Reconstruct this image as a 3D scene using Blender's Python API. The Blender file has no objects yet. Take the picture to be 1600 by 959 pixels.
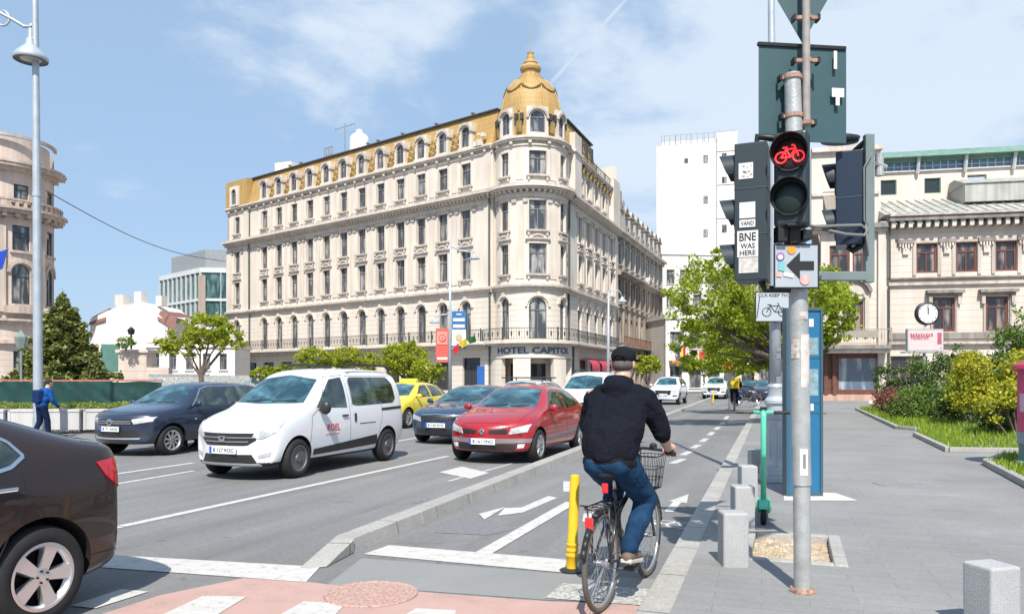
import bpy, bmesh, math, random
from math import sin, cos, pi, radians, sqrt, atan2
from mathutils import Vector, Matrix, noise as mnoise
from mathutils.bvhtree import BVHTree
R = radians
scene = bpy.context.scene
COL = scene.collection
random.seed(4)
# ------------------------------------------------------------------ camera / light
A_ = R(20.0); CA, SA = cos(A_), sin(A_)
def W(cx, D, z=0.0):                      # metres right of / in front of the camera -> world (street runs along +Y)
    return Vector((cx*CA - D*SA, cx*SA + D*CA, z))
def G(px, py, z=0.0):
    D = (1.6-z)*1200/(py-590.0); return W((px-800)/1200*D, D, z)
def Q(px, py, D):
    return W((px-800)/1200*D, D, 1.6+(590-py)*D/1200)
def WD(cx, D): return W(cx, D).normalized()

cam_d = bpy.data.cameras.new('camera'); cam = bpy.data.objects.new('camera', cam_d); COL.objects.link(cam)
cam_d.sensor_width = 36; cam_d.lens = 27.0; cam_d.shift_y = 0.069; cam_d.clip_end = 3000; cam_d.clip_start = .05
cam.location = (0, 0, 1.6); cam.rotation_euler = (R(90), 0, A_)
scene.camera = cam

SUN_EL = 50; SUN_HEAD = R(-18.5)         # heading in which shadows fall, from +Y towards +X
world = bpy.data.worlds.new('World'); scene.world = world; world.use_nodes = True
wn = world.node_tree; wn.nodes.clear()
def N(nt, t, **kw):
    n = nt.nodes.new(t)
    for k, v in kw.items(): setattr(n, k, v)
    return n
def L(nt, a, b): nt.links.new(a, b)
sky = N(wn, 'ShaderNodeTexSky'); sky.sky_type = 'NISHITA'; sky.sun_disc = False
sky.sun_elevation = R(SUN_EL); sky.sun_rotation = pi + SUN_HEAD
sky.air_density = 1.0; sky.dust_density = 1.2; sky.ozone_density = 1.6; sky.altitude = 80
bg = N(wn, 'ShaderNodeBackground'); bg.inputs['Strength'].default_value = 0.080
wo = N(wn, 'ShaderNodeOutputWorld')
tc = N(wn, 'ShaderNodeTexCoord')
def vmath(nt, op, a=None, b=None):
    n = N(nt, 'ShaderNodeVectorMath'); n.operation = op
    for i, v in enumerate((a, b)):
        if v is None: continue
        if hasattr(v, 'is_linked') or hasattr(v, 'links'): L(nt, v, n.inputs[i])
        else: n.inputs[i].default_value = v
    return n
def smath(nt, op, a=None, b=None, c=None, clamp=False):
    n = N(nt, 'ShaderNodeMath'); n.operation = op; n.use_clamp = clamp
    for i, v in enumerate((a, b, c)):
        if v is None: continue
        if hasattr(v, 'links'): L(nt, v, n.inputs[i])
        else: n.inputs[i].default_value = v
    return n.outputs[0]
def ramp(nt, fac, stops):
    n = N(nt, 'ShaderNodeValToRGB'); L(nt, fac, n.inputs[0])
    e = n.color_ramp.elements
    while len(e) < len(stops): e.new(.5)
    for el, (p, c) in zip(e, stops):
        el.position = p; el.color = (c, c, c, 1) if not hasattr(c, '__len__') else (*c, 1)
    return n.outputs[0]
# clouds: soft bank low on the right, thin wisps elsewhere
mp = N(wn, 'ShaderNodeMapping'); L(wn, tc.outputs['Generated'], mp.inputs[0]); mp.inputs['Scale'].default_value = (1, 1, 2.2)
n1 = N(wn, 'ShaderNodeTexNoise'); L(wn, mp.outputs[0], n1.inputs[0]); n1.inputs['Scale'].default_value = 2.6; n1.inputs['Detail'].default_value = 9; n1.inputs['Roughness'].default_value = .55; n1.inputs['Distortion'].default_value = .35
n2 = N(wn, 'ShaderNodeTexNoise'); L(wn, mp.outputs[0], n2.inputs[0]); n2.inputs['Scale'].default_value = 7; n2.inputs['Detail'].default_value = 8; n2.inputs['Roughness'].default_value = .6
def dirpx(px, py): return (W((px-800)/1200, 1, 1.6+(590-py)/1200) - Vector((0, 0, 1.6))).normalized()
def blob(px, py, a, b):               # soft mask round a direction
    d = vmath(wn, 'DOT_PRODUCT', tc.outputs['Generated'], tuple(dirpx(px, py))).outputs['Value']
    mr = N(wn, 'ShaderNodeMapRange'); mr.interpolation_type = 'SMOOTHSTEP'
    L(wn, d, mr.inputs[0]); mr.inputs[1].default_value = a; mr.inputs[2].default_value = b
    return mr.outputs[0]
m = smath(wn, 'MAXIMUM', blob(1130, 190, .955, .998), smath(wn, 'MULTIPLY', blob(1480, 130, .90, .99), .95))
m = smath(wn, 'MAXIMUM', m, smath(wn, 'MULTIPLY', blob(590, 70, .990, .9995), .55))
m = smath(wn, 'MAXIMUM', m, smath(wn, 'MULTIPLY', blob(1300, 420, .93, .99), .8))
nn = smath(wn, 'ADD', smath(wn, 'MULTIPLY', n1.outputs[0], .72), smath(wn, 'MULTIPLY', n2.outputs[0], .28)); nn = smath(wn, 'MULTIPLY_ADD', nn, 2.3, -.65)
cl = smath(wn, 'ADD', smath(wn, 'MULTIPLY', m, .42), nn)
clm = N(wn, 'ShaderNodeMapRange'); clm.interpolation_type = 'SMOOTHSTEP'; L(wn, cl, clm.inputs[0])
clm.inputs[1].default_value = .60; clm.inputs[2].default_value = .98; clm.inputs[4].default_value = .66
# vapour trail
pa, pb = dirpx(975, 3), dirpx(868, 122)
nrm = pa.cross(pb).normalized(); mid = (pa+pb).normalized()
dd = smath(wn, 'ABSOLUTE', vmath(wn, 'DOT_PRODUCT', tc.outputs['Generated'], tuple(nrm)).outputs['Value'])
tr = N(wn, 'ShaderNodeMapRange'); tr.interpolation_type = 'SMOOTHSTEP'; L(wn, dd, tr.inputs[0]); tr.inputs[1].default_value = .0045; tr.inputs[2].default_value = .0005
al = vmath(wn, 'DOT_PRODUCT', tc.outputs['Generated'], tuple(mid)).outputs['Value']
tl = N(wn, 'ShaderNodeMapRange'); L(wn, al, tl.inputs[0]); tl.inputs[1].default_value = .9968; tl.inputs[2].default_value = .999
trail = smath(wn, 'MULTIPLY', smath(wn, 'MULTIPLY', tr.outputs[0], tl.outputs[0]), .55)
cm = smath(wn, 'MAXIMUM', clm.outputs[0], trail)
mix = N(wn, 'ShaderNodeMix', data_type='RGBA')
skc = N(wn, 'ShaderNodeMix', data_type='RGBA'); skc.blend_type = 'MIX'; skc.inputs[0].default_value = .60
L(wn, sky.outputs[0], skc.inputs[6]); skc.inputs[7].default_value = (4.5, 6.5, 9.2, 1)
L(wn, cm, mix.inputs[0]); L(wn, skc.outputs[2], mix.inputs[6]); mix.inputs[7].default_value = (7.9, 8.6, 9.3, 1)
L(wn, mix.outputs[2], bg.inputs[0]); L(wn, bg.outputs[0], wo.inputs[0])

sd = bpy.data.lights.new('sun', 'SUN'); sd.energy = 4.6; sd.angle = R(.55); sd.color = (1, .95, .87)
so = bpy.data.objects.new('sun', sd); COL.objects.link(so)
sv = Vector((sin(SUN_HEAD)*cos(R(SUN_EL)), cos(SUN_HEAD)*cos(R(SUN_EL)), -sin(R(SUN_EL))))
so.rotation_euler = sv.to_track_quat('-Z', 'Y').to_euler(); so.location = (0, 0, 80)
vs = scene.view_settings; vs.view_transform = 'Standard'; vs.look = 'None'; vs.exposure = 0.52; vs.gamma = 1; vs.use_curve_mapping = False
scene.render.engine = 'CYCLES'
scene.cycles.max_bounces = 6; scene.cycles.diffuse_bounces = 3; scene.cycles.glossy_bounces = 3
scene.cycles.use_denoising = True

# ------------------------------------------------------------------ materials
MATS = {}
def mat(name, col, rough=.7, metal=0, var=.12, vscale=3.0, bump=0, bscale=40, emit=0, coat=0, spec=None, alpha=None, rnd=0):
    if name in MATS: return MATS[name]
    m = bpy.data.materials.new(name); m.use_nodes = True; nt = m.node_tree
    b = nt.nodes['Principled BSDF']
    b.inputs['Roughness'].default_value = rough; b.inputs['Metallic'].default_value = metal
    if coat: b.inputs['Coat Weight'].default_value = coat; b.inputs['Coat Roughness'].default_value = .03
    if spec is not None: b.inputs['Specular IOR Level'].default_value = spec
    if emit:
        b.inputs['Emission Color'].default_value = (*col, 1); b.inputs['Emission Strength'].default_value = emit
    tcn = N(nt, 'ShaderNodeTexCoord')
    if var or bump or rnd:
        no = N(nt, 'ShaderNodeTexNoise'); no.inputs['Scale'].default_value = vscale; no.inputs['Detail'].default_value = 6; no.inputs['Roughness'].default_value = .6
        L(nt, tcn.outputs['Object'], no.inputs[0])
        f = no.outputs[0]
        rp = ramp(nt, f, [(.3, tuple(c*(1-var) for c in col)), (.7, tuple(min(1, c*(1+var)) for c in col))])
        out = rp
        if rnd:
            oi = N(nt, 'ShaderNodeObjectInfo'); v = smath(nt, 'MULTIPLY_ADD', oi.outputs['Random'], rnd, 1-rnd/2)
            hs = N(nt, 'ShaderNodeHueSaturation'); L(nt, v, hs.inputs['Value']); L(nt, out, hs.inputs['Color']); out = hs.outputs[0]
        L(nt, out, b.inputs['Base Color'])
    else: b.inputs['Base Color'].default_value = (*col, 1)
    if bump:
        n3 = N(nt, 'ShaderNodeTexNoise'); n3.inputs['Scale'].default_value = bscale; n3.inputs['Detail'].default_value = 5
        L(nt, tcn.outputs['Object'], n3.inputs[0])
        bp = N(nt, 'ShaderNodeBump'); bp.inputs['Strength'].default_value = bump; bp.inputs['Distance'].default_value = .02
        L(nt, n3.outputs[0], bp.inputs['Height']); L(nt, bp.outputs[0], b.inputs['Normal'])
    MATS[name] = m
    return m
def stone(name, col, groove=0.0, gcol=.62, var=.10, vscale=.35, rough=.85, stain=.25):
    """wall plaster/stone: broad tonal variation, streaks, optional horizontal joints"""
    if name in MATS: return MATS[name]
    m = bpy.data.materials.new(name); m.use_nodes = True; nt = m.node_tree; b = nt.nodes['Principled BSDF']
    b.inputs['Roughness'].default_value = rough
    ge = N(nt, 'ShaderNodeNewGeometry'); sp = N(nt, 'ShaderNodeSeparateXYZ'); L(nt, ge.outputs['Position'], sp.inputs[0])
    no = N(nt, 'ShaderNodeTexNoise'); no.inputs['Scale'].default_value = vscale; no.inputs['Detail'].default_value = 8; L(nt, ge.outputs['Position'], no.inputs[0])
    mp = N(nt, 'ShaderNodeMapping'); mp.inputs['Scale'].default_value = (2.5, 2.5, .22); L(nt, ge.outputs['Position'], mp.inputs[0])
    ns = N(nt, 'ShaderNodeTexNoise'); ns.inputs['Scale'].default_value = 1.0; ns.inputs['Detail'].default_value = 6; L(nt, mp.outputs[0], ns.inputs[0])
    c0 = ramp(nt, no.outputs[0], [(.3, tuple(c*(1-var) for c in col)), (.7, tuple(min(1, c*(1+var)) for c in col))])
    st = ramp(nt, ns.outputs[0], [(.42, 1-stain), (.6, 1.0)])
    mx = N(nt, 'ShaderNodeMix', data_type='RGBA'); mx.blend_type = 'MULTIPLY'; mx.inputs[0].default_value = 1; L(nt, c0, mx.inputs[6]); L(nt, st, mx.inputs[7])
    out = mx.outputs[2]
    nb = N(nt, 'ShaderNodeTexNoise'); nb.inputs['Scale'].default_value = 14; nb.inputs['Detail'].default_value = 5; L(nt, ge.outputs['Position'], nb.inputs[0])
    h = smath(nt, 'MULTIPLY', nb.outputs[0], .25)
    if groove:
        fr = smath(nt, 'FRACT', smath(nt, 'DIVIDE', sp.outputs[2], groove))
        g = smath(nt, 'LESS_THAN', fr, .10)
        mx2 = N(nt, 'ShaderNodeMix', data_type='RGBA'); L(nt, g, mx2.inputs[0]); L(nt, out, mx2.inputs[6]); mx2.inputs[7].default_value = tuple(c*gcol for c in col)+(1,)
        out = mx2.outputs[2]; h = smath(nt, 'SUBTRACT', h, g)
    L(nt, out, b.inputs['Base Color'])
    bp = N(nt, 'ShaderNodeBump'); bp.inputs['Strength'].default_value = .5; bp.inputs['Distance'].default_value = .04; L(nt, h, bp.inputs['Height']); L(nt, bp.outputs[0], b.inputs['Normal'])
    MATS[name] = m; return m
def glass_mat(name, dark, light, rough=.06):
    """opaque window pane: dark room with pale curtains in places, glossy"""
    if name in MATS: return MATS[name]
    m = bpy.data.materials.new(name); m.use_nodes = True; nt = m.node_tree; b = nt.nodes['Principled BSDF']
    b.inputs['Roughness'].default_value = rough; b.inputs['Specular IOR Level'].default_value = .7
    tcn = N(nt, 'ShaderNodeTexCoord'); oi = N(nt, 'ShaderNodeObjectInfo')
    mp = N(nt, 'ShaderNodeMapping'); mp.inputs['Scale'].default_value = (2.2, 2.2, .5)
    cmb = N(nt, 'ShaderNodeCombineXYZ'); L(nt, smath(nt, 'MULTIPLY', oi.outputs['Random'], 37.0), cmb.inputs[0]); L(nt, cmb.outputs[0], mp.inputs['Location']); L(nt, tcn.outputs['Object'], mp.inputs[0])
    no = N(nt, 'ShaderNodeTexNoise'); no.inputs['Scale'].default_value = 1.0; no.inputs['Detail'].default_value = 2; L(nt, mp.outputs[0], no.inputs[0])
    c = ramp(nt, no.outputs[0], [(.46, dark), (.56, tuple((a+b_)/2 for a, b_ in zip(dark, light))), (.66, light)])
    L(nt, c, b.inputs['Base Color']); MATS[name] = m; return m

# ------------------------------------------------------------------ mesh building
class MB:
    def __init__(s): s.v = []; s.f = []; s.m = []
    def add(s, vs, fs, mi=0):
        o = len(s.v); s.v += [tuple(p) for p in vs]; s.f += [tuple(i+o for i in f) for f in fs]; s.m += [mi]*len(fs)
    def hexa(s, p, mi=0):    # p: 8 pts bottom 0-3 ccw, top 4-7
        s.add(p, [(3, 2, 1, 0), (4, 5, 6, 7), (0, 1, 5, 4), (1, 2, 6, 5), (2, 3, 7, 6), (3, 0, 4, 7)], mi)
    def box(s, x0, x1, y0, y1, z0, z1, mi=0, M=None):
        p = [Vector(q) for q in ((x0, y0, z0), (x1, y0, z0), (x1, y1, z0), (x0, y1, z0), (x0, y0, z1), (x1, y0, z1), (x1, y1, z1), (x0, y1, z1))]
        if M: p = [M @ q for q in p]
        s.hexa(p, mi)
    def cbox(s, c, sz, mi=0, M=None):
        s.box(c[0]-sz[0]/2, c[0]+sz[0]/2, c[1]-sz[1]/2, c[1]+sz[1]/2, c[2]-sz[2]/2, c[2]+sz[2]/2, mi, M)
    def tube(s, pts, r, n=8, mi=0, cap=True):
        pts = [Vector(p) for p in pts]
        rs = r if hasattr(r, '__len__') else [r]*len(pts)
        rings = []; up = Vector((0, 0, 1)); pu = None
        for i, p in enumerate(pts):
            t = (pts[min(i+1, len(pts)-1)]-pts[max(i-1, 0)]).normalized()
            if pu is None:
                a = up if abs(t.z) < .9 else Vector((1, 0, 0)); u = t.cross(a).normalized()
            else: u = (pu - t*pu.dot(t)).normalized()
            pu = u; w = t.cross(u)
            rings.append([p+(u*cos(2*pi*k/n)+w*sin(2*pi*k/n))*rs[i] for k in range(n)])
        vs = [q for g in rings for q in g]; fs = []
        for i in range(len(pts)-1):
            for k in range(n): fs.append((i*n+k, i*n+(k+1) % n, (i+1)*n+(k+1) % n, (i+1)*n+k))
        if cap: fs.append(tuple(range(n-1, -1, -1))); fs.append(tuple((len(pts)-1)*n+k for k in range(n)))
        s.add(vs, fs, mi)
    def lathe(s, prof, n=24, mi=0, M=None, a0=0, a1=2*pi, cap=True):   # prof [(r,z)] bottom->top
        full = abs(a1-a0-2*pi) < 1e-6; nn_ = n if full else n+1
        vs = [Vector((r*cos(a0+(a1-a0)*k/n), r*sin(a0+(a1-a0)*k/n), z)) for r, z in prof for k in range(nn_)]
        if M: vs = [M @ q for q in vs]
        fs = []
        for i in range(len(prof)-1):
            for k in range(n):
                k2 = (k+1) % nn_
                fs.append((i*nn_+k, i*nn_+k2, (i+1)*nn_+k2, (i+1)*nn_+k))
        if full and cap:
            if prof[0][0] > 1e-4: fs.append(tuple(range(nn_-1, -1, -1)))
            if prof[-1][0] > 1e-4: fs.append(tuple((len(prof)-1)*nn_+k for k in range(nn_)))
        s.add(vs, fs, mi)
    def prism(s, poly, z0, z1, mi=0, M=None):     # poly xy ccw
        n = len(poly); vs = [Vector((x, y, z0)) for x, y in poly]+[Vector((x, y, z1)) for x, y in poly]
        if M: vs = [M @ q for q in vs]
        s.add(vs, [tuple(range(n-1, -1, -1)), tuple(range(n, 2*n))]+[(i, (i+1) % n, n+(i+1) % n, n+i) for i in range(n)], mi)
    def build(s, name, mats, parent=None, off=None, smooth=False, bevel=0, loc=None, rot=None, sub=0, autos=None, bseg=2):
        me = bpy.data.meshes.new(name)
        vs = s.v if off is None else [(x-off[0], y-off[1], z-off[2]) for x, y, z in s.v]
        me.from_pydata(vs, [], s.f)
        mats = mats if isinstance(mats, (list, tuple)) else [mats]
        for m_ in mats: me.materials.append(m_)
        if len(mats) > 1: me.polygons.foreach_set('material_index', s.m)
        me.update()
        o = bpy.data.objects.new(name, me); COL.objects.link(o)
        if parent: o.parent = parent
        if loc is not None: o.location = loc
        if rot is not None: o.rotation_euler = rot
        if smooth:
            me.polygons.foreach_set('use_smooth', [True]*len(me.polygons))
        if autos is not None: me.set_sharp_from_angle(angle=R(autos))
        if bevel:
            b = o.modifiers.new('b', 'BEVEL'); b.width = bevel; b.segments = bseg; b.limit_method = 'ANGLE'; b.angle_limit = R(40)
        if sub:
            b = o.modifiers.new('s', 'SUBSURF'); b.levels = sub; b.render_levels = sub
        return o
def tag(o, label=None, cat=None, group=None, kind=None):
    if label: o['label'] = label
    if cat: o['category'] = cat
    if group: o['group'] = group
    if kind: o['kind'] = kind
    return o
def empty(name, loc=(0, 0, 0), rz=0, label=None, cat=None, group=None):
    o = bpy.data.objects.new(name, None); COL.objects.link(o); o.location = loc; o.rotation_euler = (0, 0, rz); o.empty_display_size = .2
    return tag(o, label, cat, group)
def copy_tree(o, parent=None):
    c = o.copy(); COL.objects.link(c); c.parent = parent
    for ch in [q for q in bpy.data.objects if q.parent == o]: copy_tree(ch, c)
    return c
_tc = {}
def text_geo(s, h=1.0, w=None, bold=False, ext=0.0):
    key = (s, bold)
    if key not in _tc:
        cu = bpy.data.curves.new('t', 'FONT'); cu.body = s; cu.size = 1; cu.align_x = 'LEFT'; cu.offset = .018 if bold else 0; cu.resolution_u = 3
        o = bpy.data.objects.new('t', cu); COL.objects.link(o)
        bpy.context.view_layer.update()
        me = bpy.data.meshes.new_from_object(o)
        vs = [tuple(v.co) for v in me.vertices]; fs = [tuple(p.vertices) for p in me.polygons]
        bpy.data.objects.remove(o); bpy.data.meshes.remove(me); bpy.data.curves.remove(cu)
        _tc[key] = (vs, fs)
    vs, fs = _tc[key]
    x0 = min(v[0] for v in vs); x1 = max(v[0] for v in vs); y0 = min(v[1] for v in vs); y1 = max(v[1] for v in vs)
    sy = h/(y1-y0); sx = sy if w is None else w/(x1-x0)
    return [((v[0]-(x0+x1)/2)*sx, (v[1]-(y0+y1)/2)*sy) for v in vs], fs
def text_on(mb, s, fn, h, w=None, mi=0, bold=True):
    """fn(x,y)->point"""
    vs, fs = text_geo(s, h, w, bold); mb.add([fn(x, y) for x, y in vs], fs, mi)

# facades
class Flat:
    def __init__(s, O, t, n): s.O, s.t, s.n = Vector(O), Vector(t).normalized(), Vector(n).normalized()
    def __call__(s, x, o, z): return s.O+s.t*x+s.n*o+Vector((0, 0, z))
    def normal(s, x): return s.n
class Arc:     # x = arc length from theta 0 (towards camera), positive to the right
    def __init__(s, C, Rr): s.C, s.R = C, Rr
    def __call__(s, x, o, z):
        th = x/s.R; q = s.R+o
        return W(s.C[0]+q*sin(th), s.C[1]-q*cos(th), z)
    def normal(s, x):
        th = x/s.R; return WD(sin(th), -cos(th))
def fbox(mb, fac, x0, x1, o0, o1, z0, z1, mi=0, seg=None):
    if seg is None: seg = max(1, int(abs(x1-x0)/.35)) if isinstance(fac, Arc) else 1
    vs = []
    for k in range(seg+1):
        x = x0+(x1-x0)*k/seg
        vs += [fac(x, o0, z0), fac(x, o1, z0), fac(x, o1, z1), fac(x, o0, z1)]
    fs = [(0, 1, 2, 3), tuple(seg*4+i for i in (3, 2, 1, 0))]
    for k in range(seg):
        a, b = k*4, (k+1)*4
        for i in range(4): fs.append((a+i, b+i, b+(i+1) % 4, a+(i+1) % 4))
    mb.add(vs, fs, mi)
def fslope(mb, fac, x0, x1, oa0, oa1, ob0, ob1, z0, z1, mi=0, seg=None):   # bottom offsets a, top offsets b
    if seg is None: seg = max(1, int(abs(x1-x0)/.35)) if isinstance(fac, Arc) else 1
    for k in range(seg):
        xa = x0+(x1-x0)*k/seg; xb = x0+(x1-x0)*(k+1)/seg
        mb.hexa([fac(xa, oa1, z0), fac(xb, oa1, z0), fac(xb, oa0, z0), fac(xa, oa0, z0), fac(xa, ob1, z1), fac(xb, ob1, z1), fac(xb, ob0, z1), fac(xa, ob0, z1)], mi)
def wall(mb, fac, x0, x1, z0, z1, ops, th=.35, mi=0, o=0.0):
    x = x0
    for cx, w, zb, zt, arch in sorted(ops):
        if cx-w/2 > x+1e-3: fbox(mb, fac, x, cx-w/2, o-th, o, z0, z1, mi)
        a, b = cx-w/2, cx+w/2
        if zb > z0+1e-3: fbox(mb, fac, a, b, o-th, o, z0, zb, mi)
        if not arch:
            if zt < z1-1e-3: fbox(mb, fac, a, b, o-th, o, zt, z1, mi)
        else:
            K = 6; r = w/2; zs = zt-r
            for k in range(K):
                t0 = pi-pi*k/K; t1 = pi-pi*(k+1)/K
                xa, xb = cx+r*cos(t0), cx+r*cos(t1); za, zb_ = zs+r*sin(t0), zs+r*sin(t1)
                mb.hexa([fac(xa, o, za), fac(xb, o, zb_), fac(xb, o-th, zb_), fac(xa, o-th, za), fac(xa, o, z1), fac(xb, o, z1), fac(xb, o-th, z1), fac(xa, o-th, z1)], mi)
        x = b
    if x < x1-1e-3: fbox(mb, fac, x, x1, o-th, o, z0, z1, mi)
_wc = {}
def window(parent, fac, x, o, zb, w, h, arch=False, fm=None, gm=None, name='window', mull=1, trans=.70, off=None, fw=.07):
    key = (round(w, 2), round(h, 2), arch, fm.name, gm.name, mull, trans, name)
    if key not in _wc:
        f = MB(); g = MB(); r = w/2; zt = h-r if arch else h
        f.box(-w/2, -w/2+fw, -.06, .03, 0, zt); f.box(w/2-fw, w/2, -.06, .03, 0, zt); f.box(-w/2+fw, w/2-fw, -.06, .03, 0, fw)
        for k in range(mull):
            xm = -w/2+w*(k+1)/(mull+1); f.box(xm-.035, xm+.035, -.05, .025, fw, h*trans)
        if trans < 1: f.box(-w/2+fw, w/2-fw, -.05, .027, h*trans-.04, h*trans+.04)
        if arch:
            K = 8
            for k in range(K):
                t0, t1 = pi-pi*k/K, pi-pi*(k+1)/K
                p = lambda rr, t, y: Vector((rr*cos(t), y, zt+rr*sin(t)))
                f.hexa([p(r-fw, t0, .03), p(r-fw, t1, .03), p(r-fw, t1, -.06), p(r-fw, t0, -.06), p(r, t0, .03), p(r, t1, .03), p(r, t1, -.06), p(r, t0, -.06)])
            poly = [(-w/2, 0), (w/2, 0)]+[(r*cos(pi*k/K), zt+r*sin(pi*k/K)) for k in range(K+1)]
        else:
            f.box(-w/2+fw, w/2-fw, -.06, .03, h-fw, h)
            poly = [(-w/2, 0), (w/2, 0), (w/2, h), (-w/2, h)]
        n = len(poly)
        g.add([(x_, -.03, z_) for x_, z_ in poly]+[(x_, -.055, z_) for x_, z_ in poly], [tuple(range(n-1, -1, -1)), tuple(range(n, 2*n))])
        fo = f.build(name, fm); go = g.build('pane', gm)
        _wc[key] = (fo.data, go.data); bpy.data.objects.remove(fo); bpy.data.objects.remove(go)
    fd, gd = _wc[key]
    fo = bpy.data.objects.new(name, fd); go = bpy.data.objects.new('pane', gd); COL.objects.link(fo); COL.objects.link(go)
    nv = fac.normal(x); p = fac(x, o, zb)
    fo.parent = parent; fo.location = p-Vector(parent.location); fo.rotation_euler = (0, 0, atan2(-nv.x, nv.y))
    go.parent = fo
    return fo
def arch_hood(mb, fac, cx, zs, r, t, o0, o1, mi=0, K=8, a0=0, a1=pi):
    for k in range(K):
        t0, t1 = a1-(a1-a0)*k/K, a1-(a1-a0)*(k+1)/K
        P = lambda rr, tt, o: fac(cx+rr*cos(tt), o, zs+rr*sin(tt))
        mb.hexa([P(r, t0, o1), P(r, t1, o1), P(r, t1, o0), P(r, t0, o0), P(r+t, t0, o1), P(r+t, t1, o1), P(r+t, t1, o0), P(r+t, t0, o0)], mi)
def railing(mb, fac, x0, x1, o, z0, h, step=.16, mi=0, posts=2.7, t=.02):
    fbox(mb, fac, x0, x1, o-.03, o+.03, z0+h-.05, z0+h, mi); fbox(mb, fac, x0, x1, o-.02, o+.02, z0+.08, z0+.12, mi)
    n = int((x1-x0)/step)
    for i in range(n):
        x = x0+(i+.5)*(x1-x0)/n
        if i % 3 == 1:
            fbox(mb, fac, x-.05, x+.05, o-.015, o+.015, z0+h*.35, z0+h*.72, mi, 1)
        fbox(mb, fac, x-t/2, x+t/2, o-.012, o+.012, z0+.12, z0+h-.05, mi, 1)
    k = int((x1-x0)/posts)
    for i in range(k+1):
        x = x0+i*(x1-x0)/max(1, k); fbox(mb, fac, x-.04, x+.04, o-.04, o+.04, z0, z0+h+.08, mi, 1)
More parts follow.
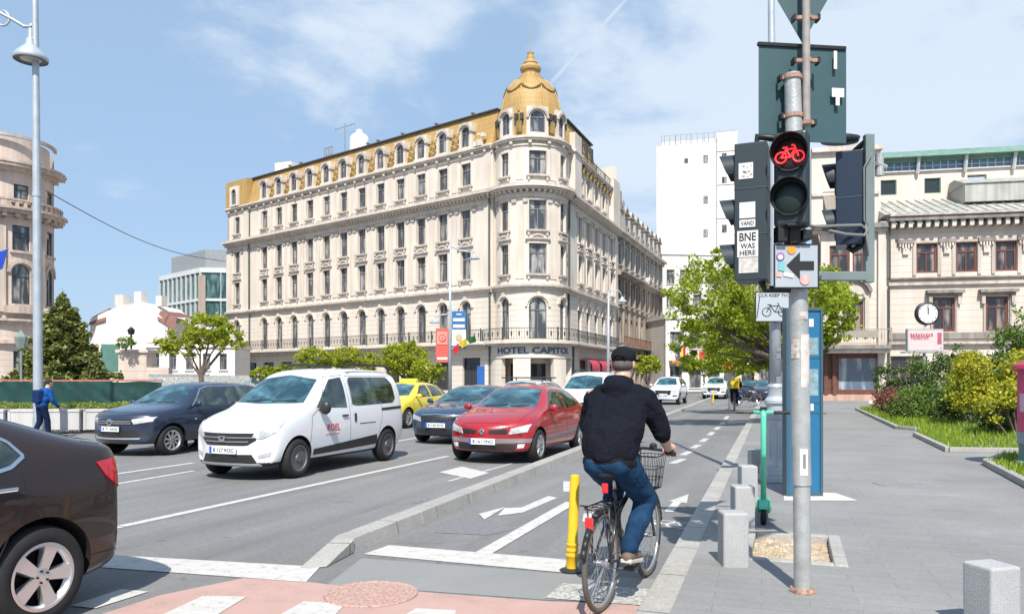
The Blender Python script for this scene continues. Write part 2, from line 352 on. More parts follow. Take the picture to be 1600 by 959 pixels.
# ------------------------------------------------------------------ ground
def ground_mat(name, kind):
    m = bpy.data.materials.new(name); m.use_nodes = True; nt = m.node_tree; b = nt.nodes['Principled BSDF']
    ge = N(nt, 'ShaderNodeNewGeometry'); P = ge.outputs['Position']
    def noise_(s, d=6, r=.6, v=None):
        n = N(nt, 'ShaderNodeTexNoise'); n.inputs['Scale'].default_value = s; n.inputs['Detail'].default_value = d; n.inputs['Roughness'].default_value = r; L(nt, v or P, n.inputs[0]); return n.outputs[0]
    def mixc(f, a, c, bt='MIX'):
        x = N(nt, 'ShaderNodeMix', data_type='RGBA'); x.blend_type = bt
        for s_, v in ((0, f), (6, a), (7, c)):
            if hasattr(v, 'links'): L(nt, v, x.inputs[s_])
            else: x.inputs[s_].default_value = v if s_ == 0 else (*v, 1)
        return x.outputs[2]
    b.inputs['Roughness'].default_value = .85
    if kind == 'asphalt':
        c = ramp(nt, noise_(.25, 7), [(.3, (.163, .162, .161)), (.7, (.222, .22, .217))])
        mp = N(nt, 'ShaderNodeMapping'); mp.inputs['Scale'].default_value = (2.0, .12, 1); L(nt, P, mp.inputs[0])
        c = mixc(1, c, ramp(nt, noise_(1, 5, .6, mp.outputs[0]), [(.35, .84), (.65, 1.08)]), 'MULTIPLY')    # wheel tracks
        c = mixc(1, c, ramp(nt, noise_(110, 4), [(.32, .70), (.68, 1.25)]), 'MULTIPLY')
        c = mixc(1, c, ramp(nt, noise_(18, 5, .7), [(.35, .88), (.65, 1.1)]), 'MULTIPLY')
        c = mixc(ramp(nt, noise_(1.1, 7, .7), [(.58, 0), (.70, .30)]), c, (.12, .12, .125))
        c = mixc(ramp(nt, noise_(2.3, 4, .6), [(.66, 0), (.70, .5)]), c, (.10, .098, .095))
        vo = N(nt, 'ShaderNodeTexVoronoi'); vo.feature = 'DISTANCE_TO_EDGE'; vo.inputs['Scale'].default_value = .55
        dv = N(nt, 'ShaderNodeVectorMath'); dv.operation = 'ADD'; L(nt, P, dv.inputs[0])
        nz = N(nt, 'ShaderNodeTexNoise'); nz.inputs['Scale'].default_value = 1.3; nz.inputs['Detail'].default_value = 6; L(nt, P, nz.inputs[0]); L(nt, nz.outputs[1], dv.inputs[1]); L(nt, dv.outputs[0], vo.inputs[0])
        cr = smath(nt, 'MULTIPLY', smath(nt, 'LESS_THAN', vo.outputs[0], .010), ramp(nt, noise_(.4, 2), [(.5, 0), (.6, .28)]))
        c = mixc(cr, c, (.05, .05, .05))
        h = noise_(220, 3); bs = .35
    elif kind == 'paving':
        br = N(nt, 'ShaderNodeTexBrick'); mp = N(nt, 'ShaderNodeMapping'); mp.inputs['Rotation'].default_value = (0, 0, R(-2)); L(nt, P, mp.inputs[0]); L(nt, mp.outputs[0], br.inputs[0])
        br.inputs['Scale'].default_value = 1; br.inputs['Brick Width'].default_value = .62; br.inputs['Row Height'].default_value = .16; br.inputs['Mortar Size'].default_value = .005
        br.inputs['Color1'].default_value = (.243, .240, .236, 1); br.inputs['Color2'].default_value = (.228, .226, .223, 1); br.inputs['Mortar'].default_value = (.195, .193, .188, 1)
        c = mixc(1, br.outputs[0], ramp(nt, noise_(.5, 8, .65), [(.3, .80), (.7, 1.14)]), 'MULTIPLY')
        c = mixc(1, c, ramp(nt, noise_(60, 4), [(.3, .86), (.7, 1.1)]), 'MULTIPLY')
        sp = ramp(nt, noise_(3.1, 3, .5), [(.68, 0), (.72, .5)]); c = mixc(sp, c, (.22, .22, .21))
        h = smath(nt, 'MULTIPLY', br.outputs[1], -1.0); bs = .3
    elif kind == 'paint':
        f = smath(nt, 'ADD', smath(nt, 'MULTIPLY', noise_(9, 8, .75), .7), smath(nt, 'MULTIPLY', noise_(90, 3), .3))
        c = ramp(nt, f, [(.38, (.24, .24, .235)), (.45, (.47, .455, .43)), (.7, (.56, .545, .515))]); h = noise_(200, 3); bs = .2
    elif kind == 'red':
        f = smath(nt, 'ADD', smath(nt, 'MULTIPLY', noise_(3, 8, .7), .6), smath(nt, 'MULTIPLY', noise_(80, 3), .4))
        c = ramp(nt, f, [(.32, (.24, .20, .18)), (.46, (.42, .27, .235)), (.7, (.48, .32, .28))]); h = noise_(200, 3); bs = .3
    elif kind == 'patch':
        c = mixc(1, ramp(nt, noise_(.8, 6), [(.3, (.21, .213, .213)), (.7, (.26, .26, .255))]), ramp(nt, noise_(120, 3), [(.3, .85), (.7, 1.12)]), 'MULTIPLY'); h = noise_(200, 3); bs = .3
    elif kind == 'kerb':
        c = mixc(1, ramp(nt, noise_(1.2, 8, .7), [(.3, (.30, .29, .27)), (.7, (.42, .405, .375))]), ramp(nt, noise_(45, 5), [(.3, .75), (.7, 1.12)]), 'MULTIPLY')
        sx = N(nt, 'ShaderNodeSeparateXYZ'); L(nt, P, sx.inputs[0])
        j = smath(nt, 'LESS_THAN', smath(nt, 'FRACT', smath(nt, 'DIVIDE', sx.outputs[1], 1.0)), .018)
        c = mixc(j, c, (.13, .125, .11)); h = noise_(60, 5); bs = .5
    elif kind == 'granite':
        c = mixc(1, ramp(nt, noise_(2, 6), [(.3, (.33, .335, .34)), (.7, (.42, .42, .42))]), ramp(nt, noise_(150, 2, .5), [(.36, .78), (.5, 1), (.66, 1.08)]), 'MULTIPLY'); h = noise_(90, 4); bs = .35
    elif kind == 'soil':
        c = ramp(nt, noise_(22, 6), [(.3, (.24, .17, .11)), (.55, (.46, .35, .25)), (.72, (.62, .54, .44))]); h = noise_(30, 6); bs = 1
    L(nt, c, b.inputs['Base Color'])
    bp = N(nt, 'ShaderNodeBump'); bp.inputs['Strength'].default_value = bs; bp.inputs['Distance'].default_value = .008; L(nt, h, bp.inputs['Height']); L(nt, bp.outputs[0], b.inputs['Normal'])
    MATS[name] = m; return m
asph = ground_mat('asphalt', 'asphalt'); pave = ground_mat('paving', 'paving'); paint = ground_mat('road_paint', 'paint'); redp = ground_mat('red_paint', 'red')
patchm = ground_mat('patch_asphalt', 'patch'); kerbm = ground_mat('kerb_stone', 'kerb'); gran = ground_mat('granite', 'granite'); soilm = ground_mat('soil', 'soil')
def sheet(name, poly, z, m, parent=None, kind='structure', th=0):
    mb = MB()
    if th: mb.prism([(p[0], p[1]) for p in poly], z-th, z)
    else: mb.add([(p[0], p[1], z) for p in poly], [tuple(range(len(poly)))])
    o = mb.build(name, m); o['kind'] = kind
    # keep normals up
    return o
sheet('ground', [(-900, -300), (900, -300), (900, 1200), (-900, 1200)], -.05, mat('far_ground', (.2, .2, .19), .9))
sheet('road', [(-17, -30), (0.5, -30), (0.5, 190), (-17, 190)], 0.0, asph)
# cross street in front of the left building and towards the left
sheet('side_road', [(-90, 4), (-17, 4), (-17, 17.5), (-90, 17.5)], 0.0, asph)
def kx(Y): return -1.0-.022*(Y-7)
def mx(Y): return -3.75-.034*(Y-6)     # right foot of the median kerb
SWZ = .09
pit = [G(1170, 838, SWZ), G(1303, 838, SWZ), G(1312, 871, SWZ), G(1172, 873, SWZ)]
px0 = min(p.x for p in pit)+.05; px1 = max(p.x for p in pit)-.05; py0 = min(p.y for p in pit)+.08; py1 = max(p.y for p in pit)-.05
# sidewalk slab with a square tree pit left out (four rectangles round it)
mb = MB()
def slab(x0, x1, y0, y1): mb.box(x0, x1, y0, y1, -.04, SWZ)
ys = [-12, py0, py1, 150]
def poly_slab(pts): mb.prism(pts, -.04, SWZ)
kw = .22
poly_slab([(kx(-12)+kw, -12), (60, -12), (60, py0), (kx(py0)+kw, py0)])
poly_slab([(kx(py0)+kw, py0), (px0, py0), (px0, py1), (kx(py1)+kw, py1)])
poly_slab([(px1, py0), (60, py0), (60, py1), (px1, py1)])
poly_slab([(kx(py1)+kw, py1), (60, py1), (60, 150), (kx(150)+kw, 150)])
mb.build('sidewalk', pave)['kind'] = 'structure'
mb = MB(); n = 60
for i in range(n):
    y0 = -12+i*2.6; y1 = y0+2.6
    mb.prism([(kx(y0), y0), (kx(y0)+kw, y0), (kx(y1)+kw, y1), (kx(y1), y1)], -.04, SWZ-.012)
mb.build('sidewalk_kerb', kerbm, bevel=.012)['kind'] = 'structure'
mb = MB(); n_ = 26
for i in range(n_):
    for j in range(n_):
        f_ = lambda a, b: (px0+(px1-px0)*a/n_, py0+(py1-py0)*b/n_, .028+.022*mnoise.noise(Vector((a*.31, b*.31, 2)))+.012*mnoise.noise(Vector((a*1.1, b*1.1, 5))))
        mb.add([f_(i, j), f_(i+1, j), f_(i+1, j+1), f_(i, j+1)], [(0, 1, 2, 3)])
mb.build('pit_soil', soilm)['kind'] = 'structure'
mb = MB()
for a in ((px0-.10, px0+.005, py0-.1, py1+.1), (px1-.005, px1+.10, py0-.1, py1+.1), (px0+.005, px1-.005, py0-.1, py0+.005), (px0+.005, px1-.005, py1-.005, py1+.1)): mb.box(*a, -.03, SWZ+.008)
mb.build('pit_kerb', kerbm, bevel=.01)['kind'] = 'structure'
# left pavements
mb = MB(); mb.prism([(-60, 17.5), (-17.4, 17.5), (-17.4, 190), (-60, 190)], -.04, .12); mb.build('left_pavement', pave)['kind'] = 'structure'
mb = MB(); mb.prism([(-17.4, 17.5), (-17.1, 17.5), (-17.1, 190), (-17.4, 190)], -.04, .13); mb.prism([(-90, 17.2), (-17.1, 17.2), (-17.1, 17.5), (-90, 17.5)], -.04, .131)
mb.build('left_kerb', kerbm)['kind'] = 'structure'
mb = MB(); mb.prism([(-140, 17.5), (-60, 17.5), (-60, 190), (-140, 190)], -.04, .11); mb.build('plaza', pave)['kind'] = 'structure'
# median kerb between the traffic lanes and the bike lane
mb = MB(); kh = .125; kw2 = .25
ylist = [6.1+i*1.5 for i in range(42)]
mb.hexa([(mx(5.6)-.14, 5.45, .005), (mx(5.6)+.05, 5.55, .005), (mx(6.1), 6.1, .005), (mx(6.1)-kw2, 6.2, .005), (mx(5.6)-.14, 5.45, .012), (mx(5.6)+.05, 5.55, .012), (mx(6.1), 6.1, kh), (mx(6.1)-kw2, 6.2, kh)])
for i, (a, b) in enumerate(zip(ylist[:-1], ylist[1:])):
    j = .012
    mb.hexa([(mx(a), a+(j if i else 0), -.01), (mx(b), b, -.01), (mx(b)-kw2-.02, b+.1*(i < 0), -.01), (mx(a)-kw2-.02, a+(j if i else .1), -.01),
             (mx(a)-.03, a+(j if i else 0), kh), (mx(b)-.03, b, kh), (mx(b)-kw2, b, kh), (mx(a)-kw2, a+(j if i else .1), kh)])
mb.build('median_kerb', kerbm, bevel=.018)['kind'] = 'structure'
# markings (thin painted sheets)
def mark(name, pts, m=paint, z=.004, kind='structure'):
    mb = MB(); mb.add([(*G(*p)[:2], z) for p in pts], [tuple(range(len(pts)))]); o = mb.build(name, m)
    if o.data.polygons[0].normal.z < 0: o.data.flip_normals()
    o['kind'] = kind; return o
def band(name, a, b, w, m=paint, z=.004):        # straight painted line between two ground points
    a, b = G(*a), G(*b); d = (b-a).normalized(); s = Vector((-d.y, d.x, 0))*w/2
    mb = MB(); mb.add([(*(a-s)[:2], z), (*(a+s)[:2], z), (*(b+s)[:2], z), (*(b-s)[:2], z)], [(3, 2, 1, 0)]); o = mb.build(name, m); 
    if o.data.polygons[0].normal.z < 0: o.data.flip_normals()
    o['kind'] = 'structure'; return o
mark('bike_crossing', [(380, 903), (480, 909), (515, 913), (700, 928), (850, 939), (1042, 946), (1060, 975), (1080, 1150), (-100, 1150), (60, 990), (150, 962), (250, 930)], redp, .003)
mark('asphalt_patch', [(512, 913), (565, 872), (885, 897), (1030, 905), (1040, 944), (850, 937), (700, 926)], patchm, .0035)
mark('stop_line', [(165, 867), (500, 886), (478, 910), (150, 886)], z=.006)
for i, p in enumerate([[(110, 947), (190, 921), (232, 925), (150, 951)], [(245, 965), (318, 931), (385, 933), (333, 965)], [(430, 965), (475, 940), (540, 944), (520, 965)],
        [(625, 966), (650, 951), (712, 954), (712, 966)], [(-60, 975), (20, 935), (80, 938), (20, 978)]]):
    mark('crossing_block', p, z=.007)
mark('bike_stop_line', [(568, 866), (608, 852), (880, 874), (905, 878), (905, 896), (870, 894)], z=.006)
band('diagonal_line', (753, 866), (893, 785), .16, z=.0075)
mark('turn_arrow', [(788, 794), (815, 793), (857, 775), (871, 778), (817, 801), (778, 806)], z=.006)
mark('turn_arrow_head', [(748, 803), (790, 792), (757, 812)], z=.0065)
mark('bike_dash', [(880, 752), (893, 752), (893, 768), (880, 768)]); mark('bike_dash', [(912, 802), (935, 802), (935, 815), (910, 815)])
ctr = [(1050, 724, 1068, 717), (1066, 711, 1079, 705), (1082, 700, 1092, 695), (1096, 690, 1104, 685), (1108, 680, 1114, 675), (1118, 671, 1123, 667), (1127, 663, 1131, 659), (1133, 655, 1137, 650)]
for a in ctr: band('bike_dash', a[:2], a[2:], .15)
mark('arrow_shaft', [(1038, 799), (1052, 800), (1066, 783), (1054, 781)]); mark('arrow_head', [(1045, 783), (1076, 772), (1073, 786)], z=.0045)
# bicycle pictogram on the lane
def ring(mb, c, r, t, z, n=20, mi=0, sx=1):
    vs = []
    for k in range(n):
        for rr in (r, r+t): vs.append((c[0]+sx*rr*cos(2*pi*k/n), c[1]+rr*sin(2*pi*k/n), z))
    mb.add(vs, [(2*k, 2*k+1, 2*((k+1) % n)+1, 2*((k+1) % n)) for k in range(n)], mi)
def seg2(mb, a, b, w, z, mi=0):
    a, b = Vector((*a, 0)), Vector((*b, 0)); d = (b-a).normalized(); s = Vector((-d.y, d.x, 0))*w/2
    mb.add([(*(a-s)[:2], z), (*(b-s)[:2], z), (*(b+s)[:2], z), (*(a+s)[:2], z)], [(0, 1, 2, 3)], mi)
c = G(1046, 820); mb = MB()
for dx in (-.30, .12): ring(mb, (c.x+dx, c.y), .13, .035, .004)
for a, b in (((-.3, 0), (-.16, .24)), ((-.16, .24), (.06, .22)), ((.06, .22), (.12, 0)), ((-.16, .24), (-.08, 0)), ((-.08, 0), (.06, .22)), ((-.3, 0), (-.08, 0))): seg2(mb, (c.x+a[0], c.y+a[1]), (c.x+b[0], c.y+b[1]), .035, .0042)
o = mb.build('bike_symbol', paint); o['kind'] = 'structure'
band('lane_line', (190, 822), (700, 712.5), .13)
band('lane_line', (100, 752), (303, 723), .12); band('lane_line', (100, 770), (303, 735.5), .10)
band('lane_line', (618, 690), (655, 683), .12)
band('lane_line', (-200, 905), (188, 822.5), .13)
mark('lane_arrow', [(686, 738), (722, 729), (764, 739), (735, 748)], z=.006)
band('lane_edge', (700, 752), (800, 724), .06)
mark('worn_patch', [(690, 815), (770, 812), (800, 828), (760, 836), (680, 832)], mat('dark_patch', (.17, .17, .175), .85, var=.2, vscale=20), z=.0035)
mark('rough_patch', [(880, 912), (1028, 922), (1018, 948), (850, 935)], mat('speckled_paint', (.36, .35, .33), .9, var=.6, vscale=38), z=.0085)
# covers in the ground
def cover(name, px, py, r, z, m, label):
    p = G(px, py, z-.004); mb = MB(); mb.lathe([(r, -.03), (r, .004)], 40)
    mb.lathe([(r-.035, .004), (r-.03, .009), (r-.008, .009), (r-.004, .004)], 40, cap=False)
    for i in range(-9, 10):
        for j in range(-9, 10):
            x, y = i*.033+(.016 if j % 2 else 0), j*.033
            if x*x+y*y < (r-.05)**2 and (i+j) % 2 == 0: mb.cbox((x, y, .0045), (.016, .016, .002))
    o = mb.build(name, m, loc=(p.x, p.y, z)); return tag(o, label, 'manhole cover')
cover('manhole_cover', 580, 928, .345, .006, mat('manhole_rust', (.40, .26, .22), .9, var=.4, vscale=45), 'round cast iron manhole cover in the pink bike crossing')
p = G(1414, 757, SWZ); mb = MB()
for i in range(7): mb.box(-.36+i*.103, -.27+i*.103, -.17, .17, 0, .006)
mb.box(-.38, .38, -.19, .19, -.02, .002)
tag(mb.build('drain_cover', mat('cover_grey', (.24, .24, .24), .7, var=.2, vscale=14), loc=(p.x, p.y, SWZ+.002), rot=(0, 0, A_)), 'flat grey metal drain cover set in the pavement by the garden', 'drain cover')
p = G(898, 905); mb = MB(); mb.lathe([(.09, -.02), (.09, .008), (.0001, .009)], 20)
# light concrete slab by the blue totem
p1 = [G(1225, 782, SWZ), G(1340, 782, SWZ), G(1305, 770, SWZ), G(1225, 768, SWZ)]
mb = MB(); mb.add([(q.x, q.y, SWZ+.004) for q in p1], [(0, 1, 2, 3)]); mb.build('pale_slab', mat('pale_concrete', (.55, .52, .47), .9, var=.1, vscale=5))['kind'] = 'structure'
# ------------------------------------------------------------------ hotel
cream = stone('hotel_cream', (.68, .61, .53), var=.06, stain=.07)
creamr = stone('hotel_cream_courses', (.68, .605, .525), groove=.44, gcol=.74, var=.06, stain=.07)
trim = stone('hotel_trim', (.66, .58, .50), var=.10, stain=.12)
greytrim = stone('grey_moulding', (.52, .465, .41), var=.15, stain=.2)
dirtyc = stone('cornice_top', (.38, .33, .29), var=.2, stain=.3)
ochre = stone('ochre_roof', (.43, .275, .095), groove=.46, gcol=.88, var=.10, vscale=.8, stain=.10, rough=.6)
ochred = stone('ochre_ornament', (.27, .19, .075), var=.3, vscale=2.2, stain=.3)
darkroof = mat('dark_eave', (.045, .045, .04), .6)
ironm = mat('wrought_iron', (.06, .065, .065), .5)
winf = mat('window_frame_grey', (.15, .15, .155), .5, rnd=.5); winfb = mat('window_frame_blue', (.10, .13, .19), .5)
wing = glass_mat('hotel_glass', (.055, .06, .07), (.36, .35, .33)); 
pipem = mat('drain_pipe', (.07, .09, .085), .5)
Aw = (-1.6, 64.0); Bw = (4.6, 65.0); Tc = (1.57, 65.0); TR = 3.05
dL = Vector((-1.25, 1, 0)).normalized(); 
FL = Flat(W(*Aw), WD(dL.x, dL.y), WD(-1, -1.25))
dRv = Vector((475/1200, 1, 0)).normalized()
FR = Flat(W(*Bw), WD(dRv.x, dRv.y), WD(1, -475/1200))
FT = Arc(Tc, TR)
hotel = empty('hotel_building', W(Tc[0], Tc[1]), 0, 'cream corner hotel with mustard mansard roof and domed round corner tower', 'hotel')
HO = Vector(hotel.location)
LL = 40.2; RL = 17.5
colsL = [3.0+2.71*k for k in range(12)]+[38.2]
colsR = [4.0, 6.75, 9.5, 12.2, 15.4]
colsT = [R(-46)*TR, R(10)*TR, R(60)*TR]
ext = {'L': (FL, 0, LL, colsL), 'R': (FR, 0, RL, colsR), 'T': (FT, R(-100)*TR, R(96)*TR, colsT)}
wl = MB(); tm = MB(); rl = MB(); mans = MB()
rows = [(4.6, 9.1, 4.75, 8.1, 1.1, True, 1), (9.1, 13.0, 10.0, 12.45, 1.15, False, 0), (13.0, 17.0, 13.55, 15.95, 1.15, False, 0), (17.0, 20.9, 18.0, 19.95, 1.15, False, 0)]
for key, (F, x0, x1, cols) in ext.items():
    cw = 1.0 if key != 'T' else 1.0
    for z0, z1, zb, zt, w, arch, mi in rows:
        ops = []
        for c in cols:
            ww = w
            if key == 'T': ww = 1.45 if c == cols[1] and not arch else (1.5 if c == cols[1] else .95)
            ops.append((c, ww, zb, zt, arch))
            window(hotel, F, c, -.24, zb, ww, zt-zb, arch, winf if not arch else winf, wing, mull=1)
        wall(wl, F, x0, x1, z0, z1, ops, mi=mi)
        for c, ww, zb_, zt_, ar in ops:
            if ar:
                arch_hood(tm, F, c, zt-ww/2, ww/2+.12, .2, 0, .13, 0); fbox(tm, F, c-.13, c+.13, 0, .22, zt+.08, zt+.42)
            else:
                fbox(tm, F, c-ww/2-.22, c+ww/2+.22, .0, .24, zb-.16, zb, 1)
                fbox(tm, F, c-ww/2-.10, c-ww/2+.06, .0, .16, zb-.42, zb-.16, 0, 1); fbox(tm, F, c+ww/2-.06, c+ww/2+.10, .0, .16, zb-.42, zb-.16, 0, 1)
                fbox(tm, F, c-ww/2-.14, c-ww/2, 0, .07, zb, zt); fbox(tm, F, c+ww/2, c+ww/2+.14, 0, .07, zb, zt)
                if z0 == 9.1:
                    fbox(tm, F, c-ww/2-.28, c+ww/2+.28, 0, .26, zt+.30, zt+.42, 1)
                    arch_hood(tm, F, c, zt+.05, .62, .10, 0, .16, 0, 6, R(38), R(142))
                    fbox(tm, F, c-ww/2-.14, c+ww/2+.14, 0, .10, zt, zt+.30)
                if z0 == 13.0:
                    fbox(tm, F, c-ww/2-.14, c+ww/2+.14, 0, .08, zt, zt+.2)
                    for sx in (-1, 1): fbox(tm, F, c+sx*1.02-.2, c+sx*1.02+.2, 0, .14, 15.75, 16.05, 1, 1)
    # pilaster strips
    cc = sorted(cols)
    for a, b in zip(cc[:-1], cc[1:]):
        m_ = (a+b)/2
        if b-a < 5:
            fbox(tm, F, m_-.34, m_+.34, 0, .07, 9.6, 15.6); fbox(tm, F, m_-.3, m_+.3, 0, .06, 17.6, 20.2)
    # string courses / cornices
    e = .0
    fbox(tm, F, x0, x1, 0, .18, 8.72, 8.86); fbox(tm, F, x0, x1, 0, .42, 8.95, 9.12, 1); fbox(tm, F, x0, x1, 0, .30, 9.12, 9.2); fbox(tm, F, x0, x1, 0, .28, 8.86, 8.95)
    fbox(tm, F, x0, x1, 0, .10, 16.18, 16.5); fbox(tm, F, x0, x1, 0, .62, 16.78, 16.93); fbox(tm, F, x0, x1, 0, .85, 16.93, 17.08); fbox(tm, F, x0, x1, 0, .78, 17.08, 17.2, 1); fbox(tm, F, x0, x1, 0, .16, 16.5, 16.56)
    n = int((x1-x0)/.42)
    for i in range(n):
        x = x0+(i+.5)*(x1-x0)/n
        fbox(tm, F, x-.09, x+.09, 0, .5, 16.56, 16.78, 0, 1)
    fbox(tm, F, x0, x1, 0, .12, 20.35, 20.5); fbox(tm, F, x0, x1, 0, .34, 20.72, 20.86); fbox(tm, F, x0, x1, 0, .44, 20.86, 20.96, 1)
    fbox(tm, F, x0, x1, -.3, .25, 20.96, 21.12)
    n = int((x1-x0)/1.35)
    for i in range(n):
        x = x0+(i+.5)*(x1-x0)/n; fbox(tm, F, x-.12, x+.12, 0, .3, 20.5, 20.74, 0, 1)
    # balcony slab, brackets and railing
    bo = 1.15
    fbox(tm, F, x0, x1 if key != 'R' else 14.0, 0, bo, 4.36, 4.6, 0); fbox(tm, F, x0, x1 if key != 'R' else 14.0, 0, bo-.15, 4.22, 4.36, 1)
    railing(rl, F, x0 if key != 'L' else .4, x1 if key == 'L' else (14.0 if key == 'R' else x1), bo-.08, 4.6, .98)
# corner bay pilasters, quoins
for xx in (.55, 36.4): 
    fbox(tm, FL, xx-.35, xx+.35, 0, .12, 9.2, 16.2); fbox(tm, FL, xx-.4, xx+.4, 0, .12, 17.2, 20.35)
fbox(tm, FL, 39.3, LL+.1, 0, .12, 9.2, 16.2); fbox(tm, FR, .6, 1.9, 0, .12, 9.2, 16.2); fbox(tm, FR, 16.6, RL, 0, .15, 9.2, 16.2)
fbox(tm, FR, .9, 2.9, 0, .5, 17.2, 22.6); fbox(tm, FR, .75, 3.05, 0, .65, 20.9, 21.1); fbox(tm, FR, 14.6, 17.3, 0, .45, 17.2, 22.0)
tr_ = MB(); tr_.v, tr_.f, tr_.m = tm.v, tm.f, tm.m
# ornament cluster above junction of left facade and tower
for dx, dz, s in ((1.2, 21.3, .5), (.8, 21.9, .32), (1.6, 21.25, .4), (1.2, 22.0, .22)): fbox(tm, FL, dx-s/2, dx+s/2, .1, .45, dz-s/2, dz+s/2)
# far end wall of hotel left side & back so other views stay closed
dB = (FR(RL, 0, 0)-FR(0, 0, 0)); dB.z = 0
PL = FL(LL, 0, 0); PR = FR(RL, 0, 0)
Fside = Flat(PL, (PL+dB*1.0-PL).normalized(), WD(-1, 475/1200) if False else Vector((-dRv.y*1.0, 0, 0)) if False else FR.n*-1)
wl.hexa([FL(LL-.35, 0, 0), FL(LL, 0, 0), FL(LL, 0, 0)+dB, FL(LL-.35, 0, 0)+dB, FL(LL-.35, 0, 20.9), FL(LL, 0, 20.9), FL(LL, 0, 20.9)+dB, FL(LL-.35, 0, 20.9)+dB])
bk = FL(LL, 0, 0)+dB
wl.add([PR, bk, bk+Vector((0, 0, 24)), PR+Vector((0, 0, 24))], [(0, 1, 2, 3)])
# ground floor
gl = [(2.4+3.3*k, 2.0, .5, 3.3, False) for k in range(11)]
wall(wl, FL, 0, LL, 0, 4.6, gl, mi=1)
for c, w, a, b, _ in gl: window(hotel, FL, c, -.25, a, w, b-a, False, mat('shop_frame', (.06, .055, .05), .4), mat('shop_glass', (.03, .035, .04), .08), name='shop_window', mull=2, trans=.75)
gr = [(5.2, 2.4, .3, 3.2, False), (8.6, 2.2, .3, 3.2, False), (12.0, 2.2, .3, 3.2, False), (15.4, 1.8, .3, 3.2, False)]
wall(wl, FR, 0, RL, 0, 4.6, gr, mi=1)
for c, w, a, b, _ in gr: window(hotel, FR, c, -.25, a, w, b-a, False, MATS['shop_frame'], MATS['shop_glass'], name='shop_window', mull=2, trans=.75)
FG = Arc(Tc, TR+.45)
x0g, x1g = R(-92)*FG.R, R(92)*FG.R
fbox(wl, FG, x0g, x1g, -.5, 0, 3.3, 4.22, 0)             # fascia
fbox(wl, FG, x0g, x1g, -.5, .06, 3.2, 3.3, 0)
for a, b in ((-92, -44), (-25, -1.5), (31, 55), (74, 92)): fbox(wl, FG, R(a)*FG.R, R(b)*FG.R, -.45, 0, 0, 3.2, 1 if a in (-92, 74) else 0)
FI = Arc(Tc, TR-.9); fbox(wl, FI, R(-100)*FI.R, R(100)*FI.R, -.3, 0, 0, 4.2, 1)
dk = MB()
for a, b in ((-50, -22), (-8, 33)): fbox(dk, FI, R(a)*FI.R, R(b)*FI.R, 0, .05, .1, 2.75)
dk.build('entrance_glazing', MATS['shop_glass'], hotel, HO)
wl.add([W(Tc[0]-3, Tc[1]-3.2, .13), W(Tc[0]+3.2, Tc[1]-3.2, .13), W(Tc[0]+3.2, Tc[1], .13), W(Tc[0]-3, Tc[1], .13)], [(0, 1, 2, 3)], 0)
lt = MB(); text_on(lt, 'HOTEL CAPITOL', lambda x, y: FG(x+.35, .05, 3.80+y), .52, 6.9)
lb = MB(); text_on(lb, 'HOTEL CAPITOL', lambda x, y: FG(x+.30, .035, 3.77+y), .52, 6.9)
lt.build('sign_lettering', mat('sign_blue', (.03, .06, .12), .4), hotel, HO); lb.build('letter_backing', mat('sign_grey', (.34, .38, .42), .4), hotel, HO)
pn = MB(); 
for F, x, zt_ in ((FL, 2.0, 2.9), ): fbox(pn, FL, .9, 1.7, 0, .06, .8, 2.6)
pn.build('wall_panel', mat('panel_blue', (.03, .13, .42), .5), hotel, HO)
# drain pipes
dp = MB()
for F, x in ((FL, .25), (FL, 35.6), (FR, .35)):
    dp.tube([F(x, .12, 0), F(x, .12, 8.7)], .09, 6); dp.tube([F(x, .16, 9.2), F(x, .16, 16.7)], .09, 6)
    if F is FL and x > 5: dp.tube([F(x, .12, 17.2), F(x, .12, 20.8)], .07, 6)
for th in (-88, 88):
    dp.tube([FG(R(th)*FG.R, .12, 0), FG(R(th)*FG.R, .12, 4.3)], .1, 6)
dp.build('drain_pipe', pipem, hotel, HO)
# mansard
mt = 24.05
drm = MB()
for F, x0, x1, cols, key in ((FL, 0, LL, colsL, 'L'), (FR, 2.0, 10.0, [], 'R')):
    fslope(mans, F, x0, x1, -.4, .0, -1.1, -.7, 21.05, mt, 0)
    fbox(mans, F, x0-.1, x1+.05, -1.3, -.45, mt, mt+.12, 1)
    for c in cols:
        op = [(c, .95, 21.3, 23.05, True)]
        wall(drm, F, c-.72, c+.72, 21.1, 23.35, op, th=.75, o=.12)
        arch_hood(drm, F, c, 22.55, .62, .22, -.5, .26, 1)
        fbox(drm, F, c-.8, c+.8, -.5, .2, 21.12, 21.3)
        window(hotel, F, c, -.05, 21.3, .95, 1.75, True, winf, wing, name='dormer_window')
    cc = sorted(cols)
    for a, b in zip(cc[:-1], cc[1:]):
        m_ = (a+b)/2
        if b-a < 4:
            for sx in (-.33, 0, .33):
                for kz in range(3):
                    fbox(mans, F, m_+sx-.1, m_+sx+.1, -.6, .02-.16*kz, 21.2+kz*.55+abs(sx)*.6, 21.5+kz*.55+abs(sx)*.6, 2)
# right side mansard: long ochre band with dark openings, light attic storey beyond
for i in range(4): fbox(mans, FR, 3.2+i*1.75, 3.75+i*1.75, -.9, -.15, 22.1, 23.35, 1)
railing(rl, FR, 3.0, 15.5, .1, 21.12, .75, .3)
for i in range(5):
    c = 5.0+i*2.4
    if c < 15.5: arch_hood(tm, FR, c, 20.0, .5, .2, 0, .3, 2)
# corner bay ochre box at far left (angled)
fbox(mans, FL, 35.9, LL+.05, -.5, .22, 21.1, mt-.02, 0); window(hotel, FL, 38.2, .34, 21.3, .95, 1.75, True, winf, wing, name='dormer_window')
wall(drm, FL, 37.4, 39.0, 21.1, 23.35, [(38.2, .95, 21.3, 23.05, True)], th=.3, o=.5)
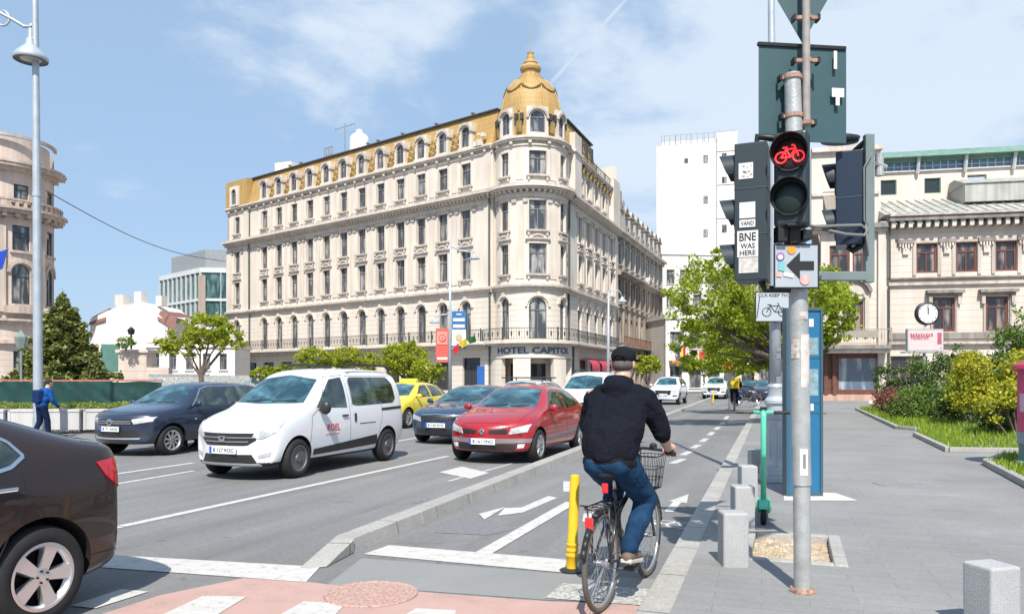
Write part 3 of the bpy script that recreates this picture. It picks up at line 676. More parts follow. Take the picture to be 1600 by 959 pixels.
# roof deck
z = mt+.06
rp = [FL(0, -1, z), FL(LL, -1, z), FL(LL, -1, z)+dB*.55, FR(10.0, -1.0, z)+(FL(0, 0, 0)-FR(0, 0, 0))*0, FR(0, -1, z)]
mans.add(rp, [(4, 3, 2, 1, 0)], 3)
# gently rising roof behind eave
mans.add([FL(0, -1, z+.05), FL(LL, -1, z+.05), FL(LL-2, -5, z+1.1), FL(2, -5, z+1.1)], [(3, 2, 1, 0)], 3)
# tower top
def tl(prof, mb, mi=0, n=40): mb.lathe(prof, n, mi, Matrix.Translation(W(*Tc)))
dome = MB()
tl([(2.72, 21.1), (2.74, 22.2), (2.72, 23.0), (2.62, 23.8), (2.42, 24.7), (2.12, 25.5), (1.75, 26.1), (1.35, 26.5), (1.1, 26.62)], dome)
for k in range(8):           # ribs
    th = 2*pi*k/8+.4
    pts = [W(Tc[0]+r_*cos(th), Tc[1]+r_*sin(th), z_) for r_, z_ in ((2.72, 23.3), (2.63, 23.9), (2.43, 24.7), (2.13, 25.5), (1.76, 26.1), (1.3, 26.55))]
    dome.tube(pts, .09, 6)
    for kk in range(6):      # garland under the lantern
        pass
for k in range(8):
    th0 = 2*pi*k/8+.4
    pts = []
    for i in range(9):
        t = i/8; th = th0+t*2*pi/8; zz = 25.75-.5*sin(pi*t); r_ = 2.12+.10*sin(pi*t)
        pts.append(W(Tc[0]+r_*cos(th), Tc[1]+r_*sin(th), zz))
    dome.tube(pts, .10, 6, 1)
lan = MB(); tl([(1.15, 26.55), (1.12, 26.8), (.85, 26.9), (.8, 27.15), (.68, 27.2), (.70, 27.35), (.86, 27.5), (.9, 27.7), (.8, 27.9), (.55, 28.05), (.6, 28.15), (.52, 28.3), (.36, 28.45), (.33, 28.75), (.24, 28.85), (.28, 29.05), (.2, 29.1), (.03, 29.15), (.02, 31.6), (.0, 31.65)], lan, 0, 20)
for k in range(12):
    th = 2*pi*k/12; lan.tube([W(Tc[0]+.84*cos(th), Tc[1]+.84*sin(th), 26.9), W(Tc[0]+.72*cos(th), Tc[1]+.72*sin(th), 27.25)], .05, 5, 1)
for c, w in zip(colsT, (.9, 1.2, .9)):
    F = Arc(Tc, 2.85)
    c_ = c/TR*2.85
    wall(drm, F, c_-w/2-.28, c_+w/2+.28, 21.12, 23.55, [(c_, w, 21.45, 23.2, True)], th=.3, o=.12)
    arch_hood(drm, F, c_, 23.2-w/2, w/2+.1, .2, -.1, .28, 1)
    window(hotel, F, c_, -.08, 21.45, w, 1.75, True, winfb, wing, name='dormer_window')
for th in (-20, -72, 36, 84):
    F = Arc(Tc, 2.85)
    for sx in (-.22, .22): fbox(dome, F, R(th)*2.85+sx-.13, R(th)*2.85+sx+.13, -.1, .22, 22.5, 23.0, 2)
    fbox(dome, F, R(th)*2.85-.22, R(th)*2.85+.22, -.1, .14, 21.5, 22.5, 1)
dome.build('dome', [ochre, ochred, darkroof], hotel, HO, smooth=True, autos=40)
lan.build('lantern', [ochre, ochred], hotel, HO, smooth=True, autos=35)
wl.build('wall', [cream, creamr], hotel, HO); tm.build('moulding', [trim, greytrim, ochre], hotel, HO)
rl.build('balcony_railing', ironm, hotel, HO); mans.build('mansard_roof', [ochre, darkroof, ochred, mat('roof_sheet', (.42, .41, .36), .6)], hotel, HO)
drm.build('dormer', [trim, greytrim], hotel, HO)
# roof clutter
rc = MB()
p = FL(33.0, -3, 0)
rc.cbox((p.x, p.y, 25.0), (2.2, 1.4, 1.6)); 
rc.build('roof_shed', cream, hotel, HO)
def rooftank():
    p = FL(20.5, -3.0, 0); t = MB(); t.lathe([(1.0, 24.2), (1.0, 26.2), (.8, 26.5), (.35, 26.8), (.3, 27.1), (0.01, 27.12)], 16, 0, Matrix.Translation((p.x, p.y, 0)))
    t.build('roof_tank', mat('white_metal', (.7, .7, .7), .5), hotel, HO)
    t = MB(); p2 = FL(22.8, -3, 0); t.tube([(p2.x, p2.y, 24.1), (p2.x, p2.y, 28.3)], .05, 6)
    for z_, l in ((27.9, 1.6), (25.2, 2.6)):
        t.tube([FL(22.8-l, -3, z_), FL(22.8+l, -3, z_)], .035, 5)
        for k in range(6): q = FL(22.8-l+l*2*k/5, -3, z_); t.tube([(q.x, q.y, z_-.2), (q.x, q.y, z_+.25)], .02, 4)
    q = FL(25.2, -2.5, 0)
    for k in range(5):
        q = FL(24.2+k*.35, -2.5, 0); t.tube([(q.x, q.y, 24.1), (q.x, q.y, 26.0)], .05, 5)
    t.tube([FL(24.2, -2.5, 26.0), FL(25.6, -2.5, 26.0)], .05, 5); t.tube([FL(24.2, -2.5, 25.2), FL(25.6, -2.5, 25.2)], .05, 5)
    for x in (4, 8.5, 13, 16.5, 18, 29, 31): q = FL(x, -2, 0); t.tube([(q.x, q.y, 24.1), (q.x, q.y, 25.0)], .1, 6); t.lathe([(.25, 25.0), (.02, 25.2)], 8, 0, Matrix.Translation((q.x, q.y, 0)))
    t.build('roof_antenna', mat('antenna_grey', (.22, .22, .23), .5), hotel, HO)
rooftank()
# red awning on the street side is its own part
aw = MB()
for i in range(3):
    c = 5.2+3.4*i
    for k in range(6):
        t0, t1 = R(90-k*15), R(90-(k+1)*15)
        for (xa, xb) in ((c-1.3, c+1.3),):
            aw.add([FR(xa, .1+cos(t0)*1.1, 2.5+sin(t0)*.9), FR(xb, .1+cos(t0)*1.1, 2.5+sin(t0)*.9), FR(xb, .1+cos(t1)*1.1, 2.5+sin(t1)*.9), FR(xa, .1+cos(t1)*1.1, 2.5+sin(t1)*.9)], [(0, 1, 2, 3)])
    fbox(aw, FR, c-1.3, c+1.3, 1.19, 1.21, 2.25, 2.5)
aw.build('awning', mat('awning_red', (.5, .05, .09), .7), hotel, HO)

# ------------------------------------------------------------------ darker terrace building beyond the hotel
t2 = empty('terrace_building', FR(30, 0, 0), 0, 'soot-stained town building with grey dormers continuing the street beyond the hotel', 'building')
TO = Vector(t2.location)
sooty = stone('sooty_stone', (.36, .30, .245), var=.25, stain=.4); palest = stone('grey_stone', (.50, .46, .41), var=.15, stain=.3)
wl = MB(); tm = MB(); F = FR; x0, x1 = RL+.02, 42.5
cols = [x0+1.6+2.75*k for k in range(9)]
for z0, z1, zb, zt, arch, mi in ((0, 5.0, .4, 3.8, False, 0), (5.0, 9.1, 5.4, 8.2, True, 0), (9.1, 13.0, 9.6, 12.2, False, 0), (13.0, 17.0, 13.7, 16.0, False, 1)):
    ops = [(c, 1.5 if z0 < 5 else 1.15, zb, zt, arch) for c in cols]
    wall(wl, F, x0, x1, z0, z1, ops, mi=mi)
    for c, w, a, b, ar in ops:
        window(t2, F, c, -.25, a, w, b-a, ar, winf, wing)
        fbox(tm, F, c-w/2-.2, c+w/2+.2, 0, .25, a-.15, a, 0)
        if not ar and z0 > 4: fbox(tm, F, c-w/2-.2, c+w/2+.2, 0, .3, b+.2, b+.35, 0)
    for c in cols: fbox(tm, F, c+1.1, c+1.6, 0, .2, z0, z1-.3, mi)
fbox(tm, F, x0, x1, 0, .8, 12.75, 13.0, 0); fbox(tm, F, x0, x1, 0, .55, 12.5, 12.75, 0); fbox(tm, F, x0, x1, 0, .85, 16.93, 17.2, 1); fbox(tm, F, x0, x1, 0, .5, 16.6, 16.93, 1); fbox(tm, F, x0, x1, 0, .9, 4.9, 5.1, 0)
arch_hood(tm, F, cols[5], 13.0, .7, .35, 0, .6, 1)
roofm = mat('zinc_roof', (.22, .24, .25), .45, var=.2)
rf = MB(); fslope(rf, F, x0, x1, -.5, 0, -2.0, -1.6, 17.2, 20.2, 0); fbox(rf, F, x0, x1, -9, -1.6, 20.0, 20.3)
for i, c in enumerate(cols[:9]):
    fbox(tm, F, c-.8, c+.8, -1.4, .05, 17.2, 19.6, 1); fbox(tm, F, c-.95, c+.95, -1.4, .3, 19.6, 19.8, 0); arch_hood(tm, F, c, 19.7, .55, .25, -.6, .2, 1)
    window(t2, F, c, .06, 17.5, .9, 1.7, False, winf, wing, name='dormer_window')
for x in (18.3, 19.6): fbox(rf, F, x, x+.9, -1.2, .2, 17.2, 21.6 if x < 19 else 20.8, 1)
railing(rl2 := MB(), F, x0, x1, .85, 5.1, .9, .2)
wl.add([F(x1, 0, 0), F(x1, -14, 0), F(x1, -14, 20), F(x1, 0, 20)], [(0, 1, 2, 3)])
wl.build('wall', [sooty, palest], t2, TO); tm.build('moulding', [sooty, palest], t2, TO); rf.build('roof', [roofm, palest], t2, TO); rl2.build('balcony_railing', mat('rail_rust', (.2, .09, .06), .7), t2, TO)
# ------------------------------------------------------------------ other buildings
def simple_block(name, label, cat, F, length, depth, z1, rows, cols, wm, frame, gm, w=1.2, th=.3, roofm_=None, group=None, sills=True, name_w='window'):
    t = empty(name, F(length/2, 0, 0), 0, label, cat, group); O = Vector(t.location); wl = MB(); tm = MB()
    zs = [r[0] for r in rows]+[z1]
    for i, (z0, zb, zt) in enumerate(rows):
        ops = [(c, w, zb, zt, False) for c in cols]
        wall(wl, F, 0, length, z0, zs[i+1], ops, th)
        for c in cols:
            window(t, F, c, -.2, zb, w, zt-zb, False, frame, gm, name=name_w)
            if sills: fbox(tm, F, c-w/2-.1, c+w/2+.1, 0, .12, zb-.1, zb)
    wl.add([F(0, 0, 0), F(0, -depth, 0), F(length, -depth, 0), F(length, 0, 0), F(0, 0, z1), F(0, -depth, z1), F(length, -depth, z1), F(length, 0, z1)], [(0, 1, 5, 4), (1, 2, 6, 5), (2, 3, 7, 6)])
    fbox(wl, F, -.15, length+.15, -depth-.15, .15, z1, z1+.35)
    wl.build('wall', wm, t, O)
    if tm.v: tm.build('window_sill', wm, t, O)
    return t, O
# tall white tower block at the end of the street
Dt = 165
F = Flat(Q(1026, 590, Dt)-Vector((0, 0, 1.6)), WD(1, -.26), WD(-.26, -1))
tall = empty('tower_block', F(9, 0, 0), 0, 'tall blank white apartment tower rising behind the street trees', 'building'); O = Vector(tall.location)
white = stone('tower_white', (.74, .70, .66), groove=3.1, gcol=.93, var=.05, vscale=.1, stain=.08)
mb = MB(); 
fbox(mb, F, 0, 12.5, -12, 0, 0, 51.2); fbox(mb, F, 12.5, 16.6, -12, .6, 0, 53.0); fbox(mb, F, 1, 13, -11, -1, 51.2, 52.3)
for z_ in (28, 35, 42, 49): fbox(mb, F, 12.5, 16.8, -.0, .75, z_, z_+.25)
mb.build('wall', white, tall, O)
for k in range(5):
    for x in (9.6, ):
        window(tall, F, x+.6, .03, 45.5-k*7.1+(0 if k else 1.5), .9, 1.6, False, winf, wing, mull=0, trans=1)
window(tall, F, 6.2, .03, 47.2, .8, 1.0, False, winf, wing, mull=0, trans=1)
for k in range(6): window(tall, F, 14.0, .63, 22+k*5, 1.0, 1.6, False, winf, wing, mull=0, trans=1)
mb = MB(); railing(mb, F, 1, 16, -.8, 51.6, 2.0, 1.1, t=.12); mb.build('roof_railing', MATS['antenna_grey'], tall, O)
# apartment houses closing the street
pw = stone('pale_plaster', (.66, .63, .59), var=.06, stain=.12); pw2 = stone('warm_plaster', (.60, .54, .46), var=.08, stain=.15)
F = Flat(Q(1034, 590, 118)-Vector((0, 0, 1.6)), WD(1, .12), WD(.12, -1))
simple_block('apartment_house', 'pale five-storey house with rows of windows at the end of the street', 'building', F, 11.5, 10, 20.5,
    [(0, .5, 3.6), (4.4, 5.6, 7.6), (8, 9, 11.0), (11.4, 12.4, 14.4), (15, 16, 18.2)], [1.4+2.15*k for k in range(5)], pw, winf, wing, w=1.25)
F = Flat(Q(1150, 590, 105)-Vector((0, 0, 1.6)), WD(1, -.1), WD(-.1, -1))
simple_block('apartment_house', 'warm grey house behind the street trees right of the pale one', 'building', F, 13, 10, 17.0,
    [(0, .5, 3.4), (4.4, 5.6, 7.6), (8, 9, 11.0), (11.4, 12.4, 14.4)], [1.4+2.3*k for k in range(5)], pw2, winf, wing, w=1.3)
F = Flat(Q(1040, 590, 90)-Vector((0, 0, 1.6)), WD(1, .2), WD(.2, -1))
sh, O = simple_block('corner_shop_building', 'low white corner shop with flags at the far end of the street', 'building', F, 7.4, 8, 8.5, [(0, .4, 3.0), (4.2, 5.0, 7.0)], [1.3, 3.7, 6.1], white, winf, wing, w=1.5)
mb = MB(); fbox(mb, F, .4, 6.9, 0, .9, 3.3, 3.6); mb.build('awning', mat('orange_awning', (.6, .2, .06), .7), sh, O)
mb = MB(); fbox(mb, F, 4.2, 6.9, .02, .15, 3.9, 4.7); mb.build('shop_sign', mat('sign_red', (.62, .04, .04), .5), sh, O)
fl = MB(); q = F(1.2, 1.0, 5.0); fl.tube([F(1.2, 0, 4.0), F(1.0, 1.2, 5.6)], .04, 6, 0)
for i, c in enumerate((1, 2, 3)): fl.add([F(1.0+i*.35, 1.1, 5.5), F(1.35+i*.35, 1.05, 5.4), F(1.35+i*.35, 1.0, 3.9), F(1.0+i*.35, 1.08, 4.0)], [(0, 1, 2, 3)], c)
blue = mat('flag_blue', (.01, .05, .38), .7); yel = mat('flag_yellow', (.75, .55, .02), .7); redf = mat('flag_red', (.55, .02, .03), .7)
tag(fl.build('flag', [MATS['antenna_grey'], blue, yel, redf]), 'blue yellow and red tricolour flag on the low white corner shop', 'flag')

# pale ornate building closing the pavement on the right
rb = stone('rb_wall', (.64, .55, .475), groove=.42, gcol=.78, var=.06, stain=.1); rbp = stone('rb_plain', (.66, .57, .50), var=.06, stain=.1); rbt = stone('rb_trim', (.27, .24, .22), var=.2, stain=.3)
rt = stone('rb_pale_trim', (.62, .54, .48), var=.08, stain=.2)
rdir = Vector((5, -1, 0)).normalized()
P0 = W((1385-800)/1200*50, 50)
F = Flat(P0, WD(rdir.x, rdir.y), WD(-.1961, -.9806))
pal = empty('ornate_building', P0, 0, 'pale pink ornate building with red-brown windows and grey metal roof behind the garden', 'building'); O = P0
redw = mat('window_wood_red', (.15, .05, .035), .5); rg = glass_mat('rb_glass', (.03, .03, .035), (.30, .24, .22))
def SX(px):                       # distance along facade for an image column
    q = (px-800)/1200; c0 = (1385-800)/1200*50; dx, dy = rdir.x, rdir.y
    return (q*50-c0)/(dx-q*dy)
wl = MB(); tm = MB(); XR = SX(1790); XL = SX(1283)
lo = [SX(p) for p in (1475, 1558, 1640, 1722)]; hi = [SX(p) for p in (1448, 1510, 1572, 1633, 1695, 1757)]
# right wing
wall(wl, F, 0, XR, 0, 3.9, [(SX(1420)+k*3.4, 2.2, .4, 3.0, False) for k in range(4)], mi=0)
for k in range(4): window(pal, F, SX(1420)+k*3.4, -.2, .4, 2.2, 2.6, False, redw, rg, name='shop_window')
wall(wl, F, 0, XR, 3.9, 7.55, [(c, 1.3, 4.55, 6.75, False) for c in lo], mi=0)
wall(wl, F, 0, XR, 7.55, 11.3, [(c, 1.25, 8.35, 10.25, False) for c in hi], mi=0)
for c in lo:
    window(pal, F, c, -.15, 4.55, 1.3, 2.2, False, redw, rg, fw=.13); fbox(tm, F, c-1.1, c+1.1, 0, .45, 7.0, 7.2, 0); fbox(tm, F, c-.95, c+.95, 0, .3, 6.86, 7.0, 0)
    for s in (-1, 1): fbox(tm, F, c+s*.85-.1, c+s*.85+.1, 0, .25, 6.3, 6.86, 1); fbox(tm, F, c+s*.75-.06, c+s*.75+.06, 0, .1, 4.5, 6.86, 1)
for c in hi:
    window(pal, F, c, -.15, 8.35, 1.25, 1.9, False, redw, rg, fw=.13); fbox(tm, F, c-.75, c+.75, 0, .1, 10.27, 10.42, 1)
    fbox(tm, F, c-.85, c-.64, 0, .08, 8.2, 10.27, 1); fbox(tm, F, c+.64, c+.85, 0, .08, 8.2, 10.27, 1)
for a, b in zip([hi[0]-2.55]+hi[:-1], hi):
    m_ = (a+b)/2; fbox(tm, F, m_-.5, m_+.5, 0, .22, 10.25, 10.5, 0)
    for i in range(5): fbox(tm, F, m_-.4+i*.17, m_-.3+i*.17, 0, .2, 10.05-abs(2-i)*.0-.25*(2-abs(2-i))*.4, 10.25, 2)
    fbox(tm, F, m_-.18, m_+.18, 0, .16, 9.55, 9.95, 2)
fbox(tm, F, .1, XR, 0, .2, 7.55, 7.75, 1); fbox(tm, F, .1, XR, 0, .28, 7.95, 8.05, 0); fbox(tm, F, .1, XR, 0, .15, 4.1, 4.5, 0); fbox(tm, F, .1, XR, 0, .3, 3.75, 3.9, 1)
fbox(tm, F, 0, XR, 0, .5, 11.3, 11.45, 0); fbox(tm, F, 0, XR, 0, .85, 11.62, 11.9, 0); fbox(tm, F, 0, XR, 0, .95, 11.9, 12.02, 1)
n = int(XR/.5)
for i in range(n): x = (i+.5)*XR/n; fbox(tm, F, x-.12, x+.12, .0, .7, 11.2, 11.62, 2)
# metal roof, upper storey, glazing band, green roof
zm = stone('zinc_seams', (.42, .42, .38), var=.12, vscale=1.2, stain=.25, rough=.5)
rf = MB(); fslope(rf, F, -.3, XR, -.4, .9, -4.4, -4.0, 12.02, 13.9, 0)
for i in range(26): x = i*XR/26; fslope(rf, F, x, x+.06, .7, .82, -4.08, -3.96, 12.10, 13.96, 0)
fbox(rf, F, SX(1520), XR, -3.9, -1.3, 13.1, 14.3, 0); fslope(rf, F, SX(1518), XR, -3.9, -1.2, -4.3, -3.0, 14.3, 14.95, 0)
F2 = Flat(F(0, -4.0, 0), F.t, F.n)
wall(wl, F2, -.5, XR, 12.6, 15.9, [(SX(p)*1.08+.1, 1.05, 14.35, 15.4, False) for p in (1411, 1480)]+[(SX(1552)*1.08, 1.2, 14.9, 15.5, False)], mi=1)
gw = mat('green_window', (.05, .16, .13), .5)
for p in (1411, 1480): window(pal, F2, SX(p)*1.08+.1, -.1, 14.35, 1.05, 1.05, False, gw, MATS['shop_glass'], name='attic_window', mull=0, trans=1)
gb = MB(); fbox(gb, F2, -.5, XR, -.3, .1, 15.95, 16.5, 0); gb.build('glazing_band', mat('blue_glazing', (.10, .20, .30), .15), pal, O)
gm_ = MB(); fbox(gm_, F2, -.6, XR, -.3, .16, 15.88, 15.96, 0); fbox(gm_, F2, -.6, XR, -.3, .17, 16.2, 16.25, 0)
for i in range(30): x = i*XR/30; fbox(gm_, F2, x, x+.07, 0, .14, 15.95, 16.5, 0)
for i in range(7): x = i*3.0; gm_.tube([F2(x, .2, 15.7), F2(x, .55, 16.9)], .12, 6)
gm_.build('glazing_bars', mat('pale_metal', (.5, .52, .53), .4), pal, O)
gr = MB(); fslope(gr, F2, -1, XR, -6, .8, -6, -.6, 16.75, 17.5, 0); fbox(gr, F2, -1, XR, -4, .3, 16.5, 16.75, 0); gr.build('green_roof', stone('copper_green', (.16, .27, .22), var=.15, stain=.2, rough=.6), pal, O)
# left wing with balcony and brown shopfront
XB = .15
wall(wl, F, XL, -.55, 3.55, 7.55, [(SX(1333), 1.25, 4.35, 6.6, False)], mi=0)
wall(wl, F, XL, -.55, 7.55, 11.3, [(SX(1312), 1.25, 8.35, 10.3, False), (SX(1348), 1.25, 8.35, 10.3, False)], mi=1)
fbox(tm, F, -.55, -.1, -.35, .25, 0, 11.2, 2); fbox(tm, F, -.1, .02, -.35, .02, 0, 11.3, 2)
wall(wl, F, XL-.5, -.2, 11.3, 16.6, [(SX(1300), .9, 12.6, 14.0, False)], mi=1, o=-.6); fbox(tm, F, XL-.5, 0, -.6, .6, 11.3, 11.6, 0); fbox(tm, F, XL-.5, 0, -.4, .3, 11.1, 11.3, 2)
fbox(tm, F, XL-.5, -.1, -.9, -.3, 16.6, 16.9, 2); fbox(tm, F, XL-.5, -.3, -.6, -.45, 13.7, 13.9, 2)
c = SX(1333); window(pal, F, c, -.15, 4.35, 1.25, 2.25, False, redw, rg, fw=.13); arch_hood(tm, F, c, 7.0, .95, .22, 0, .35, 0, 8, R(12), R(168)); arch_hood(tm, F, c, 7.0, .0, .7, 0, .12, 2, 8, R(5), R(175)); fbox(tm, F, c-.95, c+.95, 0, .15, 6.75, 6.95, 2)
for s in (-1, 1): fbox(tm, F, c+s*.8-.12, c+s*.8+.12, 0, .2, 4.4, 6.75, 2)
for p in (1312, 1348): window(pal, F, SX(p), -.15, 8.35, 1.25, 1.95, False, redw, rg, fw=.13)
fbox(tm, F, XL-.4, -.1, 0, 1.6, 3.45, 3.7, 0); fbox(tm, F, XL-.4, -.1, 0, 1.4, 3.2, 3.45, 2)
rl = MB(); railing(rl, F, XL-.3, -.1, 1.5, 3.7, 1.0, .16); fbox(rl, F, SX(1300), SX(1362), 1.52, 1.6, 4.15, 4.6); rl.build('balcony_railing', mat('rail_beige', (.30, .27, .22), .6), pal, O)
sf = MB(); wood = mat('shop_wood', (.13, .05, .035), .5, var=.3, vscale=4)
wall(sf, F, XL, -.1, 0, 3.3, [(SX(1341), 2.5, .75, 2.95, False)], mi=0); fbox(sf, F, XL, -.1, 0, .1, .0, .5, 1)
for x in (SX(1290), SX(1303), SX(1374)): fbox(sf, F, x-.12, x+.12, 0, .16, .5, 3.2, 0)
sf.build('shop_front', [wood, stone('pink_plinth', (.5, .33, .27))], pal, O)
window(pal, F, SX(1341), -.1, .75, 2.5, 2.2, False, redw, glass_mat('curtain_glass', (.10, .14, .20), (.38, .42, .46)), name='shop_window', mull=0, trans=1)
dp = MB(); dp.tube([F(.12, .15, 0), F(.12, .15, 7.5)], .07, 6); dp.tube([F(.12, .32, 8.0), F(.12, .32, 11.3)], .07, 6); dp.build('drain_pipe', pipem, pal, O)
wl.add([F(XR, 0, 0), F(XR, -16, 0), F(XR, -16, 15), F(XR, 0, 15)], [(0, 1, 2, 3)], 1); wl.add([F(XL-.5, -.6, 0), F(XL+7, -16, 0), F(XL+7, -16, 16.6), F(XL-.5, -.6, 16.6)], [(0, 1, 2, 3)], 1)
wl.build('wall', [rb, rbp], pal, O); tm.build('moulding', [rbt, stone('rb_mid_trim', (.5, .43, .38)), rt], pal, O); rf.build('metal_roof', zm, pal, O)

# pinkish bank building with rounded corner, far left
pk = stone('pink_stone', (.60, .49, .42), groove=.5, gcol=.8, var=.08, stain=.12); pkp = stone('pink_plain', (.62, .51, .44), var=.08, stain=.15); pkt = stone('pink_trim', (.55, .45, .385), var=.15, stain=.25)
Cb = ((-4-800)/1200*62-2.5, 66.0); RB = 4.0
FB = Arc(Cb, RB); F0 = Flat(W(Cb[0]-30, Cb[1]-RB-.0), WD(1, 0), WD(0, -1))
bank = empty('bank_building', W(*Cb), 0, 'pink stone building with rounded corner and stepped cornices at far left', 'building'); O = Vector(bank.location)
wl = MB(); tm = MB(); dkg = mat('window_frame_dark', (.04, .07, .07), .5)
for F, x0, x1, cols in ((FB, 0, R(120)*RB, [R(12)*RB, R(56)*RB, R(101)*RB]), (F0, 0, 30, [30-2.2-4.2*k for k in range(6)])):
    for z0, z1, zb, zt, w, ar, mi in ((0, 4.6, .8, 3.8, 1.2, False, 0), (4.6, 11.6, 7.7, 11.0, 1.45, True, 0), (11.6, 15.2, 12.1, 14.2, 1.35, False, 1), (15.2, 18.6, 16.2, 17.6, 1.15, False, 1)):
        ops = [(c, w, zb, zt, ar) for c in cols]; wall(wl, F, x0, x1, z0, z1, ops, mi=mi)
        for c in cols:
            window(bank, F, c, -.2, zb, w, zt-zb, ar, dkg, wing)
            if ar: arch_hood(tm, F, c, zt-w/2, w/2+.1, .28, 0, .18, 0); fbox(tm, F, c-1.3, c+1.3, 0, .6, 6.9, 7.5); 
            fbox(tm, F, c-w/2-.2, c+w/2+.2, 0, .2, zb-.2, zb)
    for z_, h, o_ in ((4.4, .3, .4), (6.0, .25, .3), (6.25, .2, .5), (14.2+.6, .3, .35), (15.1, .25, .9), (15.35, .2, 1.1), (18.6, .3, .4), (18.9, .25, .9), (19.15, .2, 1.0), (21.4, .25, .25)):
        fbox(tm, F, x0, x1, 0, o_, z_, z_+h)
    n = int((x1-x0)/.7)
    for i in range(n): x = x0+(i+.5)*(x1-x0)/n; fbox(tm, F, x-.14, x+.14, 0, .75, 14.8, 15.1, 0, 1)
    wall(wl, F, x0, x1, 19.35, 21.4, [], mi=1, o=-.3)
    n = int((x1-x0)/.5)
    for i in range(n): x = x0+(i+.5)*(x1-x0)/n; fbox(tm, F, x-.1, x+.1, .5, .7, 15.55, 16.1, 0, 1)
    fbox(tm, F, x0, x1, .45, .75, 16.1, 16.25)
for a in (34, 79): fbox(tm, FB, R(a)*RB-.4, R(a)*RB+.4, 0, .2, 7, 14.6)
wl.add([W(Cb[0]+3.6, Cb[1]+1.8, 0), W(Cb[0]-6, Cb[1]+14, 0), W(Cb[0]-6, Cb[1]+14, 21.4), W(Cb[0]+3.6, Cb[1]+1.8, 21.4)], [(0, 1, 2, 3)], 1)
z = 21.5; wl.add([W(Cb[0]-30, Cb[1]-3.6, z), W(Cb[0]+1.6, Cb[1]-3.2, z), W(Cb[0]+3.4, Cb[1], z), W(Cb[0]-6, Cb[1]+14, z), W(Cb[0]-30, Cb[1]+14, z)], [(0, 1, 2, 3, 4)], 1)
wl.build('wall', [pk, pkp], bank, O); tm.build('moulding', pkt, bank, O)
# glass office block behind
D0 = 120
cr = W((312-800)/1200*D0, D0)
FLo = Flat(cr, WD(-1, .95), WD(-.95, -1)); FRo = Flat(cr, WD(1, .12), WD(.12, -1))
off = empty('office_building', cr, 0, 'glass and white panel office block with grey rooftop storey behind the white gable', 'building'); O = cr
wl = MB(); gl = MB(); fr = MB()
offw = stone('panel_white', (.56, .57, .57), var=.04, stain=.06); brick_c = stone('panel_tan', (.36, .29, .25), var=.08, stain=.1)
LW, RW = 15.5, 16
for F, ln, n in ((FLo, LW, 9), (FRo, RW, 5)):
    for k in range(5):
        z0 = 17.6-4.45*k
        fbox(wl, F, 0, ln, -.3, .0, z0+.45, z0+(1.2 if k == 0 else .85))
    fbox(gl, F, 0, ln, -.5, -.25, 0, 18)
    for i in range(n+1):
        x = i*ln/n; fbox(fr, F, x-.05, x+.05, -.3, .03, 0, 18.2)
fbox(wl, FRo, -.2, .9, -.3, .12, 0, 17.6, 1)
zt = 18.8
pts = [cr, FRo(RW, 0, 0), FRo(RW, 0, 0)+FLo(LW, 0, 0)-cr, FLo(LW, 0, 0)]
wl.add([(p.x, p.y, zt) for p in pts], [(0, 1, 2, 3)])
ins = [p+((pts[0]+pts[2])/2-p)*.18 for p in pts]
wl.prism([(p.x, p.y) for p in ins], zt, 21.8, 2)
wl.build('wall', [offw, brick_c, mat('rooftop_grey', (.25, .27, .28), .6)], off, O)
gl.build('glazing', glass_mat('office_glass', (.035, .085, .085), (.13, .21, .21), .05), off, O); fr.build('mullions', offw, off, O)
# white gabled house (blank gable towards us) and low white house
D0 = 72; a = W((166-800)/1200*D0, D0); b = W((262-800)/1200*D0, D0)
gh = empty('gabled_house', (a+b)/2, 0, 'blank white gable wall with brown tiled roof between conifer and office', 'building'); O = Vector(gh.location)
def zpx(py, D): return 1.6+(590-py)*D/1200
mb = MB(); t = (b-a).normalized(); nb = Vector((t.y, -t.x, 0)); ln = (b-a).length
prof = [(-1.5, 0), (ln, 0), (ln, zpx(503, D0)), (ln*.78, zpx(487, D0)), (ln*.6, zpx(472, D0)), (ln*.2, zpx(478, D0)), (-1.5, zpx(498, D0))]
back = Vector((0, 0, 0))-nb*8
mb.add([a+t*x+Vector((0, 0, z_)) for x, z_ in prof]+[a+t*x+Vector((0, 0, z_))+back for x, z_ in prof], [tuple(range(7)), tuple(range(13, 6, -1))]+[(i, (i+1) % 7, 7+(i+1) % 7, 7+i) for i in range(7)])
mb.build('wall', white, gh, O)
mb = MB()
for p, q in (((ln*.84, zpx(490, D0)), (ln*1.12, zpx(500, D0))), ((-1.6, zpx(500, D0)), (ln*.0, zpx(486, D0)))):
    mb.add([a+t*p[0]-nb*.5+Vector((0, 0, p[1]+.3)), a+t*q[0]-nb*.5+Vector((0, 0, q[1]+.3)), a+t*q[0]-nb*5+Vector((0, 0, q[1]+.5)), a+t*p[0]-nb*5+Vector((0, 0, p[1]+.5)),
            a+t*p[0]+nb*.2+Vector((0, 0, p[1]-.5)), a+t*q[0]+nb*.2+Vector((0, 0, q[1]-.9))], [(0, 1, 2, 3), (4, 5, 1, 0)])
fbm = mb.build('roof', mat('brown_tiles', (.19, .09, .075), .8, var=.2), gh, O)
mb = MB()
c_ = a+t*ln*.3-nb*3; 
for x, w_, h_ in ((.05, 1.0, 1.1), (.35, .8, 1.4), (.7, .7, 1.0)): q = a+t*ln*x-nb*2.5; mb.cbox((q.x, q.y, zpx(475, D0)+h_/2), (w_, w_, h_))
mb.build('chimney', pw, gh, O)
F = Flat(W((228-800)/1200*66, 66), WD(1, .12), WD(.12, -1))
lw, O = simple_block('low_house', 'low white house with small windows and tiled roof beside the hotel', 'building', F, 7.4, 6, 4.2, [(0, 2.3, 3.7)], [.8, 2.2, 3.6, 5.0, 6.4], white, winf, wing, w=.6)
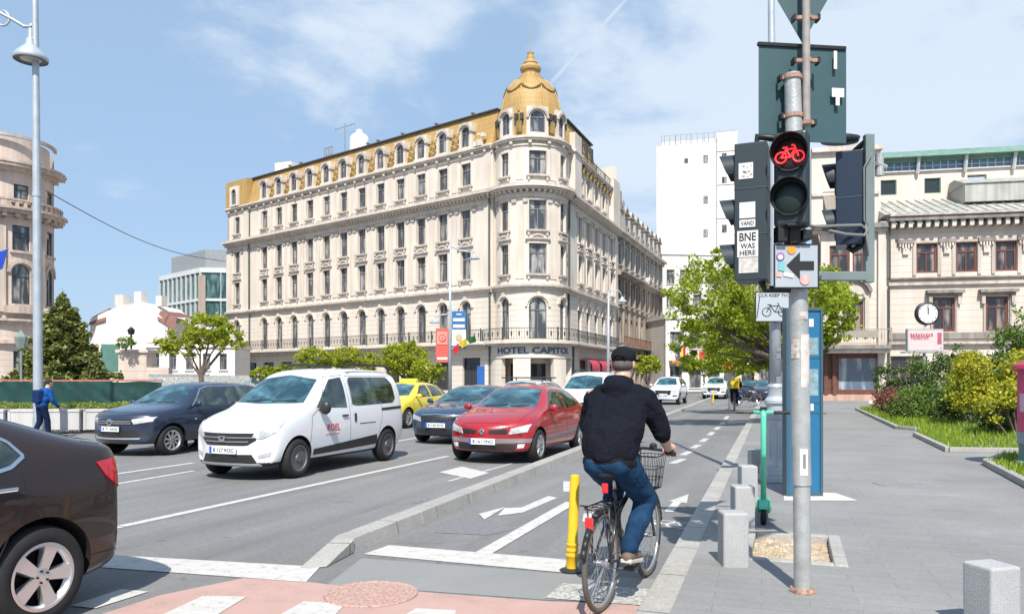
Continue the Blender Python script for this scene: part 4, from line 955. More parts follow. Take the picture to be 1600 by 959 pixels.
mb = MB(); fslope(mb, F, -.1, 7.5, -3.5, .15, -4.8, -4, 4.56, 4.9, 0); mb.build('roof', MATS['brown_tiles'], lw, O)
# green netting frame and brick pier
mb = MB(); F = Flat(W((158-800)/1200*55, 55), WD(1, 0), WD(0, -1)); fbox(mb, F, 0, 1.3, -.1, 0, 1.5, 4.0)
tag(mb.build('netting_screen', mat('green_net', (.08, .18, .15), .8)), 'green scaffold netting screen left of the brick gate pier', 'screen')
mb = MB(); F = Flat(W((185-800)/1200*52, 52), WD(1, 0), WD(0, -1)); fbox(mb, F, 0, 1.9, -1.4, 0, 0, 3.3); fbox(mb, F, -.15, 2.05, -1.55, .15, 3.3, 3.5); fbox(mb, F, 1.9, 3.4, -.6, 0, 0, 2.3); fbox(mb, F, -2.6, 0, -.6, -.1, 0, 2.0)
tag(mb.build('gate_pier', pk), 'pink stone gate pier topped by a shrub and lantern', 'pier')
# letterboard wall with graffiti left of the van
F = Flat(W((232-800)/1200*50, 50), WD(1, 0), WD(0, -1)); mb = MB(); fbox(mb, F, 0, 7.5, -.15, 0, 0, 1.75); fbox(mb, F, 0, 3.9, -.18, .03, 1.75, 1.85)
hb = empty('hoarding', F(3.7, 0, 0), 0, 'grey painted hoarding with scribbled graffiti in front of the low house', 'hoarding'); O = Vector(hb.location)
mb.build('panel', mat('hoarding_grey', (.36, .36, .35), .9, var=.25, vscale=6), hb, O)
mb = MB(); random.seed(8)
for k in range(26):
    x = .2+random.random()*6.4; z_ = .9+random.random()*.7; pts = [F(x+i*.09, .012, z_+random.uniform(-.18, .18)) for i in range(4)]
    mb.tube(pts, .022, 4, 0 if x < 4 else 1)
mb.build('graffiti', [mat('scribble_white', (.62, .62, .62), .8), mat('scribble_blue', (.05, .35, .50), .8)], hb, O)

# screened fence, hedge in planters
F = Flat(W((-330-800)/1200*29.5, 29.5), WD(1, .06), WD(.06, -1)); LF = 14.0
fn = empty('site_fence', F(LF/2, 0, 0), 0, 'low site fence covered in dark green cloth behind the hedge', 'fence'); O = Vector(fn.location)
mb = MB(); nx, nz = 150, 10
vs = []
for i in range(nx+1):
    for j in range(nz+1):
        x = LF*i/nx; z_ = .12+1.34*j/nz-(.04*sin(x*1.9)**2 if j == nz else 0)
        o_ = .05*mnoise.noise(Vector((x*1.6+z_*1.3, z_*1.1, 0)))+.06*mnoise.noise(Vector((x*4+z_*5.0, 3, z_)))*(1 if j < nz else .3)
        vs.append(F(x, .06+o_, z_))
mb.add(vs, [(i*(nz+1)+j, (i+1)*(nz+1)+j, (i+1)*(nz+1)+j+1, i*(nz+1)+j+1) for i in range(nx) for j in range(nz)])
mb.build('cloth_cover', mat('green_cloth', (.008, .045, .038), .42, var=.3), fn, O, smooth=True)
mb = MB(); fbox(mb, F, 0, LF, -.03, .03, 1.46, 1.52)
mb.build('top_rail', mat('red_rail', (.38, .14, .11), .7), fn, O)
for i in range(9):
    mb = MB(); p = F(i*LF/8, -.05, 0); mb.tube([(0, 0, .0), (0, 0, 1.55)], .035, 8); mb.build('post', MATS['pale_metal'], fn, loc=p-O)
pl_m = stone('planter_stone', (.52, .51, .50), groove=.0, var=.06, stain=.1)
F = Flat(W((-120-800)/1200*22.2, 22.2), WD(1, .05), WD(.05, -1))
for i in range(6):
    c = i*1.05; t = MB(); t.box(-.48, .48, -.45, .0, .11, .68); t.box(-.5, .5, -.47, .02, .62, .70); t.box(-.5, -.42, -.47, .02, .1, .70)
    t.box(-.36, .44, .0, .014, .3, .33)
    tag(t.build('planter_box', pl_m, loc=F(c, 0, 0), rot=(0, 0, A_-.05), bevel=.01), ['leftmost pale stone planter under the clipped hedge', 'second pale stone planter from the left under the hedge', 'third pale stone planter from the left, half hidden by the brown saloon', 'pale stone planter beside the legs of the person in blue', 'pale stone planter between the person in blue and the last planter', 'rightmost pale stone planter, next to the dark off-road car'][i], 'planter', 'planters under the hedge')
# ------------------------------------------------------------------ vegetation
import numpy as np
def leaf_mat(name, cols, tr=.35):
    m = bpy.data.materials.new(name); m.use_nodes = True; nt = m.node_tree; b = nt.nodes['Principled BSDF']; out = nt.nodes['Material Output']
    ge = N(nt, 'ShaderNodeNewGeometry'); n1_ = N(nt, 'ShaderNodeTexNoise'); n1_.inputs['Scale'].default_value = 1.3; n1_.inputs['Detail'].default_value = 3; L(nt, ge.outputs['Position'], n1_.inputs[0])
    f = smath(nt, 'ADD', smath(nt, 'MULTIPLY', n1_.outputs[0], .6), smath(nt, 'MULTIPLY', ge.outputs['Random Per Island'], .4))
    k = len(cols); c = ramp(nt, f, [(.25+.5*i/(k-1), cols[i]) for i in range(k)])
    L(nt, c, b.inputs['Base Color']); b.inputs['Roughness'].default_value = .55
    t = N(nt, 'ShaderNodeBsdfTranslucent'); L(nt, c, t.inputs[0]); mx = N(nt, 'ShaderNodeMixShader'); mx.inputs[0].default_value = tr
    L(nt, b.outputs[0], mx.inputs[1]); L(nt, t.outputs[0], mx.inputs[2]); L(nt, mx.outputs[0], out.inputs[0]); MATS[name] = m; return m
spring = leaf_mat('spring_leaves', [(.17, .21, .015), (.34, .40, .02), (.50, .53, .04)], .5)
spring2 = leaf_mat('street_leaves', [(.15, .20, .015), (.30, .39, .02), (.46, .52, .05)], .5)
conif = leaf_mat('spruce_needles', [(.07, .09, .03), (.20, .23, .06), (.36, .37, .10)], .3)
hedgel = leaf_mat('hedge_leaves', [(.10, .15, .03), (.21, .27, .05), (.32, .36, .09)], .3)
yellowl = leaf_mat('yellow_leaves', [(.14, .22, .02), (.42, .42, .03), (.64, .56, .05)], .4)
darkl = leaf_mat('thuja_leaves', [(.03, .06, .015), (.08, .14, .025), (.16, .24, .04)], .25)
midl = leaf_mat('bush_leaves', [(.05, .10, .02), (.13, .22, .035), (.24, .33, .07)], .35)
marl = leaf_mat('maroon_leaves', [(.12, .03, .03), (.22, .06, .05), (.34, .12, .09)], .25)
barkm = mat('bark', (.13, .10, .08), .95, var=.35, vscale=9, bump=.8, bscale=25)
rng = np.random.default_rng(5)
def leaves_mesh(name, pts, size, m, parent=None, jit=.5, flat=0.0, loc=None):
    pts = np.asarray(pts); n = len(pts)
    a = rng.normal(size=(n, 3)); a[:, 2] *= (1-flat); a /= np.linalg.norm(a, axis=1)[:, None]
    b = rng.normal(size=(n, 3)); b[:, 2] *= (1-flat); b -= (a*b).sum(1)[:, None]*a; b /= np.linalg.norm(b, axis=1)[:, None]
    s = size*(1+jit*rng.uniform(-1, 1, n))[:, None]
    v = np.empty((n, 4, 3)); v[:, 0] = pts-a*s*.6; v[:, 1] = pts+b*s*.38; v[:, 2] = pts+a*s*.6; v[:, 3] = pts-b*s*.38
    me = bpy.data.meshes.new(name); me.vertices.add(n*4); me.vertices.foreach_set('co', v.ravel())
    me.loops.add(n*4); me.loops.foreach_set('vertex_index', np.arange(n*4)); me.polygons.add(n); me.polygons.foreach_set('loop_start', np.arange(n)*4)
    me.update(calc_edges=True); me.validate(); me.materials.append(m)
    o = bpy.data.objects.new(name, me); COL.objects.link(o)
    if parent: o.parent = parent
    if loc is not None: o.location = loc
    return o
def tree(name, label, base, H, crown, nl, ls, lm, seed=1, tr=.14, fork=.35, nb=9, group=None, cl=.6, lean=(0, 0)):
    """crown: list of ellipsoids (x,y,z,rx,ry,rz) relative to base"""
    rr = random.Random(seed); t = empty(name, base, 0, label, 'tree', group)
    mb = MB(); fz = H*fork
    mb.tube([(0, 0, -.05), (lean[0]*.2, lean[1]*.2, fz*.5), (lean[0]*.5, lean[1]*.5, fz)], [tr*1.25, tr, tr*.85], 9)
    tips = []
    for e in crown:
        cx, cy, cz, rx, ry, rz = e
        for k in range(max(2, int(nb/len(crown)))):
            th = rr.uniform(0, 2*pi); u = rr.uniform(-.6, .8); q = sqrt(1-u*u)*rr.uniform(.45, .9)
            end = Vector((cx+rx*q*cos(th), cy+ry*q*sin(th), cz+rz*u*.85)); st = Vector((lean[0]*.5, lean[1]*.5, fz*rr.uniform(.85, 1.0)))
            md = st.lerp(end, .5)+Vector((rr.uniform(-.2, .2), rr.uniform(-.2, .2), .12*(end-st).length*rr.uniform(-.3, 1)))
            mb.tube([st, st.lerp(md, .5)+Vector((0, 0, .05)), md, end], [tr*.5, tr*.36, tr*.26, tr*.08], 6); tips.append((md, end))
            for j in range(3):
                s2 = md.lerp(end, rr.uniform(0, .8)); e2 = s2+Vector((rr.uniform(-1, 1), rr.uniform(-1, 1), rr.uniform(-.3, .8)))*min(rx, rz)*.5
                mb.tube([s2, e2], [tr*.16, tr*.04], 5)
    mb.build('trunk', barkm, t)
    pts = []
    vol = [e[3]*e[4]*e[5] for e in crown]; tot = sum(vol)
    for e, v in zip(crown, vol):
        cx, cy, cz, rx, ry, rz = e; ncl = max(6, int(115*v/tot*len(crown)**.5))
        cc = []
        for k in range(ncl):
            d = rng.normal(size=3); d /= np.linalg.norm(d); q = rng.uniform(.35, 1.08)**.6
            cc.append((cx+rx*d[0]*q, cy+ry*d[1]*q, cz+rz*d[2]*q))
        cc = np.array(cc); per = int(nl*v/tot/ncl)
        for c in cc:
            sz = cl*min(rx, rz)*rng.uniform(.16, .52)
            pts.append(c+rng.normal(size=(per, 3))*np.array([1, 1, .62])*sz*.55)
    leaves_mesh('crown', np.concatenate(pts), ls, lm, t)
    return t
def camw(px, D): return W((px-800)/1200*D, D)
def el(cx, cd, z, rx, rd, rz):       # ellipsoid given along camera-right / depth directions, near enough round in plan
    return (cx*CA-cd*SA, cx*SA+cd*CA, z, rx, rd, rz)
# deciduous tree in front of the low house
tree('leafy_tree', 'bright spring tree with forked dark trunk in front of the low white house', camw(318, 45), 4.6, [el(-1.4, 0, 3.6, 1.5, 1.2, .75), el(.2, 0, 4.4, 1.5, 1.3, 1.0), el(1.4, 0, 3.9, 1.1, 1.0, .8)], 7500, .13, spring, 3, tr=.17, fork=.38, lean=(-.4, 0))
# row before the hotel
tree('leafy_tree', 'dense yellow-green tree directly behind the white van roof', camw(497, 50), 3.7, [el(-.2, 0, 2.9, 1.3, 1.1, .8), el(1.9, .3, 2.75, 1.5, 1.1, .85), el(3.1, 0, 2.5, .9, .8, .6)], 7500, .12, spring, 4, tr=.12)
tree('leafy_tree', 'round bright green tree beside the red banner', camw(636, 46), 3.9, [el(0, 0, 2.7, 1.5, 1.3, 1.1), el(-1.4, 0, 2.8, .9, .8, .7)], 6500, .12, spring, 5, tr=.12)
tree('leafy_tree', 'small green tree right of the round one by the red banner', camw(668, 44), 2.9, [el(0, 0, 1.9, .95, .8, .8)], 2200, .13, spring, 6, tr=.07)
tree('leafy_tree', 'low golden-green shrub tree behind the dark blue off-road car', camw(428, 50), 2.6, [el(-.6, 0, 1.9, .9, .8, .45), el(.8, 0, 2.1, 1.0, .8, .4)], 2600, .14, spring, 7, tr=.06)
tree('leafy_tree', 'small street tree just right of the cyclist by the dark terrace', camw(1012, 58), 3.0, [el(0, 0, 2.6, 1.1, 1.0, .75)], 1900, .15, spring, 8, tr=.08)
# street trees right of the bike lane
tree('street_tree', 'nearest tall street tree behind the traffic lights with branches over the lane', camw(1258, 24), 6.6, [el(-2.9, .2, 4.0, 1.3, 1.5, 1.3), el(-1.5, 0, 4.2, 1.3, 1.6, 1.2), el(-3.3, .5, 2.8, .8, 1.1, .65), el(.2, 0, 4.0, 1.0, 1.4, 1.0), el(-2.3, 0, 5.2, .8, 1.0, .5), el(-1.7, .3, 3.0, 1.0, 1.3, .7)], 21000, .088, spring2, 11, tr=.16, fork=.32, nb=18, cl=.62, lean=(-1.2, -.5))
tree('street_tree', 'second street tree, darker, filling the gap behind the bicycle plate', camw(1206, 33), 6.2, [el(-1.0, 0, 3.6, 2.0, 1.9, 1.7), el(-2.2, .6, 2.6, 1.2, 1.3, .9), el(.6, 0, 3.4, 1.6, 1.6, 1.2)], 14000, .11, spring2, 12, tr=.15, fork=.35, nb=12, cl=.7)
tree('street_tree', 'distant street tree at the left end of the bike lane trees', camw(1176, 60), 5.6, [el(-1.6, 0, 3.0, 2.0, 1.8, 1.2), el(.8, 0, 3.6, 1.8, 1.6, 1.4)], 4500, .22, spring2, 13, tr=.13, fork=.4)
tree('street_tree', 'farthest small street tree in front of the orange shop awning', camw(1100, 80), 4.5, [el(-1.4, 0, 3.0, 1.4, 1.3, .9), el(1.2, 0, 3.1, 1.5, 1.3, 1.0)], 2600, .26, spring2, 14, tr=.1, fork=.4)
tree('street_tree', 'leafy top showing between the bicycle lights and the right hand lights', camw(1262, 30), 5.6, [el(.75, 0, 4.3, 1.1, 1.3, 1.6), el(.1, .5, 2.8, .8, 1.0, .9)], 5200, .15, spring2, 15, tr=.12, fork=.4)
# conifer
def conifer(base, H, Rm, label, seed, nl):
    rr = random.Random(seed); t = empty('conifer_tree', base, 0, label, 'tree'); mb = MB(); mb.tube([(0, 0, 0), (0, 0, H*.6), (0, 0, H)], [.2, .1, .02], 8); pts = []
    nw = 24
    for w in range(nw):
        f = w/(nw-1); z0 = .3+f*(H-.5); r = Rm*(1-f)**.85*(1+.18*rr.uniform(-1, 1))+.12
        nbr = int(8-3*f)
        for k in range(nbr):
            th = 2*pi*(k+rr.random()*.7)/nbr; rk = r*rr.uniform(.75, 1.15)
            st = Vector((0, 0, z0)); en = Vector((rk*cos(th), rk*sin(th), z0-.10*rk+.12*rk*rr.uniform(-.3, 1.2)))
            mb.tube([st, st.lerp(en, .5)+Vector((0, 0, -.05)), en], [.035, .02, .006], 5)
            m_ = max(10, int(nl*rk/(nw*Rm*3.2)))
            tt = rng.uniform(.12, 1.0, m_)**.75; wd = .32*rk*(1.05-tt)+.10
            lat = rng.normal(size=m_)*wd*.55
            base_ = np.array(st)[None]*(1-tt)[:, None]+np.array(en)[None]*tt[:, None]
            side = np.array([-sin(th), cos(th), 0])
            p = base_+side[None]*lat[:, None]; p[:, 2] += -.25*np.abs(lat)+rng.normal(size=m_)*.09-.04
            pts.append(p)
    mb.build('trunk', barkm, t); leaves_mesh('crown', np.concatenate(pts), .16, conif, t, flat=.6)
conifer(camw(98, 40), 6.1, 2.75, 'dark bushy spruce tree behind the green cloth fence', 2, 42000)
conifer(camw(150, 38.5), 2.9, 1.25, 'small low spruce at the right foot of the big spruce', 3, 3000)
# clipped hedge on the planters
F = Flat(W((-120-800)/1200*22.0, 22.0), WD(1, .05), WD(.05, -1))
pts = []
for i in range(11000):
    x = rng.uniform(-.5, 5.8); o = rng.uniform(-1.2, .05); z_ = rng.uniform(.68, .86+.04*sin(x*5))
    q = F(x, o, z_); pts.append((q.x, q.y, q.z))
h = leaves_mesh('clipped_hedge', pts, .045, hedgel); tag(h, 'low clipped green hedge growing on the row of pale planters', 'hedge')
# shrub on pier
# garden on the right ------------------------------------------------------
def bush(label, base, ells, nl, ls, lm, seed=1, cat='bush', name='garden_bush', stems=5, group=None):
    t = empty(name, base, 0, label, cat, group); mb = MB(); rr = random.Random(seed); pts = []
    for e in ells:
        cx, cy, cz, rx, ry, rz = e
        for k in range(stems):
            th = rr.uniform(0, 2*pi); mb.tube([(cx*.3, cy*.3, -.05), (cx+.5*rx*cos(th)*.5, cy+.5*ry*sin(th)*.5, cz*.6), (cx+rx*.7*cos(th), cy+ry*.7*sin(th), cz+rz*rr.uniform(-.1, .7))], [.03, .02, .006], 5)
    vol = [e[3]*e[4]*e[5] for e in ells]; tot = sum(vol)
    for e, v in zip(ells, vol):
        n = int(nl*v/tot); ncl = max(8, n//55)
        d = rng.normal(size=(ncl, 3)); d /= np.linalg.norm(d, axis=1)[:, None]; q = rng.uniform(.4, 1, ncl)**.5
        c = d*q[:, None]*np.array(e[3:])+np.array(e[:3])
        s = .26*min(e[3], e[5])
        p = np.repeat(c, max(1, n//ncl), 0)+rng.normal(size=(ncl*max(1, n//ncl), 3))*s*np.array([1, 1, .7]); p = p[p[:, 2] > .02]; pts.append(p)
    mb.build('stem', barkm, t); leaves_mesh('foliage', np.concatenate(pts), ls, lm, t); return t
def B(px, py): return G(px, py, SWZ)
bush('dark green conical evergreen left of the clock post', camw(1397, 33), [el(-.45, 0, 1.15, .35, .4, 1.15), el(.15, 0, 1.05, .4, .4, 1.1)], 3600, .07, darkl, 1, name='evergreen_shrub')
bush('dark thick evergreens standing behind the clock post', camw(1462, 32), [el(-.7, 0, 1.3, .5, .6, 1.3), el(.2, 0, 1.3, .5, .6, 1.4), el(.9, 0, 1.45, .42, .5, 1.45), el(1.5, .3, 1.5, .35, .4, 1.55)], 13000, .075, darkl, 2, name='evergreen_shrub')
bush('maroon barberry bush at the left tip of the garden', camw(1392, 30), [el(0, 0, .68, .55, .5, .42)], 2600, .06, marl, 3)
bush('green leafy bush below the clock post', camw(1440, 27.5), [el(-.5, 0, .65, .6, .5, .6), el(.45, 0, .75, .7, .6, .7)], 5200, .075, midl, 4)
bush('bright yellow bush in the middle of the garden', camw(1519, 23.4), [el(-.4, -.1, 1.1, .36, .35, .5), el(.0, 0, 1.75, .45, .4, .6), el(.3, -.1, 1.1, .38, .35, .42)], 9000, .062, yellowl, 5)
bush('dark tangled bush under the bright yellow one', camw(1535, 25), [el(-.6, 0, 1.0, .6, .6, .9), el(.5, 0, 1.1, .7, .6, 1.05)], 9000, .085, darkl, 6)
bush('yellow-green bush sloping down behind the pink column', camw(1596, 19.6), [el(.1, 0, 1.75, .5, .4, .5), el(-.35, -.1, 1.15, .42, .4, .35), el(-.8, -.1, .85, .35, .4, .3)], 5600, .075, yellowl, 7)
bush('tall loose green shrub at the right edge above the yellow bushes', camw(1596, 24), [el(-.45, 0, 2.55, .45, .4, .7), el(.15, 0, 2.9, .5, .4, .9), el(-.3, 0, 1.9, .6, .5, .6), el(.8, 0, 2.4, .7, .5, 1.2)], 6500, .085, midl, 8)
bush('dark green bush behind the pink column near the lawn', camw(1598, 20.5), [el(-.6, 0, .6, .7, .5, .6), el(.5, 0, .9, .8, .5, .9)], 6000, .075, darkl, 9)
bush('low bush with pinkish young leaves in the garden', camw(1552, 21.5), [el(0, 0, .62, .30, .3, .26)], 1200, .06, marl, 10)
# lawn strips with kerbs
lawn_poly = [B(1340, 640), B(1402, 670), B(1432, 672), B(1436, 682), B(1482, 704), B(1562, 706), B(1640, 700), B(1720, 660), B(1600, 632), B(1400, 630)]
sheet('garden_soil', lawn_poly, SWZ+.03, mat('lawn_soil', (.07, .10, .03), .95, var=.3, vscale=5), th=.05)
isl = [B(1542, 726), B(1572, 716), B(1700, 716), B(1700, 800), B(1640, 778)]
sheet('garden_soil', isl, SWZ+.03, MATS['lawn_soil'], th=.05)
def inpoly(x, y, P):
    c = False; j = len(P)-1
    for i in range(len(P)):
        if (P[i].y > y) != (P[j].y > y) and x < (P[j].x-P[i].x)*(y-P[i].y)/(P[j].y-P[i].y)+P[i].x: c = not c
        j = i
    return c
def grass(P, n, h, m, name='lawn_grass'):
    x0, x1 = min(p.x for p in P), max(p.x for p in P); y0, y1 = min(p.y for p in P), max(p.y for p in P); vs = []; fs = []; k = 0
    while k < n:
        x, y = random.uniform(x0, x1), random.uniform(y0, y1)
        if not inpoly(x, y, P): continue
        hh = h*random.uniform(.4, 1.3)*(1+.6*mnoise.noise(Vector((x*1.5, y*1.5, 0)))); a = random.uniform(0, pi); w = .012+.01*random.random(); dx, dy = w*cos(a), w*sin(a); lx, ly = random.uniform(-.5, .5)*hh, random.uniform(-.5, .5)*hh
        i = len(vs); vs += [(x-dx, y-dy, SWZ+.02), (x+dx, y+dy, SWZ+.02), (x+lx, y+ly, SWZ+.02+hh)]; fs.append((i, i+1, i+2)); k += 1
    me = bpy.data.meshes.new(name); me.from_pydata(vs, [], fs); me.materials.append(m); o = bpy.data.objects.new(name, me); COL.objects.link(o); tag(o, 'fresh green grass and weeds growing in the garden strip', 'grass', kind='stuff'); return o
grassm = leaf_mat('grass_blades', [(.14, .22, .02), (.26, .38, .03), (.40, .50, .06)], .4)
o = grass(lawn_poly, 26000, .16, grassm); o = grass(isl, 5000, .12, grassm); o['label'] = 'small patch of grass inside the kerb by the pink column'
def kerbline(pts, name='garden_kerb'):
    mb = MB()
    for a, b in zip(pts[:-1], pts[1:]):
        d = (b-a).normalized(); s = Vector((-d.y, d.x, 0))*.06
        a2 = a-d*.0; mb.hexa([a2-s, b-s, b+s, a2+s]+[p+Vector((0, 0, .10)) for p in (a2-s, b-s, b+s, a2+s)])
    o = mb.build(name, kerbm, bevel=.01); o['kind'] = 'structure'
kerbline([B(1338, 640), B(1402, 670), B(1433, 673)]); kerbline([B(1430, 681), B(1482, 706), B(1590, 707)]); kerbline([B(1700, 716), B(1574, 715), B(1541, 726), B(1640, 779)])
# tufts in the pit
pp = [Vector((px0, py0, 0)), Vector((px1, py0, 0)), Vector((px1, py1, 0)), Vector((px0, py1, 0))]
vs = []
mb = MB()
for k in range(260):
    x, y = random.uniform(px0, px0+.28), random.uniform(py0+.05, py1); a = random.uniform(0, 6.28); h_ = random.uniform(.02, .06)
    mb.add([(x-.006*cos(a), y-.006*sin(a), -.012), (x+.006*cos(a), y+.006*sin(a), -.012), (x+random.uniform(-.03, .03), y+random.uniform(-.03, .03), h_)], [(0, 1, 2)])
tag(mb.build('weeds', grassm), 'small green weeds sprouting in the square tree pit', 'weeds', kind='stuff')
# ------------------------------------------------------------------ vehicles
tyre_m = mat('tyre_rubber', (.012, .012, .013), .8, var=.2, vscale=20)
blackp = mat('black_plastic', (.02, .02, .021), .45, var=.1)
cavity = mat('wheel_cavity', (.008, .008, .008), .9, var=0)
alloy = mat('alloy', (.62, .62, .62), .3, metal=.85, var=.05); steelw = mat('steel_wheel', (.12, .12, .125), .5, metal=.3); chrome = mat('chrome', (.75, .75, .76), .15, metal=1, var=0)
platem = mat('plate_white', (.72, .73, .72), .5, var=.05); plateb = mat('plate_blue', (.02, .10, .42), .5, var=0); platet = mat('plate_text', (.02, .02, .03), .6, var=0)
seam = mat('panel_gap', (.012, .012, .012), .8, var=0)
def car_glass(name, a, b):
    m = bpy.data.materials.new(name); m.use_nodes = True; nt = m.node_tree; bb = nt.nodes['Principled BSDF']
    bb.inputs['Roughness'].default_value = .04; bb.inputs['Specular IOR Level'].default_value = .9; bb.inputs['IOR'].default_value = 1.6
    t = N(nt, 'ShaderNodeTexCoord'); n = N(nt, 'ShaderNodeTexNoise'); n.inputs['Scale'].default_value = 2.6; n.inputs['Detail'].default_value = 4; n.inputs['Distortion'].default_value = .8; L(nt, t.outputs['Object'], n.inputs[0])
    L(nt, ramp(nt, n.outputs[0], [(.38, a), (.55, tuple((x+y)/2.6 for x, y in zip(a, b))), (.72, b)]), bb.inputs['Base Color']); MATS[name] = m; return m
wsg = car_glass('windscreen_glass', (.008, .035, .05), (.09, .24, .29)); sdg = car_glass('side_glass', (.012, .018, .018), (.10, .14, .11))  # windscreen: teal blotches in the base colour stand for reflected sky
lensm = mat('headlight_lens', (.55, .57, .58), .08, var=.35, vscale=14, coat=1); redl = mat('tail_light_red', (.55, .01, .02), .12, var=.25, vscale=12, coat=1)
def car_paint(name, col, metal=.0):
    m = mat(name, col, .32, metal=metal, var=.03, coat=1.0); return m
def lerp_rows(P, n):          # resample polyline
    P = [Vector(p) for p in P]; ls = [0]
    for a, b in zip(P[:-1], P[1:]): ls.append(ls[-1]+(b-a).length)
    out = []
    for i in range(n):
        s = ls[-1]*i/(n-1); k = 0
        while k < len(P)-2 and ls[k+1] < s: k += 1
        d = ls[k+1]-ls[k]; out.append(P[k].lerp(P[k+1], (s-ls[k])/d if d > 1e-9 else 0))
    return out
class Car:
    def __init__(s, name, label, st, paint_m, wheels, low_m=None, seed=0, group=None, cat='car', low_z=0.0):
        """st: stations (y, sweep, [(x,z)*8]) ; wheels: (y_front, y_rear, radius, track_half)"""
        s.root = empty(name, (0, 0, 0), 0, label, cat, group)
        rings = []
        for y, sw, pts in st:
            hw = max(p[0] for p in pts)
            rings.append([Vector((x, y+sw*(x/hw)**2, z)) for x, z in pts])
        n = len(pts); vs = []; idx = {}
        def vid(i, k, m):
            x, y, z = rings[i][k]
            if abs(x) < 1e-6: m = 1
            key = (i, k, m)
            if key not in idx: idx[key] = len(vs); vs.append((x*m, y, z))
            return idx[key]
        fs = []
        for i in range(len(rings)-1):
            for k in range(n-1):
                fs.append((vid(i, k, 1), vid(i+1, k, 1), vid(i+1, k+1, 1), vid(i, k+1, 1)))
                fs.append((vid(i, k, -1), vid(i, k+1, -1), vid(i+1, k+1, -1), vid(i+1, k, -1)))
        for i, rev in ((0, 0), (len(rings)-1, 1)):   # end caps as strips
            for k in range(n//2):
                k2 = n-1-k
                if k+1 > k2-1: break
                for m in (1, -1):
                    f = [vid(i, k, m), vid(i, k+1, m), vid(i, k2-1, m), vid(i, k2, m)]
                    f = list(dict.fromkeys(f))
                    if len(f) >= 3: fs.append(tuple(f) if (m == 1) ^ bool(rev) else tuple(reversed(f)))
        me = bpy.data.meshes.new('body'); me.from_pydata(vs, [], fs); me.update()
        bm = bmesh.new(); bm.from_mesh(me); bmesh.ops.recalc_face_normals(bm, faces=bm.faces); bm.to_mesh(me); bm.free()
        o = bpy.data.objects.new('body', me); COL.objects.link(o)
        m_ = o.modifiers.new('s', 'SUBSURF'); m_.levels = 3; m_.render_levels = 3
        bpy.context.view_layer.update(); dg = bpy.context.evaluated_depsgraph_get()
        me2 = bpy.data.meshes.new_from_object(o.evaluated_get(dg)); o.modifiers.clear(); o.data = me2
        s.bvh = BVHTree.FromPolygons([v.co.copy() for v in me2.vertices], [tuple(p.vertices) for p in me2.polygons])
        # wheel arches
        yf, yr, wr, tk = wheels
        cuts = []
        for y in (yf, yr):
            for sx in (1, -1):
                cb = MB(); cb.lathe([(wr+.055, 0), (wr+.055, .62)], 40, 0, Matrix.Translation((sx*(tk-.34) if sx > 0 else sx*(tk+.28), y, wr)) @ Matrix.Rotation(R(90), 4, 'Y'))
                c = cb.build('cut', paint_m); cuts.append(c)
                bo = o.modifiers.new('b', 'BOOLEAN'); bo.object = c; bo.operation = 'DIFFERENCE'; bo.solver = 'EXACT'
        bpy.context.view_layer.update(); dg = bpy.context.evaluated_depsgraph_get()
        me3 = bpy.data.meshes.new_from_object(o.evaluated_get(dg)); o.modifiers.clear(); o.data = me3; me3.materials.clear()
        for c in cuts: bpy.data.objects.remove(c)
        for m_ in (paint_m, cavity, low_m or paint_m, blackp): me3.materials.append(m_)
        for p in me3.polygons:
            c = p.center; p.use_smooth = True; p.material_index = 0
            for y in (yf, yr):
                rr = sqrt((c.y-y)**2+(c.z-wr)**2)
                nr = p.normal
                if rr < wr+.058 and abs(c.x) < tk+.3: 
                    # inside cylinder wall or inner disc
                    if abs(rr-(wr+.055)) < .012 and abs(nr.x) < .35 or abs(c.x) < tk-.30: p.material_index = 1
            if p.material_index == 0 and c.z < low_z: p.material_index = 2
            if p.normal.z < -.75 and c.z < .45: p.material_index = 3
        me3.set_sharp_from_angle(angle=R(38))
        o.parent = s.root; s.body = o; s.wheels = wheels
    def ray(s, ax, a, b, sgn=1):
        """ax 'F' front (a=x,b=z), 'B' back, 'S' side (a=y,b=z, sgn side), 'T' top (a=x,b=y)"""
        if ax == 'F': o, d = Vector((a, -6, b)), Vector((0, 1, 0))
        elif ax == 'B': o, d = Vector((a, 6, b)), Vector((0, -1, 0))
        elif ax == 'S': o, d = Vector((sgn*3, a, b)), Vector((-sgn, 0, 0))
        else: o, d = Vector((a, b, 5)), Vector((0, 0, -1))
        h = s.bvh.ray_cast(o, d)
        return h[0], h[1]
    def patch(s, name, m, ax, bot, top, n=14, k=8, eps=.004, th=.012, sgn=1, parent=None, mb=None, mi=0, smooth=True):
        B_, T_ = lerp_rows([(*p, 0) for p in bot], n), lerp_rows([(*p, 0) for p in top], n)
        P = []; Nn = []; last = None
        for j in range(k+1):
            for i in range(n):
                q = B_[i].lerp(T_[i], j/k); h, nr = s.ray(ax, q.x, q.y, sgn)
                if h is None: h, nr = (last if last else (Vector((0, 0, 0)), Vector((0, 0, 1))))
                if nr.dot({'F': Vector((0, -1, 0)), 'B': Vector((0, 1, 0)), 'S': Vector((sgn, 0, 0)), 'T': Vector((0, 0, 1))}[ax]) < 0: nr = -nr
                last = (h, nr); P.append(h); Nn.append(nr)
        vs = [p+q*eps for p, q in zip(P, Nn)]+[p-q*th for p, q in zip(P, Nn)]
        t = len(P); fs = [(j*n+i, j*n+i+1, (j+1)*n+i+1, (j+1)*n+i) for j in range(k) for i in range(n-1)]
        rim = [i for i in range(n)]+[(j+1)*n-1 for j in range(1, k+1)]+[k*n+i for i in range(n-2, -1, -1)]+[j*n for j in range(k-1, 0, -1)]
